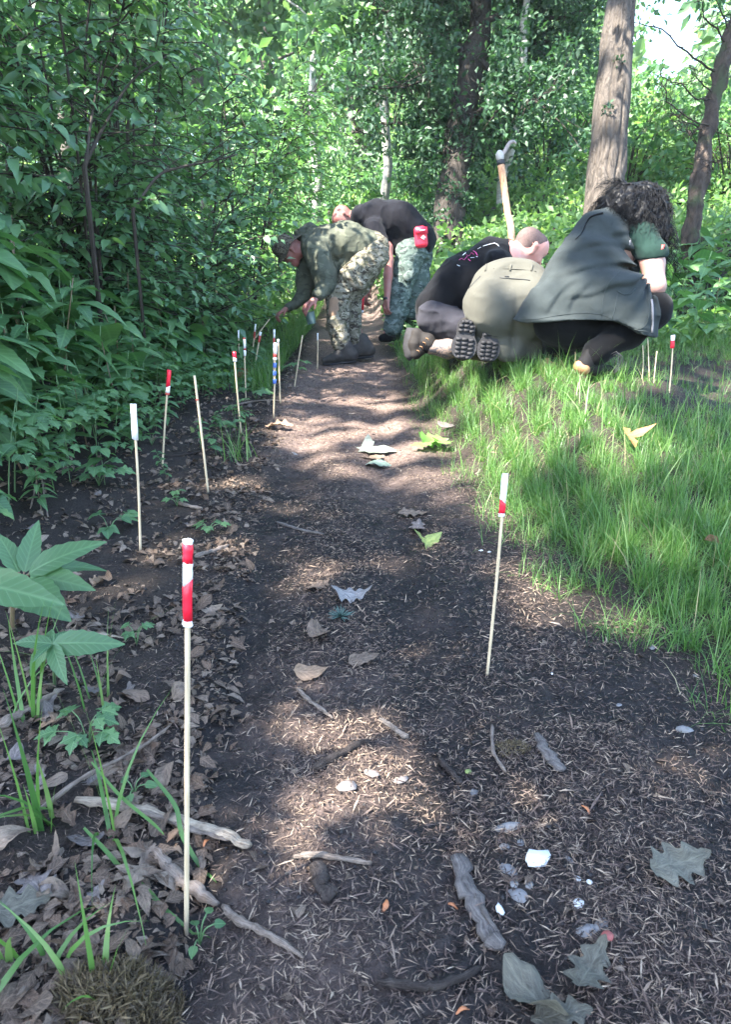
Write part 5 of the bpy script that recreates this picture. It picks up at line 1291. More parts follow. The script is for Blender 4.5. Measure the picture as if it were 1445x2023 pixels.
def skewer(label, top, base, tape=(), rad=.0030, tw=.0075, held=None, slant=0):
    if held is None:
        b = ground(*base); q = b-CAM; t = PY(top[0], top[1], b[1])
    else: b, t = held
    o = thing('marker_skewer', label, 'marker stick', b, 'marker skewers pushed into the ground')
    ax = t-b; L = np.linalg.norm(ax); ax /= L
    n = 9; rng = np.random.default_rng(int(abs(top[0])*3+abs(top[1])) if top else 1)
    pts = np.array([ax*(L*s-.02*(held is None)*(1-s)) for s in np.linspace(0, 1, n)])+np.outer(np.sin(np.linspace(0, np.pi, n))*rng.normal()*.002, RGT)
    V, Q, T, U = tube(pts, rad, 8); mb = MB(); mb.add(V, Q, T, U); obj('rod', mb.mesh('rod', BAMBOO), o)
    side = np.cross(ax, FWD); side /= np.linalg.norm(side); nn = np.cross(side, ax)
    for v0, v1, c, sl0, sl1 in tape:       # pixel rows from the top of the skewer, with slanting ends
        def at(v):
            k0 = b-CAM; return ((CY-v)*(k0@FWD)-FPX*(k0@UPV))/(FPX*(ax@UPV)-(CY-v)*(ax@FWD))
        h0, h1 = at(v0), at(v1)
        mb = MB(); N = 14; a = np.arange(N)/N*2*np.pi; rings = []
        for h, sl in ((h0, sl0), (h0*.67+h1*.33, sl0*.67+sl1*.33), (h0*.33+h1*.67, sl0*.33+sl1*.67), (h1, sl1)):
            rings.append(np.outer(h+sl*tw*np.cos(a), ax)+np.outer(np.cos(a)*tw, side)+np.outer(np.sin(a)*max(rad*1.25, tw*.5), nn))
        for R_ in rings: R_ += rng.normal(size=R_.shape)*tw*.07
        V = np.concatenate(rings+[[rings[0].mean(0)], [rings[-1].mean(0)]]); j = np.arange(N); j2 = (j+1) % N
        Qs = np.concatenate([np.stack([k*N+j, (k+1)*N+j, (k+1)*N+j2, k*N+j2], -1) for k in range(3)])
        Ts = np.concatenate([np.stack([np.full(N, 4*N), j, j2], -1), np.stack([np.full(N, 4*N+1), 3*N+j2, 3*N+j], -1)])
        mb.add(V, Qs, Ts); m, nm = TCOL[c]; obj(nm, mb.mesh(nm, m), o)
    return o
skewer('nearest skewer in the left foreground, wrapped in red and white striped tape', (371, 1068), (368, 1845), [(1066, 1074, 'w', 0, 0), (1074, 1112, 'r', 0, .1), (1112, 1152, 'w', .1, -.9), (1152, 1226, 'r', -.9, 0), (1226, 1237, 'w', 0, 0)], .0032, .0054)
skewer('skewer with a plain white tape tip at the left edge of the leaf litter', (263, 800), (277, 1090), [(798, 868, 'w', 0, .3)], .0036, .0085)
skewer('skewer with a bright red tip leaning beside the green herbs', (334, 732), (321, 922), [(731, 764, 'r', .2, -.5), (764, 776, 'w', -.5, 0), (776, 780, 'd', 0, 0)], .0040, .0085)
skewer('bare wooden skewer leaning left in the leaf litter, no bright tape', (384, 742), (411, 973), [(788, 791, 'd', 0, 0)], .0042, .0048)
skewer('skewer with a short red tip over white, leftmost of the far cluster', (463, 696), (477, 858), [(695, 707, 'r', 0, .4), (707, 714, 'w', .4, 0)], .0042, .0085)
skewer('pale untaped skewer just behind the leftmost of the far cluster', (471, 652), (473, 745), [(652, 668, 'w', 0, 0)], .0045, .0060)
skewer('skewer with two narrow red bands near its white top', (483, 667), (486, 790), [(667, 670, 'd', 0, 0), (670, 688, 'w', 0, 0), (688, 692, 'd', 0, 0), (692, 703, 'w', 0, 0)], .0045, .0080)
skewer('leaning skewer behind the held one, red band below a white tip', (505, 640), (497, 722), [(640, 655, 'w', 0, 0), (655, 668, 'd', 0, 0)], .0050, .0075)
OBJ_LAST = skewer('slanting skewer with white tip and red ring under the reaching hand', (515, 656), (501, 744), [(656, 663, 'w', 0, 0), (663, 676, 'd', 0, 0)], .0050, .0090)
skewer('skewer with a red ring, hidden low by the blue banded one', (542, 651), (540, 762), [(651, 668, 'w', 0, 0), (668, 680, 'd', 0, 0), (680, 692, 'w', 0, 0)], .0048, .0070)
skewer('skewer with red and white tip and three blue bands lower down', (544, 677), (541, 826), [(677, 699, 'w', 0, .3), (699, 706, 'd', 0, 0), (706, 711, 'w', 0, 0), (717, 726, 'b', 0, 0), (733, 742, 'b', 0, 0), (749, 758, 'b', 0, 0)], .0050, .0105)
skewer('white tipped plain skewer just right of the blue banded one', (550, 670), (554, 796), [(670, 676, 'w', 0, 0)], .0048, .0070)
skewer('thin plain skewer leaning right on the far left edge of the path', (598, 662), (582, 764), [], .0046)
skewer('upright plain skewer in front of the bending person\'s boot toe', (628, 658), (627, 729), [(658, 672, 'w', 0, 0)], .0052, .0056)
skewer('skewer on the right edge of the path with white and red tape tip', (999, 938), (963, 1333), [(936, 990, 'w', 0, .8), (990, 1014, 'r', .8, -.1), (1014, 1020, 'w', 0, 0)], .0032, .0062)
skewer('skewer with orange red band beside the squatting person at the right', (1331, 662), (1323, 776), [(662, 673, 'w', 0, 0), (673, 688, 'r', 0, 0)], .0030, .0085)
skewer('thin brown stalk leftmost beside the squatting person\'s shadow', (1271, 682), (1269, 748), [], .0022)
skewer('thin orange stalk in the grass behind the squatting person', (1281, 668), (1284, 752), [], .0020)
skewer('thin dark stalk leaning in the grass near the right red banded skewer', (1299, 694), (1293, 756), [], .0024)
# the one in the hand of the camouflaged person
_p0 = P(533, 630, 6.52); _p1 = P(500, 674, 6.45)
skewer('skewer with a red end held slanting in the bending person\'s hand', (500, 674), (533, 630), [(674, 668, 'd', 0, 0)], .0045, .0055, held=(_p0, _p1))

# green cup hanging from the camouflaged person's other hand; red tube in the other person's hand
def cup():
    b = P(614, 628, 6.33); o = thing('cup', 'small dull green cup dangling below the bending person\'s hand', 'cup', b)
    M = mat_plain('dull_green_plastic', (.050, .085, .072), .5, .1, 20, .1); d = np.array([.18, 0, -.98]); d /= np.linalg.norm(d)
    prof = [(0, .042), (.10, .036), (.10, .030), (.006, .037), (.0, .042)]
    pts = [d*(h-.05) for h, _ in prof]; n = 18; a = np.arange(n)/n*2*np.pi; x, y, _ = frame(d)
    V = np.concatenate([p_+np.outer(np.cos(a)*r, x)+np.outer(np.sin(a)*r, y) for p_, (h, r) in zip(pts, prof)]); j = np.arange(n); j2 = (j+1) % n
    mb = MB(); mb.add(np.concatenate([V, [pts[1]], [pts[2]]]), np.concatenate([np.stack([k*n+j, k*n+j2, (k+1)*n+j2, (k+1)*n+j], -1) for k in (0, 2, 3)]), np.concatenate([np.stack([np.full(n, 5*n), n+j2, n+j], -1), np.stack([np.full(n, 5*n+1), 2*n+j, 2*n+j2], -1)]))
    obj('cup_body', mb.mesh('cup_body', M), o)
    mb = MB(); V, Q, T, U = tube(curve_pts([-d*.045-x*.04, -d*.08-x*.02, -d*.085, -d*.08+x*.02, -d*.045+x*.04], 14), .003, 6); mb.add(V, Q, T, U); obj('cord', mb.mesh('cord', DARK), o)
    b = P(714, 606, 7.02); o = thing('marker_pen', 'red and white tube gripped in the ruddy person\'s far hand', 'pen', b)
    mb = MB(); V, Q, T, U = tube([[.02, 0, .10], [.012, -.01, -.03]], .011, 10); mb.add(V, Q, T, U); obj('pen_barrel', mb.mesh('pen_barrel', TAPE_R), o)
    mb = MB(); V, Q, T, U = tube([[.012, -.01, -.031], [.010, -.012, -.055]], .012, 10); mb.add(V, Q, T, U); obj('pen_cap', mb.mesh('pen_cap', WHITE_P), o)
cup()

# wooden staff with dark collar, pale head and curved grey tip
def staff():
    z = 5.0; g = P(1016, 640, z); b = np.array([g[0], g[1], float(height(g[0], g[1]))]); o = thing('wooden_staff', 'upright wooden staff with pale knob and curved grey tip behind the kneeling person\'s head', 'staff', b)
    m = NT('reddish_wood'); co = m.obj(); WOOD = m.base(m.ramp(m.noise(m.scale(co, (1, 1, .10)), 70, 5), [(.3, (.20, .095, .05)), (.55, (.46, .26, .145)), (.75, (.60, .38, .22))]), .6, .3, m.bump(m.noise(m.scale(co, (1, 1, .1)), 110, 4), .5, .004))
    BONE = mat_plain('pale_bone', (.34, .32, .29), .6, .15, 50, .4); GREY = mat_plain('grey_horn', (.24, .20, .18), .45, .3, 40, .3)
    W = lambda u, v, d=0: P(u, v, z+d)-b
    pts = curve_pts([np.array([W(1016, 600)[0], 0, -.1]), W(1012, 480), W(1004, 420), W(997, 370), W(991, 326)], 24)
    V, Q, T, U = tube(pts, np.linspace(.021, .024, 24), 12, .16, 16, 2); mb = MB(); mb.add(V, Q, T, U); obj('shaft', mb.mesh('shaft', WOOD), o)
    V, Q, T, U = tube([W(991.5, 327), W(990, 318)], .027, 12); mb = MB(); mb.add(V, Q, T, U); obj('collar', mb.mesh('collar', DARK), o)
    V, Q, T, U = tube([W(990, 319), W(989, 312), W(988, 304), W(988, 298)], [.018, .027, .026, .014], 12, .15, 30); mb = MB(); mb.add(V, Q, T, U); obj('knob', mb.mesh('knob', BONE), o)
    V, Q, T, U = tube(curve_pts([W(991, 308), W(998, 299), W(1006, 285), W(1013, 280), W(1018, 281), W(1020, 285)], 18), np.interp(np.linspace(0, 1, 18), [0, .6, 1], [.013, .013, .004]), 10); mb = MB(); mb.add(V, Q, T, U); obj('curved_tip', mb.mesh('curved_tip', GREY), o)
staff()

# ================================================================== herbs on the left bank
def herb_proto(kind, h, seed):
    """returns (stem meshes, [(leaf mesh, matrix)]) about the base"""
    rng = np.random.default_rng(seed); L = []
    lean = rng.normal(size=2)*.12*h
    pts = curve_pts([[0, 0, -.02], [lean[0]*.4, lean[1]*.4, h*.5], [lean[0], lean[1], h]], 12)
    mb = MB(); V, Q, T, U = tube(pts, np.linspace(.0042, .0022, 12)*(h/.5)**.5, 6); mb.add(V, Q, T, U); stem = mb.mesh('stem', STEM_R if kind == 'balsam' else STEM_G)
    a0 = rng.uniform(0, 6)
    def put(base, a, el, size, me, roll=.0):
        d = np.array([[math.cos(a)*math.cos(el), math.sin(a)*math.cos(el), math.sin(el)]]); nrm = np.array([[-math.cos(a)*math.sin(el)+rng.normal()*.18, -math.sin(a)*math.sin(el)+rng.normal()*.18, math.cos(el)]])
        R = basis(d, nrm)[0]; L.append((me, M4(R, base+d[0]*.012, size)))
    if kind == 'balsam':
        nodes = [.42, .58, .72, .84, .95]
        for i, f in enumerate(nodes):
            p = pts[min(11, int(f*11))]
            for j in range(3):
                put(p, a0+i*1.05+j*2.09+rng.normal()*.2, rng.uniform(-.25, .25)+.35*(f > .9), h*.36*rng.uniform(.75, 1.1)*(1.1-.45*(f > .9)), HERB_LEAVES[int(rng.integers(4))])
    elif kind == 'nettle':
        for i, f in enumerate((.3, .45, .58, .7, .81, .9, .98)):
            p = pts[min(11, int(f*11))]
            for j in range(2):
                put(p, a0+i*1.57+j*3.14+rng.normal()*.2, rng.uniform(-.2, .25), h*.24*rng.uniform(.75, 1.1)*(1.15-.6*max(0, f-.6)), NETTLE_LEAVES[int(rng.integers(4))])
    elif kind == 'broad':
        for i in range(9):
            p = pts[min(11, int(rng.uniform(.4, 1)*11))]; put(p+rng.normal(size=3)*.03, a0+i*2.4, rng.uniform(-.35, .15), h*.42*rng.uniform(.7, 1.15), BROAD_LEAVES[int(rng.integers(3))])
    else:          # ferny divided leaves
        for i in range(6):
            a = a0+i*1.05; L0 = h*.7; el = rng.uniform(.15, .6); p = pts[min(11, int((.3+.1*i)*11))]
            for k in range(4):
                q = p+np.array([math.cos(a)*math.cos(el), math.sin(a)*math.cos(el), math.sin(el)-.25*k/4])*L0*(.22+.2*k)
                for sg in (-1, 1): put(q, a+sg*.9, -.15, h*.20*(1.1-.18*k), LOBE_LEAVES[int(rng.integers(3))])
            put(q, a, -.2, h*.18, LOBE_LEAVES[0])
    return stem, L
PROTO = {}
def herb(kind, var, loc, h, rot, label, group, name='herb_plant'):
    key = (kind, var)
    if key not in PROTO: PROTO[key] = herb_proto(kind, .5, hash(kind) % 97 if False else sum(map(ord, kind))+var*11)
    stem, L = PROTO[key]
    o = thing(name, label, 'plant', loc, group); s = h/.5; o.scale = (s, s, s); o.rotation_euler = (RNG.normal()*.10, RNG.normal()*.10, rot)
    obj('stem', stem, o)
    for me, M in L: obj('leaf', me, o, M=M)
    return o
LAB = {'balsam': 'long leaved herb', 'nettle': 'nettle like herb',
       'broad': 'broad leaved herb', 'fern': 'finely divided herb'}
GRP = {'balsam': 'tall pointed leaf herbs on the left bank', 'nettle': 'nettle like herbs on the left bank', 'broad': 'broad leaf herbs on the left bank', 'fern': 'divided leaf herbs at the litter edge'}
def left_bank():
    rng = np.random.default_rng(31); pts = []
    tries = 0
    while len(pts) < 215 and tries < 16000:
        tries += 1
        y = rng.uniform(1.75, 7.2); e = np.interp(y, [1.7, 2.2, 2.9, 5.2, 7.2], [-1.12, -1.17, -1.18, -1.02, -.98])
        x = e-rng.random()**1.4*1.7 if len(pts) < 150 else e+.10-rng.random()*.40
        if x < -.6*y-.5: continue
        if any((x-a)**2+(y-b_)**2 < (.115+.012*y if len(pts) < 150 else .085)**2 for a, b_ in pts): continue
        pts.append((x, y))
    for i, (x, y) in enumerate(pts):
        e = np.interp(y, [1.7, 2.2, 2.9, 5.2, 7.2], [-1.12, -1.17, -1.18, -1.02, -.98]); d = e-x
        kind = ('fern' if d < .12 and rng.random() < .5 else ['balsam', 'nettle', 'broad', 'nettle', 'balsam'][int(rng.integers(5))])
        h = (.20+.42*min(1, d/.5)*(1 if kind != 'fern' else .3))*rng.uniform(.85, 1.25)*np.interp(y, [1.7, 3, 4.5, 6], [1.5, 1.4, 1.08, 1.0])
        lm = ['by the white tipped skewer', 'by the bright red tipped skewer', 'by the bare leaning skewer', 'by the far skewer cluster', 'by the camouflaged person'][int(np.searchsorted([2.6, 3.6, 4.4, 6.0], y))]
        lab = '%s %s %s, %s' % ('short' if h < .42 else 'tall', LAB[kind], 'at the front' if d < .35 else 'in the middle' if d < .9 else 'at the back', lm)
        herb(kind, int(rng.integers(3)), (x, y, float(height(x, y))), h, rng.uniform(0, 6.28), lab, GRP[kind])
left_bank()
def low_herbs():
    rng = np.random.default_rng(37); n = 0
    while n < 46:
        y = rng.uniform(2.0, 7.0); el = float(edge_l(y)); x = el-.10-rng.random()*.62
        if (rng.random() < .55 and y < 3.2) or x < -.6*y-.3: continue
        n += 1; k = ['fern', 'nettle', 'broad'][int(rng.integers(3))]
        herb(k, int(rng.integers(3)), (x, y, float(height(x, y))), rng.uniform(.07, .17)*(1 if k != 'nettle' else 1.2), rng.uniform(0, 6.28),
             'low sprig of %s %s' % ({'fern': 'finely divided leaves', 'nettle': 'toothed leaves', 'broad': 'rounded leaves'}[k], ['near the white tipped skewer', 'near the bright red tipped skewer', 'near the bare leaning skewer', 'among the far cluster of skewers', 'beside the bending person'][int(np.searchsorted([2.6, 3.4, 4.2, 5.8], y))]), 'low green sprigs in the litter', 'herb_sprig')
low_herbs()
def right_bank():
    rng = np.random.default_rng(32); n = 0; pts = []
    while n < 70:
        i_ = n; y = rng.uniform(4.9, 8.0); x = rng.uniform(.9, 4.2)
        if x > .55*y+.3 or any((x-a)**2+(y-b_)**2 < .05 for a, b_ in pts): continue
        pts.append((x, y)); n += 1
        herb(['nettle', 'balsam', 'broad'][int(rng.integers(3))], int(rng.integers(3)), (x, y, float(height(x, y, False))), rng.uniform(.50, .65) if i_ % 2 else rng.uniform(.3, .45), rng.uniform(0, 6.28), '%s leafy herb on the slope %s' % ('knee high' if i_ % 2 else 'low', whereabouts(CX+FPX*x/(y*math.cos(PITCH)+.1), 5)[0].replace('behind', ['just behind', 'well behind'][int(y > 6.3)])), 'herbs on the slope behind the kneeling people')
right_bank()

# single plants near the viewer
def near_leaf(o, a, d, size, me, nrm=(0, 0, 1)):
    d = np.asarray(d, float); R = basis(d[None], np.asarray(nrm, float)[None])[0]; return obj('leaf', me, o, M=M4(R, a, size))
def balsam_near():
    b = ground(20, 1240); o = thing('balsam_plant', 'young balsam with large smooth toothed leaves at the left edge', 'plant', b)
    z = 1.62
    hub = P(45, 1140, z)-b
    mb = MB(); V, Q, T, U = tube(curve_pts([[0, 0, -.02], hub*[.4, .4, .55], hub], 12), np.linspace(.006, .0035, 12), 7); mb.add(V, Q, T, U); obj('stem', mb.mesh('stem', STEM_R), o)
    for (u0, v0, u1, v1, dz, k, nn) in [(45, 1140, 185, 1062, -.02, 0, (-.2, -.55, .8)), (45, 1140, 72, 1030, .03, 1, (.3, -.9, .4)), (50, 1138, 198, 1100, .08, 2, (0, -.3, 1)), (48, 1142, 160, 1145, -.08, 1, (0, -.55, .85)),
                                        (40, 1140, -5, 1045, .02, 2, (.6, -.7, .4)), (30, 1160, 112, 1195, -.18, 0, (0, -.5, .9)), (40, 1145, -60, 1120, -.02, 1, (0, -.4, .9))]:
        a = P(u0, v0, z)-b; e = P(u1, v1, z+dz)-b; d = e-a; near_leaf(o, a+d*.08, d, np.linalg.norm(d)*.98, YOUNG_LEAVES[k], nn)
        mb = MB(); V, Q, T, U = tube([hub, a+d*.10], .0022, 5); mb.add(V, Q, T, U); obj('leaf_stalk', mb.mesh('leaf_stalk', STEM_R), o)
    a = P(-70, 1150, 1.42)-b; e = P(108, 1178, 1.36)-b; near_leaf(o, a, e-a, np.linalg.norm(e-a), YOUNG_LEAVES[0], (0, -.62, .78))
    b = ground(105, 1345); o = thing('balsam_plant', 'small bright balsam with one long leaf pointing right and one hanging down', 'plant', b); z = 1.33
    hub = P(103, 1272, z)-b
    mb = MB(); V, Q, T, U = tube(curve_pts([[0, 0, -.02], hub*[.6, .6, .5], hub], 10), .003, 6); mb.add(V, Q, T, U); obj('stem', mb.mesh('stem', STEM_G), o)
    for (u1, v1, dz, k, nn) in [(240, 1268, .0, 0, (0, -.75, .65)), (122, 1345, -.05, 1, (0, -.8, .55)), (35, 1335, .02, 2, (-.3, -.7, .6)), (20, 1262, .0, 1, (0, -.5, .85)), (85, 1235, .05, 2, (0, -.8, .6)), (140, 1240, .05, 0, (.1, -.8, .6)), (60, 1300, -.04, 1, (-.3, -.6, .7))]:
        e = P(u1, v1, z+dz)-b; d = e-hub; near_leaf(o, hub, d, np.linalg.norm(d), YOUNG_LEAVES[k], nn)
balsam_near()
def small_herb(label, u, v, size, n, lobed=True, me=None, tall=.05):
    b = ground(u, v); o = thing('small_herb', label, 'plant', b); rng = np.random.default_rng(int(u+v))
    for i in range(n):
        a = i*2.4+rng.normal()*.2; r = size*rng.uniform(.3, 1.0); tip = np.array([math.cos(a)*r, math.sin(a)*r, tall*rng.uniform(.5, 1.2)])
        mb = MB(); V, Q, T, U = tube(curve_pts([[0, 0, 0], tip*[.4, .4, .8], tip], 7), .0011, 4); mb.add(V, Q, T, U); obj('leaf_stalk', mb.mesh('leaf_stalk', STEM_G), o)
        for k, da in enumerate((-.95, 0, .95) if lobed else (0,)):
            d = np.array([math.cos(a+da), math.sin(a+da), -.1]); near_leaf(o, tip, d, size*(.55 if k != 1 and lobed else .72), (me or LOBE_LEAVES)[k % len(me or LOBE_LEAVES)], (rng.normal()*.2, -.2+rng.normal()*.2, 1))
small_herb('small herb with three lobed leaves behind the nearest skewer', 412, 1055, .045, 5)
small_herb('small divided leaf herb in the litter left of the nearest skewer', 175, 1475, .055, 6, tall=.06)
small_herb('little seedling herb in the litter below the balsam plant', 270, 1275, .035, 4, tall=.04)
small_herb('tiny round leaved seedling at the foot of the nearest skewer', 395, 1868, .022, 4, False, BROAD_LEAVES, .03)
small_herb('dull blue green seedling beside the white tipped skewer', 215, 1050, .075, 4, True, BROAD_LEAVES, .05)
small_herb('small fresh herb between the white tipped and red tipped skewers', 300, 880, .05, 5)
small_herb('low bright herb among the far skewers', 505, 790, .10, 6, tall=.08)
small_herb('small herb in the litter beside the bare leaning skewer', 350, 1000, .04, 5)
small_herb('little herb in litter near the left end of the pale bark strip', 265, 1570, .03, 4, False, BROAD_LEAVES, .03)
small_herb('low leafy herb beside the path near the plain leaning skewer', 585, 735, .09, 6, tall=.08)
small_herb('small leafy herb in front of the left bank herbs', 195, 960, .09, 6, tall=.08)

# ================================================================== grass
def blades(n, xy, L, W, seed, mat, name, lean=.5, base=None, up=.0, azm=None):
    rng = np.random.default_rng(seed); n = len(xy)
    x, y = xy[:, 0], xy[:, 1]; z = height(x, y)-.004 if base is None else base
    az = rng.uniform(0, 2*np.pi, n) if azm is None else azm+rng.normal(size=n)*.7
    ln = L*rng.uniform(.55, 1.25, n); bend = np.abs(rng.normal(size=n))*lean+.12
    seg = 4 if n > 500 else 6; t = np.linspace(0, 1, seg)
    th = bend[:, None]*(.25+1.3*t[None])                     # angle from vertical along the blade
    dt = 1/(seg-1)
    r = np.cumsum(np.sin(th), 1)*dt*ln[:, None]; h = np.cumsum(np.cos(th), 1)*dt*ln[:, None]; r -= r[:, :1]; h -= h[:, :1]
    cx, sx = np.cos(az)[:, None], np.sin(az)[:, None]
    ctr = np.stack([x[:, None]+cx*r, y[:, None]+sx*r, z[:, None]+h], -1)
    w = (W*rng.uniform(.6, 1.3, n))[:, None]*(1-t[None]**1.6)*(.6+.4*np.sin(np.pi*np.minimum(1, t+.25)))[None]
    tw = rng.normal(size=n)*.5
    sd = np.stack([-np.sin(az+tw), np.cos(az+tw), 0*az], -1)[:, None, :]
    A = ctr+sd*w[..., None]*.5; B = ctr-sd*w[..., None]*.5
    V = np.stack([A, B], 2).reshape(n, seg*2, 3)
    k = np.arange(seg-1)*2; q = np.stack([k, k+1, k+3, k+2], -1)
    F = (q[None]+(np.arange(n)*seg*2)[:, None, None]).reshape(-1, 4)
    return mesh_np(name, V.reshape(-1, 3), F, True, None, mat)
D_STRAW = mat_leaf('straw_blade', [(.20, .17, .09), (.30, .26, .15), (.16, .19, .08)], .6, .25)
def grass_bank():
    rng = np.random.default_rng(61); N = 330000
    y = 1.15*(7.5/1.15)**rng.random(N); x = rng.uniform(-.1, 1, N)*(.62*y+.5)
    er = edge_r(y); d = x-er-.04-.10*fbm(np.stack([x*3, y*3], -1), 3, 14)
    dens = sstep(0, .16, d)*(1-.95*sstep(1.02, 1.3, x)*sstep(2.65, 3.1, y)*(1-sstep(4.3, 5.0, y)))
    dens *= (.62+.38*sstep(-.35, .25, fbm(np.stack([x*2.2, y*2.2], -1), 3, 15)))
    dens *= np.interp(y, [1.15, 1.5, 2.0, 6, 7.5], [.12, .45, 1, 1, .25])*np.interp(x, [2.4, 3.4], [1, .2])
    k = rng.random(N) < dens
    xy = np.stack([x[k], y[k]], -1)[:82000]
    # tussocks: pull blades towards clump centres
    cl = np.stack([np.floor(xy[:, 0]/.11), np.floor(xy[:, 1]/.13)], -1); hx = _hash(cl[:, 0], cl[:, 1], cl[:, 0]*0, 5); hy = _hash(cl[:, 0], cl[:, 1], cl[:, 0]*0, 9)
    cc = np.stack([(cl[:, 0]+.2+.6*hx)*.11, (cl[:, 1]+.2+.6*hy)*.13], -1); xy = xy*.55+cc*.45
    tag(obj('grass', blades(0, xy, .118*(1-.38*np.exp(-((xy[:, 0]-1.05)/.40)**2-((xy[:, 1]-2.95)/.42)**2)), .0027, 3, G_GRASS, 'grass', .95)), 'fresh fine green grass covering the bank right of the path', kind='stuff')
    xy2 = xy[rng.choice(len(xy), 2600)]+rng.normal(size=(2600, 2))*.03
    tag(obj('tall_grass', blades(0, xy2, .20, .0040, 4, G_GRASS, 'tall_grass', .7)), 'longer grass blades standing out of the grass bank', kind='stuff')
    # stray flopped blades and dry stalks reaching out over the soil
    N = 3200; y = 1.15*(4.6/1.15)**rng.random(N); x = edge_r(y)-.10+.22*rng.random(N)**.6
    k = fbm(np.stack([x*6, y*6], -1), 2, 29) > .02; xy3 = np.stack([x[k], y[k]], -1)
    tag(obj('stray_grass', blades(0, xy3, .11, .0022, 8, G_GRASS, 'stray_grass', 1.25)), 'stray flopped grass along the ragged edge of the grass bank', kind='stuff')
    xy4 = xy[rng.choice(len(xy), 2600)]+rng.normal(size=(2600, 2))*.05
    tag(obj('dry_grass', blades(0, xy4, .15, .0024, 9, D_STRAW, 'dry_grass', 1.2)), 'dry straw coloured blades among the green grass', kind='stuff')
    # thin grass on the far verges and the left
    N = 9000; y = rng.uniform(5, 13, N); s = rng.choice([-1, 1], N); x = np.where(s > 0, edge_r(y)+.1+np.abs(rng.normal(size=N))*.35, edge_l(y)-.08-np.abs(rng.normal(size=N))*.16)
    tag(obj('verge_grass', blades(0, np.stack([x, y], -1), .20, .006, 6, G_GRASS, 'verge_grass', .55)), 'grass along both verges of the path where it runs into the wood', kind='stuff')
grass_bank()
def tuft(label, u, v, n, L, W, spread, lean=.45, seed=0, mat=None, name='grass_tuft'):
    b = ground(u, v); rng = np.random.default_rng(seed+int(u)); o = thing(name, label, 'grass tuft', b)
    for i in range(n):
        xy = b[:2]+rng.normal(size=2)*spread
        me = blades(0, xy[None], L, W, seed*50+i+int(u), mat or G_GRASS, 'blade', lean)
        me.transform(Matrix.Translation(Vector(-b))); obj('blade', me, o)
tuft('broad green grass tuft at the left edge above the pale bark strip', 90, 1640, 9, .20, .010, .016, .5, 1)
tuft('grass tuft with long arching blades in the bottom left corner', 30, 1930, 8, .18, .009, .03, .7, 2)
tuft('thin grass tuft with a long blade lying towards the nearest skewer', 215, 1640, 6, .24, .007, .01, 1.0, 3)
tuft('slender grass tuft left of the nearest skewer by the young balsam', 190, 1385, 8, .22, .006, .015, .45, 4)
tuft('dark fine grass tuft beside the path in front of the left skewers', 470, 905, 26, .22, .005, .04, .8, 5)
tuft('low grass tuft left behind the nearest skewer', 60, 1420, 9, .24, .008, .02, .5, 6)
tuft('grass tuft near the bottom edge left of the moss', 190, 1945, 5, .14, .008, .02, .9, 7)
tuft('upright dark reedy grass behind the left bank herbs', 420, 690, 60, .5, .010, .10, .28, 8)
tuft('second upright reedy grass clump behind the left bank herbs', 350, 680, 50, .5, .010, .10, .28, 9)

# single long blades and stems that reach across the foreground
def long_blade(label, px, z0, z1, w, mat=G_GRASS, name='long_grass', cat='grass'):
    ctrl = []
    for i, (u, v) in enumerate(px): ctrl.append(P(u, v, z0+(z1-z0)*i/(len(px)-1)))
    p = curve_pts(ctrl, 22)
    g = height(p[:, 0], p[:, 1]); p[:, 2] = np.maximum(p[:, 2], g+.004); b = p[0].copy()
    t = np.linspace(0, 1, 22); wd = w*np.sin(np.pi*np.clip(t*.9+.1, 0, 1))**.6
    tan = np.gradient(p, axis=0); sd = np.cross(tan, [0, -.5, 1]); sd /= np.linalg.norm(sd, axis=1, keepdims=True)
    V = np.stack([p+sd*wd[:, None]*.5, p-[0, 0, .0008], p-sd*wd[:, None]*.5], 1).reshape(-1, 3)-b
    k = np.arange(21)*3; Q = np.concatenate([np.stack([k, k+1, k+4, k+3], -1), np.stack([k+1, k+2, k+5, k+4], -1)])
    tag(obj(name, mesh_np(name, V, Q, True, None, mat), loc=b), label, cat)
long_blade('long yellow green grass blade sagging from the tuft past the nearest skewer', [(165, 1635), (225, 1700), (270, 1775), (330, 1850), (425, 1940)], 1.06, .98, .007)
long_blade('grass blade arching over the pale bark strip behind the skewer', [(290, 1520), (345, 1590), (360, 1650), (400, 1720), (430, 1765)], 1.12, 1.05, .007)
long_blade('thin grass blade crossing above the pale bark strip', [(180, 1505), (235, 1570), (300, 1625), (325, 1650)], 1.14, 1.08, .005)

# ================================================================== litter on the ground
def mat_wood(name, a, b, c):
    m = NT(name); uv = m.n('ShaderNodeTexCoord').outputs['UV']; co = m.obj()
    g = m.noise(m.scale(uv, (26, 22, 1)), 1.0, 5, .65, .3); f = m.noise(co, 55, 5, .65)
    col = m.ramp(m.math('ADD', m.math('MULTIPLY', g, .6), m.math('MULTIPLY', f, .4)), [(.34, a), (.52, b), (.68, c)])
    return m.base(col, .85, .2, m.bump(g, .9, .006, m.bump(f, .7, .008)))
WOODP = mat_wood('weathered_wood', (.08, .062, .05), (.23, .18, .145), (.36, .30, .25))
WOODD = mat_wood('dark_wet_wood', (.014, .011, .010), (.048, .037, .032), (.10, .082, .07))
WOODG = mat_wood('grey_bark_strip', (.045, .038, .035), (.14, .12, .108), (.23, .205, .185))
WOODL = mat_wood('pale_bark_strip', (.14, .105, .075), (.36, .285, .21), (.52, .44, .34))
STONE = mat_plain('grey_pebble', (0.165, 0.1613, 0.1613), .8, .3, 60, .1, 220, .0015, .2)
CHALK = mat_plain('white_chip', (.62, .62, .61), .8, .10, 60, 0)
ORANGE = mat_plain('orange_bud_scale', (.33, .12, .045), .5, .3, 90, .3)
def place(u, v, lift=0): g = ground(u, v); g[2] += lift; return g
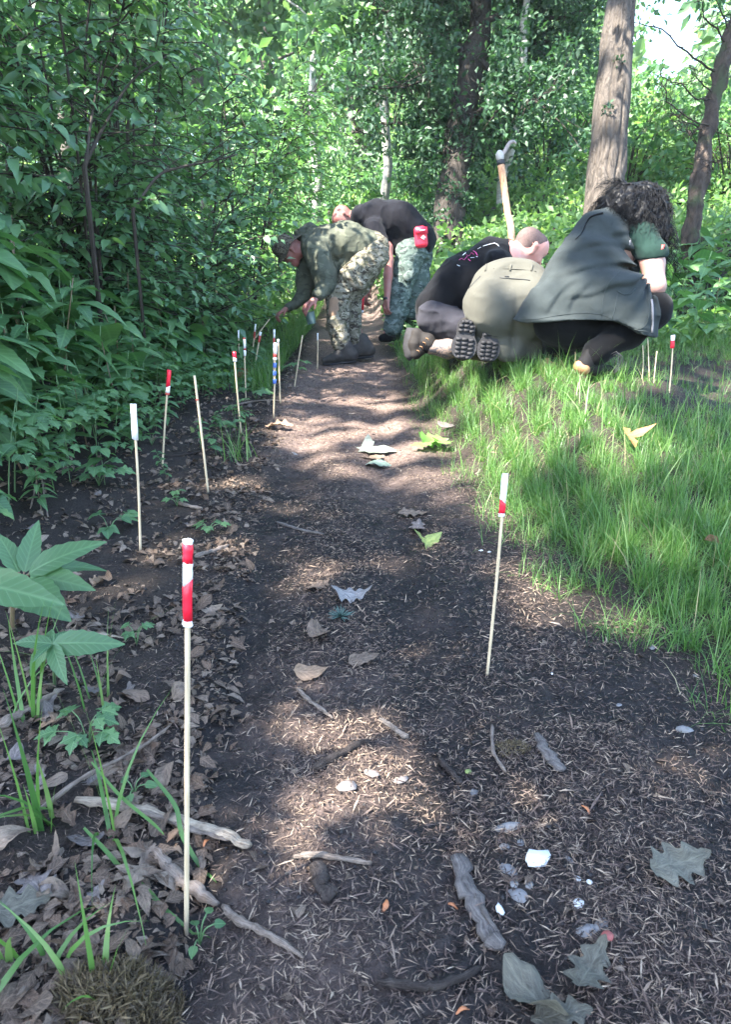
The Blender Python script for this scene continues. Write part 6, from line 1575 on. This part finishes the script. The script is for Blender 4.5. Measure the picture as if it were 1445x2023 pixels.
def on_ground(pts, lift): return np.array([[q[0], q[1], float(height(q[0], q[1]))+l] for q, l in zip(pts, np.broadcast_to(lift, len(pts)))])
def stick(label, px, r0, r1, mat, lift=.004, flat=None, noise=.2, name='fallen_twig', cat='twig', lifts=None):
    c = np.array([ground(u, v) for u, v in px]); p = curve_pts(c, max(10, 5*len(px))); n = len(p)
    p = on_ground(p, lift if lifts is None else np.interp(np.linspace(0, 1, n), np.linspace(0, 1, len(lifts)), lifts)); b = p[n//2].copy()
    # follow a straightened ground profile so that the piece bridges the hollows
    k = np.ones(7)/7; zz = np.convolve(np.pad(p[:, 2], 3, mode='edge'), k, 'valid'); p[:, 2] = zz+.002
    rg = np.random.default_rng(int(px[0][0])+3); p[1:-1] += rg.normal(size=(n-2, 3))*[r0*.16, r0*.16, r0*.08]
    V, Q, T, U = tube(p-b, np.interp(np.linspace(0, 1, n), [0, .08, .5, .95, 1], [r0*.6, r0, (r0+r1)/2, r1, r1*.5])*(1+.09*rg.normal(size=n)), 11, noise*1.3, 45, int(px[0][0]), flat=flat)
    mb = MB(); mb.add(V, Q, T, U); return tag(obj(name, mb.mesh(name, mat), loc=b), label, cat)
stick('long pale curved bark strip lying behind the nearest skewer', [(150, 1590), (250, 1600), (350, 1630), (430, 1655), (495, 1680)], .010, .008, WOODL, .008, .45, .25, 'bark_strip', 'bark')
stick('second pale sliver along the lower side of the curved bark strip', [(190, 1600), (300, 1622), (390, 1655), (460, 1672)], .005, .004, WOODP, .010, .5, .25, 'bark_strip', 'bark')
stick('knobbly pale stick running diagonally just behind the nearest skewer', [(305, 1690), (340, 1730), (385, 1765), (432, 1795)], .011, .007, WOODP, .007, None, .35)
stick('thin crooked root continuing down right from the knobbly stick', [(440, 1800), (480, 1830), (540, 1858), (600, 1900)], .006, .003, WOODP, .004, None, .3)
stick('grey bark strip with torn top lying below the pebbles', [(905, 1700), (925, 1770), (955, 1840), (985, 1885)], .015, .010, WOODG, .006, .35, .2, 'bark_strip', 'bark')
stick('narrow split beside the grey bark strip', [(935, 1770), (965, 1820), (990, 1860)], .004, .003, WOODG, .006, .6, .2, 'bark_strip', 'bark')
stick('curved pale twig lying across the needles below the sunny patch', [(580, 1700), (640, 1697), (700, 1705), (735, 1712)], .0045, .003, WOODP)
stick('dark flat chunk of wood below the curved pale twig', [(620, 1710), (635, 1750), (655, 1785)], .013, .010, WOODD, .004, .4, .2, 'bark_chip', 'bark')
stick('straight pale twig above the sunny needle patch', [(588, 1365), (620, 1395), (658, 1425)], .0045, .003, WOODP)
stick('dark stub lying in the needles right of the sunny patch', [(868, 1505), (890, 1530), (912, 1555)], .006, .005, WOODD)
stick('small curved twig beside the mossy lump', [(972, 1440), (975, 1490), (1000, 1530)], .004, .003, WOODP)
stick('brown strip of leaf stuff right of the mossy lump', [(1060, 1455), (1085, 1500), (1110, 1530)], .011, .009, WOODG, .004, .3, .35, 'bark_chip', 'bark')
stick('twig stub lying beside the nearest skewer top', [(385, 1103), (420, 1092), (452, 1080)], .007, .006, WOODP)
stick('pale stub near the small lobed herb', [(352, 998), (375, 1003), (400, 1008)], .007, .006, WOODP)
stick('long dry stem lying in the litter on the left', [(0, 1455), (60, 1420), (130, 1380)], .012, .007, WOODP, .02, .5)
stick('dry stem slanting up to the nearest skewer', [(60, 1640), (150, 1570), (260, 1510), (340, 1450)], .004, .0025, WOODP, .02)
stick('pale dry blade lying under the young balsam', [(130, 1258), (190, 1262), (250, 1270)], .009, .004, WOODL, .01, .3)
stick('dark root lying along the bottom of the path', [(745, 1945), (820, 1955), (880, 1950), (950, 1920)], .006, .004, WOODD)
stick('thin twig in the litter behind the leaning skewer', [(330, 905), (420, 890), (500, 880)], .005, .003, WOODD)
stick('thin branch lying across the far skewers', [(440, 805), (520, 792), (600, 800)], .006, .004, WOODP)
stick('grey twig across the path edge on the left', [(545, 1035), (590, 1048), (640, 1058)], .005, .004, WOODG)
stick('dark twig half buried in the sunny needle patch', [(620, 1525), (660, 1500), (700, 1480), (730, 1470)], .007, .005, WOODD)
stick('short twig on the path above the sunny patch right end', [(750, 1425), (780, 1445), (805, 1465)], .006, .005, WOODG)
stick('curled dead stalk rising at the left edge', [(60, 1010), (75, 985), (88, 965)], .003, .002, WOODP, .03, lifts=[.0, .06, .10])
stick('hooked dry stalk beside the curled one at the left edge', [(95, 1025), (90, 1000), (84, 965)], .003, .002, WOODP, .03, lifts=[.0, .05, .10])

# dead and fallen leaves that can be told apart
def oak_outline(n=44, lob=4, w=.32, depth=.28, rng=RNG):
    t = np.linspace(0, 1, n//2); prof = w*np.sin(np.pi*np.clip(t*1.02, 0, 1)**.8)**.7*(1-depth+depth*np.cos(t*np.pi*2*lob+.6))+.01
    return t, np.maximum(prof, .008)
def maple_radial(th): 
    return .34+.30*np.abs(np.cos(th*2.5))**1.4
def flat_leaf(kind, size, mat, curl, rng, name):
    if kind == 'maple':
        n = 50; th = np.arange(n)/n*2*np.pi; R0 = (.40+.60*np.abs(np.cos(th*2.5))**1.6)*(1-.45*(1-np.cos(th))/2*0)*(1+.10*np.cos(th*15)); R0 *= (.62+.38*np.cos(th))
        R0 = np.maximum(R0, .2); rings = [0, .33, .66, 1.0]; V = [[0, 0, 0]]
        for rr in rings[1:]: V += [[math.cos(a)*q*rr, math.sin(a)*q*rr, 0] for a, q in zip(th, R0)]
        V = np.array(V); j = np.arange(n); j2 = (j+1) % n
        T = np.stack([0*j, 1+j, 1+j2], -1); Q = np.concatenate([np.stack([1+k*n+j, 1+(k+1)*n+j, 1+(k+1)*n+j2, 1+k*n+j2], -1) for k in range(2)])
        U = np.stack([V[:, 0]*.5+.5, V[:, 1]], -1)
    else:
        t, pr = oak_outline() if kind == 'oak' else oak_outline(30, 1, .30, .08); m = len(t); s = np.linspace(-1, 1, 7)
        V = np.array([[a-.5, p_*q, 0] for a, p_ in zip(t, pr) for q in s]); i = np.arange(m-1)[:, None]*7; j = np.arange(6)[None]
        Q = np.stack([i+j, i+j+1, i+7+j+1, i+7+j], -1).reshape(-1, 4)[:, ::-1]; T = []; U = np.stack([np.repeat(t, 7), np.tile(s, m)], -1)
    V = V*size
    ca, fr = rng.uniform(0, 3.14), curl*rng.uniform(.7, 1.3)
    k = V[:, 0]*math.cos(ca)+V[:, 1]*math.sin(ca); l = -V[:, 0]*math.sin(ca)+V[:, 1]*math.cos(ca)
    V[:, 2] = fr*(k**2*1.1/size - l*l*.5/size)+(.04+curl*.10)*size*fbm(V[:, :2]/size*3+rng.uniform(0, 50), 3, 4)+.03*size*fbm(V[:, :2]/size*9+rng.uniform(0, 50), 2, 5)
    V[:, 2] -= np.percentile(V[:, 2], 12)
    return mesh_np(name, V, [Q, T] if len(T) else Q, True, U, mat)
def dead(label, u, v, size, mat, kind='oak', curl=.5, rot=None, tilt=(0, 0), lift=.004, name='dead_leaf', cat='leaf', group=None, me=None):
    rng = np.random.default_rng(int(u*13+v*7)); g = place(u, v, lift)
    o = obj(name, me or flat_leaf(kind, size, mat, curl, rng, name), loc=g); o.rotation_euler = (tilt[0], tilt[1], rng.uniform(0, 6.28) if rot is None else rot)
    return tag(o, label, cat, group)
dead('large grey green curled oak leaf at the right edge of the foreground', 1340, 1720, .105, D_GREY, 'oak', .55, .35, (.25, 0), .012)
dead('grey torn dead leaf at the bottom right with upturned edge', 1165, 1925, .085, D_GREY, 'oak', .9, .9, (.1, -.1), .010)
dead('curled grey dead leaf rolled up at the bottom edge', 1055, 1990, .10, D_GREY, 'plain', 1.6, 2.2, (.2, .2), .010)
dead('grey green leaf cut by the bottom edge beside the rolled one', 1110, 2018, .075, D_GREY, 'oak', .6, .2, (0, 0), .010)
dead('pale grey dead leaf with arched edge in the middle of the path', 695, 1182, .105, mat_dead('silver_dead_leaf', [(0.192, 0.18, 0.176), (0.24, 0.228, 0.22)]), 'oak', .8, .1, (.15, 0), .010)
dead('light tan leaf lying left of the path centre', 615, 1338, .07, D_TAN, 'plain', .7, .1, (.35, 0), .012)
dead('yellow green fallen leaf standing on edge on the path', 840, 1082, .075, D_LIME, 'maple', .6, 1.2, (.9, .1), .012)
dead('pale spread maple leaf lying on the sunny path', 722, 893, .15, mat_dead('pale_green_leaf', [(0.18, 0.204, 0.162), (0.216, 0.234, 0.192)]), 'maple', .3, .2, (.1, 0), .012)
dead('grey green fallen leaf just below the pale maple leaf', 748, 924, .12, mat_dead('dull_blue_green_leaf', [(.13, .18, .145), (.16, .21, .17)]), 'plain', .5, .15, (.15, 0), .012)
dead('reddish fallen leaf between two pale leaves on the path', 735, 908, .12, D_LEAF, 'oak', .4, .1, (0, 0), .008)
for k, (du, dv, r) in enumerate(((0, 0, .3), (18, 6, 2.0), (-12, 8, 3.6))):
    dead(['green oak leaf upright at the edge of the grass, topmost of three', 'green oak leaf of the three at the grass edge, right one', 'green oak leaf of the three at the grass edge, left one'][k], 852+du, 882+dv, .16, mat_leaf('fresh_oak_leaf', [(.13, .26, .06), (.17, .30, .08)], .5, .3), 'oak', .6, r, (.6-.3*k, .2), .03, 'oak_leaf', group='green oak leaves at the grass edge')
dead('orange brown maple leaf caught in the grass bank', 1236, 908, .062, D_ORANGE, 'maple', .8, .5, (.7, .2), .085)
dead('brown dead leaf caught in the grass at the right edge', 1403, 1108, .055, mat_dead('rusty_leaf', [(.22, .12, .075), (.27, .15, .10)]), 'plain', .7, 1.9, (.9, .2), .055)
dead('pale pinkish dead leaf upper one of two right of the path centre', 818, 1018, .11, D_LEAF, 'oak', .4, .1, (0, 0), .008)
dead('pale mauve dead leaf lower one of two right of the path centre', 826, 1045, .10, D_PALE, 'oak', .4, 1.4, (0, 0), .008)
dead('brown dead leaf half buried left of the green needle sprig', 630, 1160, .09, D_LEAF, 'oak', .5, 1.0)
dead('folded grey brown leaf standing below the needle sprig', 628, 1255, .10, D_LEAF, 'plain', 1.0, 1.7, (.3, .1), .01)
dead('brown leaf lying above the tan leaf', 720, 1305, .075, D_LEAF, 'plain', .5, .5)
dead('pale whitish leaf fragment in the litter right of the far skewers', 552, 848, .15, D_TAN, 'oak', .8, .2, (.2, 0), .02)
dead('rusty leaf standing behind the far skewers', 479, 750, .14, mat_dead('orange_brown_leaf', [(.30, .12, .06), (.35, .15, .07)]), 'plain', .6, 0, (1.2, 0), .05)
dead('pale dead leaf at the left bottom edge', 25, 1810, .10, D_GREY, 'oak', .6, .4, (.1, 0), .012)
dead('grey leaf lying under the bark strip left', 70, 1760, .08, D_PALE, 'oak', .6, 2.4, (0, .1), .01)
dead('white spotted leaf bit near the grass edge', 890, 845, .14, D_PALE, 'plain', .5, .3, (0, 0), .012)
dead('yellow green blade like leaf lying in the litter below the herbs', 380, 860, .06, D_LIME, 'plain', .4, 1.5, (1.0, 0), .03)
def litter():
    rng = np.random.default_rng(71)
    ms = [flat_leaf(k, 1.0, m, c, np.random.default_rng(i), 'dead_leaf') for i, (k, m, c) in enumerate((('oak', D_LEAF, .6), ('oak', D_LEAF, 1.0), ('plain', D_LEAF, .8), ('plain', D_PALE, .6), ('oak', D_PALE, .8), ('oak', D_LEAF, 1.3), ('maple', D_LEAF, .7), ('plain', D_LEAF, 1.4)))]
    cnt = 0
    while cnt < 240:
        y = .55*(4.6/.55)**rng.random(); el = float(edge_l(y)); x = el+.05-abs(rng.normal())*.36-.02
        if x < -.56*y-.15: continue
        s = rng.uniform(.026, .062); g = np.array([x, y, float(height(x, y))+.004+.010*rng.random()])
        mi = int(rng.choice(8, p=[.2, .17, .17, .05, .06, .13, .08, .14])); o = obj('dead_leaf', ms[mi], loc=g); o.scale = (s, s, s*rng.uniform(.8, 1.5)); o.rotation_euler = (rng.normal()*.3, rng.normal()*.3, rng.uniform(0, 6.28))
        tag(o, '%s dead leaf %s, %s' % (('lobed brown', 'curled lobed brown', 'oval brown', 'pale oval', 'pale lobed', 'rolled brown', 'pointed brown', 'rolled oval')[mi], 'at path edge' if el-x < .12 else 'midway' if el-x < .35 else 'by the herbs', ['by the moss clump', 'beside the nearest skewer', 'behind the nearest skewer', 'near the white tipped skewer', 'near the bare leaning skewer', 'before the far skewers'][int(np.searchsorted([.72, 1.0, 1.7, 2.5, 3.4], y))]), 'leaf', 'dead leaves in the litter left of the path'); cnt += 1
    # the crumbled rest
    N = 19000; y = .5*(8/.5)**rng.random(N); el = edge_l(y); x = el+.10-np.abs(rng.normal(size=N))*(.48+.07*y); k = (x > -.62*y-.5)
    onp = rng.random(N) < .10; x = np.where(onp, rng.uniform(-.45, .6, N), x); k |= onp
    k &= onp | (fbm(np.stack([x*4.5, y*4.5], -1), 3, 88) > -.34+.25*rng.random(N))
    x, y = x[k], y[k]; n = len(x); z = height(x, y)+.002+.008*rng.random(n)*(~onp[k])
    tv, tq, tu = leaf_tpl(.62, 3, .12, .45, wave=.35); R = basis(rand_dirs(n, 0, rng)*[1, 1, .35], rand_dirs(n, 2.6, rng))
    V, F, U = scatter(tv, tq, np.stack([x, y, z], -1), R, (.006+.034*rng.random(n)**2.2)*np.where(onp[k], .6, 1), tu)
    tag(obj('leaf_litter', mesh_np('leaf_litter', V, F, True, U, D_LEAF)), 'broken brown dead leaves strewn left of the path', kind='stuff')
litter()
def needle_mat():
    m = NT('spruce_needle'); r = m.rnd()
    c = m.ramp(r, [(0, (0.0225, 0.01625, 0.015)), (.38, (0.06875, 0.04875, 0.04125)), (.66, (0.1438, 0.1038, 0.085)), (.86, (.225, .165, .120)), (1, (.34, .265, .195))]); return m.base(c, .7, .12)
NEEDLE = needle_mat()
def needles():
    rng = np.random.default_rng(81); N = 420000
    y = .42*(8.5/.42)**(rng.random(N)**.92); x = rng.uniform(-.75, 1.15, N)
    el, er = edge_l(y), edge_r(y); m = x-path_mid(y)
    q = np.stack([x, y], -1)
    d = sstep(-.20, .10, x-el)*(1-sstep(-.02, .22, x-er))
    d *= .38+.62*sstep(-.30, .25, fbm(q*5.5, 3, 66)); d *= 1-(1-sstep(2.2, 3.6, y))*(.80*np.exp(-((m+.19)/.11)**2)+.62*np.exp(-((m-.24)/.10)**2)*sstep(1.15, 1.5, y)); d = d+.35*np.exp(-((m-.02)/.09)**2)
    d *= np.interp(y, [.4, 1.0, 2, 4, 8], [.9, 1, 1, .9, .8]); d = np.maximum(d, .10*(x > el-.6)*(x < er+.3))
    d = np.maximum(d, 1.4*np.exp(-((x-ground(700, 1510)[0])**2+(y-ground(700, 1510)[1])**2)/.11**2))
    k = rng.random(N) < d*.9; x, y = x[k], y[k]; n = len(x); q = np.stack([x, y], -1)
    z = height(x, y)+.0015+.004*rng.random(n)
    tv = np.array([[-.5, 0, 0], [-.45, .038, .01], [0, .05, .06], [.45, .03, .02], [.5, 0, 0], [.45, -.03, .02], [0, -.05, .06], [-.45, -.038, .01]]); tf = np.array([[0, 1, 7, 7], [1, 2, 6, 7], [2, 3, 5, 6]])
    tv = np.array([[-.5, 0, 0], [-.1, .045, .06], [.5, .012, .0], [.12, -.045, .06]]); tf3 = np.array([[0, 3, 1], [1, 3, 2]])
    R = basis(rand_dirs(n, 0, rng)*[1, 1, .22], rand_dirs(n, 3, rng))
    L = .0125*np.exp(rng.normal(size=n)*.38); S = np.stack([L, (.0125*.4+.6*L)*rng.uniform(.50, 1.45, n)*np.interp(y, [1, 3, 8], [1, 1.35, 2.6]), L*rng.choice([-1, 1], n)*rng.uniform(0, 2.4, n)], -1)
    V, F, _ = scatter(tv, tf3, np.stack([x, y, z], -1), R, S)
    tag(obj('spruce_needles', mesh_np('spruce_needles', V, F, False, None, NEEDLE)), 'dry brown spruce needles strewn over the path', kind='stuff')
    # slivers of bark and broken stalks
    N = 1300; y = .45*(5/.45)**rng.random(N); x = rng.uniform(-.9, 1.0, N); k = (x < edge_r(y)+.1); x, y = x[k], y[k]; n = len(x)
    R = basis(rand_dirs(n, 0, rng)*[1, 1, .15], rand_dirs(n, 3, rng)); L = rng.uniform(.015, .05, n)
    S = np.stack([L, np.full(n, .026)*rng.uniform(.6, 1.4, n), np.full(n, .03)], -1)
    V, F, _ = scatter(tv, tf3, np.stack([x, y, height(x, y)+.004], -1), R, S)
    tag(obj('wood_slivers', mesh_np('wood_slivers', V, F, False, None, NEEDLE)), 'broken brown stalks and bark slivers among the needles', kind='stuff')
    # crumbs of soil
    N = 14000; y = .45*(3.2/.45)**rng.random(N); x = rng.uniform(-.8, 1.0, N); k = (x < edge_r(y)+.25) & (fbm(np.stack([x*7, y*7], -1), 3, 19) > -.05); x, y = x[k], y[k]; n = len(x)
    ov = np.array([[1, 0, 0], [-1, 0, 0], [0, 1, 0], [0, -1, 0], [0, 0, 1], [0, 0, -1.0]]); of = np.array([[0, 2, 4], [2, 1, 4], [1, 3, 4], [3, 0, 4], [2, 0, 5], [1, 2, 5], [3, 1, 5], [0, 3, 5]])
    R = basis(rand_dirs(n, 0, rng), rand_dirs(n, 0, rng)); sc = rng.uniform(.0012, .0055, n)*(rng.random(n)**1.5+.35); 
    V, F, _ = scatter(ov, of, np.stack([x, y, height(x, y)+sc*.2], -1), R, np.stack([sc, sc*.8, sc*.6], -1))
    tag(obj('soil_crumbs', mesh_np('soil_crumbs', V, F, True, None, M_CRUMB)), 'dark damp crumbs of soil on the path', kind='stuff')
M_CRUMB = mat_plain('soil_crumb', (.017, .0145, .0145), .65, .4, 60, .4, 300, .002, .4)
needles()

# pebbles, chips and other small things one can point at
def pebble(label, u, v, w, h=.6, mat=STONE, squash=.45, seed=0, name='pebble', cat='stone', ang=.0, group=None):
    g = place(u, v, -w*squash*.25); n, m = 12, 8; th = np.linspace(0, np.pi, m); ph = np.arange(n)/n*2*np.pi
    V = np.array([[math.sin(a)*math.cos(b_), math.sin(a)*math.sin(b_)*h, math.cos(a)*squash] for a in th for b_ in ph]); V *= (1+.22*fbm(V*1.6+seed*3.3, 2, seed))[:, None]*w/2
    c, s = math.cos(ang), math.sin(ang); V = V@np.array([[c, s, 0], [-s, c, 0], [0, 0, 1]])
    i = np.arange(m-1)[:, None]*n; j = np.arange(n)[None]; j2 = (j+1) % n; Q = np.stack([i+j, i+n+j, i+n+j2, i+j2], -1).reshape(-1, 4)
    return tag(obj(name, mesh_np(name, V, Q, True, None, mat), loc=g), label, cat, group)
def chip(label, u, v, w, d, mat, ang=0, seed=0, th=.004, name='white_chip', cat='chip', tilt=.2):
    rng = np.random.default_rng(seed); g = place(u, v, th+.002); n = 10; a = np.arange(n)/n*2*np.pi; r = rng.uniform(.7, 1.1, n)
    top = np.stack([np.cos(a)*r*w/2, np.sin(a)*r*d/2, 0*a+th/2], -1); bot = top*[.94, .94, 1]-[0, 0, th]
    V = np.concatenate([top, bot, [[0, 0, th*.55]]]); j = np.arange(n); j2 = (j+1) % n
    me = mesh_np(name, V, [np.stack([j, n+j, n+j2, j2], -1), np.stack([0*j+2*n, j, j2], -1)], False, None, mat)
    o = obj(name, me, loc=g); o.rotation_euler = (tilt, 0, ang); return tag(o, label, cat)
chip('bright white chip lying among the grey pebbles', 1063, 1703, .044, .030, CHALK, .2, 1)
chip('small white splinter below the grey pebbles', 988, 1805, .010, .020, CHALK, .3, 2)
chip('whitish flake in the sunny needle patch', 683, 1558, .036, .026, D_PALE, .2, 5, .002, 'bark_flake', 'chip')
chip('second whitish flake in the sunny needle patch', 735, 1532, .030, .016, D_PALE, -.4, 6, .002, 'bark_flake', 'chip')
chip('third whitish flake right in the sunny needle patch', 790, 1545, .034, .014, D_PALE, .3, 7, .002, 'bark_flake', 'chip')
chip('red flake above the torn grey leaf at the bottom right', 1200, 1856, .022, .014, mat_plain('red_flake', (.25, .06, .05), .6, .2, 60, .2), .1, 3, .003, 'red_flake')
chip('small pale yellow leaf scrap right of the sunny patch', 925, 1528, .012, .010, D_LIME, 0, 4, .002, 'leaf_scrap', 'leaf')
for i, (u, v, w, h, lab) in enumerate([(1012, 1635, .055, .5, 'large flat dusty grey stone above the white chip'), (998, 1672, .018, .9, 'round grey pebble left above the white chip'), (1030, 1664, .016, .8, 'pale round pebble right above the white chip'), (1005, 1718, .036, .7, 'flat grey stone left of the white chip'),
                                      (1030, 1768, .040, .65, 'wedge shaped pale grey stone below the white chip'), (1018, 1745, .014, .9, 'small round pebble above the wedge shaped stone'), (1048, 1748, .015, .8, 'small pebble right of the wedge shaped stone top'), (1142, 1735, .014, .7, 'small whitish pebble pair, left, right of the white chip'),
                                      (1166, 1742, .010, .9, 'small whitish pebble pair, right one'), (1165, 1838, .036, .6, 'flat grey pebble near the torn leaf'), (1190, 1826, .030, .6, 'bluish pebble behind the torn leaf'), (1145, 1785, .022, .8, 'greenish pebble below the whitish pair'), (1125, 1700, .020, .6, 'brownish pebble right of the white chip'),
                                      (1355, 1440, .034, .6, 'grey pebble in dark soil at the right edge'), (1225, 1392, .016, .8, 'small reddish pebble in the right soil'), (1290, 1278, .022, .6, 'pale pebble under the grass edge on the right'), (938, 1567, .026, .7, 'grey pebble right of the sunny patch'), (580, 896, .05, .4, 'rounded grey stone on the left of the path'),
                                      (952, 1088, .022, .7, 'white pebble beside the right skewer'), (968, 1090, .014, .8, 'smaller white pebble beside the right skewer'), (1092, 1330, .008, .8, 'tiny white pebble in the right soil'), (1375, 1335, .012, .8, 'small pale pebble at the right grass edge')]):
    pebble(lab, u, v, w, h, CHALK if 'white pebble' in lab or 'whitish' in lab else STONE, .5, i, ang=i*.7)
for i, (u, v, lab) in enumerate([(755, 1805, 'orange bud scale below the grey bark strip, left'), (1165, 1612, 'small orange bud scale above the pebbles'), (905, 1800, 'orange bud scale beside the grey bark strip'), (928, 1998, 'tiny orange bud scale at the bottom edge'), (415, 1662, 'tiny orange bud scale beside the pale bark strip end')]):
    g = place(u, v, .003); V, Q, T, U = tube(curve_pts([[0, 0, 0], [.004, .008, .004], [.003, .018, .003]], 8), np.interp(np.linspace(0, 1, 8), [0, .5, 1], [.002, .0055, .0015])*(.85 if i == 0 else .5), 8, .2, 200, flat=.5)
    mb = MB(); mb.add(V, Q, T, U); o = obj('bud_scale', mb.mesh('bud_scale', ORANGE), loc=g); o.rotation_euler = (0, 0, -.2+i*.8); tag(o, lab, 'bud scale')
def sprig():
    b = place(673, 1222, .006); rng = np.random.default_rng(4); m = mat_plain('blue_green_needle', (.055, .10, .085), .5, .3, 90, 0); mb = MB()
    for i in range(46):
        d = rand_dirs(1, .5, rng)[0]; d[2] = abs(d[2])*.7; L = rng.uniform(.022, .040); V, Q, T, U = tube(np.array([d*.002, d*L*.6, d*L]), [.0012, .0011, .0004], 4); mb.add(V, Q, T, U)
    o = thing('spruce_sprig', 'star shaped tuft of dark green spruce needles on the path', 'sprig', b); tag(obj('needle', mb.mesh('needle', m), o), kind='stuff')
    mb = MB(); V, Q, T, U = tube([[0, 0, 0], [-.012, .012, .0], [-.022, .028, -.002]], .002, 6); mb.add(V, Q, T, U); obj('twig', mb.mesh('twig', WOODD), o)
sprig()
def moss():
    MOSS = mat_leaf('moss', [(.042, .031, .019), (.105, .076, .042), (.20, .15, .085)], .7, .25)
    for u, v, rad, n, lab, hh in ((235, 1975, .058, 6000, 'brownish olive clump of shaggy moss at the bottom left', .030), (1010, 1482, .028, 700, 'small mossy lump on the path right of the sunny patch', .012)):
        b = place(u, v); rng = np.random.default_rng(int(u)); r = rad*np.sqrt(rng.random(n)); a = rng.uniform(0, 6.28, n); x = b[0]+np.cos(a)*r*1.25; y = b[1]+np.sin(a)*r*.8
        dome = hh*(1-(r/rad)**2)*(1+.5*fbm(np.stack([x*40, y*40], -1), 2, 3)); z = height(x, y)+dome*rng.random(n)**.4
        d = rand_dirs(n, .55, rng); L = (.016 if rad > .04 else .008)*rng.uniform(.5, 1.3, n); R = basis(d, rand_dirs(n, 0, rng))
        tv = np.array([[0, .055, 0], [0, -.055, 0], [.5, .05, .05], [.5, -.05, .05], [1, 0, .0]]); tf = np.array([[0, 1, 3], [0, 3, 2], [2, 3, 4]])
        V, F, _ = scatter(tv, tf, np.stack([x, y, z], -1)-b, R, L); tag(obj('moss_clump', mesh_np('moss_clump', V, F, False, None, MOSS), loc=b), lab, 'moss', kind='stuff')
moss()

# ================================================================== the bright moist air between the trees
def haze():
    lo = np.array([-50, -20, -2.2]); hi = np.array([64, 79, 34]); V = [[x, y, z] for z in (lo[2], hi[2]) for x, y in ((lo[0], lo[1]), (hi[0], lo[1]), (hi[0], hi[1]), (lo[0], hi[1]))]
    m = bpy.data.materials.new('haze'); m.use_nodes = True; t = m.node_tree; t.nodes.remove(t.nodes['Principled BSDF'])
    v = t.nodes.new('ShaderNodeVolumePrincipled'); v.inputs['Color'].default_value = (.86, .93, .92, 1); v.inputs['Density'].default_value = HAZE; v.inputs['Anisotropy'].default_value = .2
    t.links.new(v.outputs[0], t.nodes['Material Output'].inputs['Volume'])
    tag(obj('haze', mesh_np('haze', V, BOXF, False, None, m)), kind='stuff')
HAZE = .0009
haze()

# ================================================================== look-alikes that still share a label are told apart by their place among themselves
def tell_apart():
    by = {}
    for o in SC.objects:
        if o.get('label') and o.get('category'): by.setdefault(o['label'], []).append(o)
    nth = ['leftmost', 'second from left', 'third from left', 'fourth from left', 'fifth from left', 'sixth from left', 'seventh from left', 'eighth from left', 'ninth from left', 'tenth from left', 'eleventh from left', 'twelfth from left']
    for lab, os_ in by.items():
        if 1 < len(os_) <= 12 and len(lab.split()) <= 13:
            def u(o):
                q = np.array(o.location)-CAM; return (q@RGT)/max(q@FWD, .05)
            os_.sort(key=u)
            for k, o in enumerate(os_): o['label'] = '%s, %s' % (lab, 'rightmost' if k == len(os_)-1 else nth[k])
tell_apart()
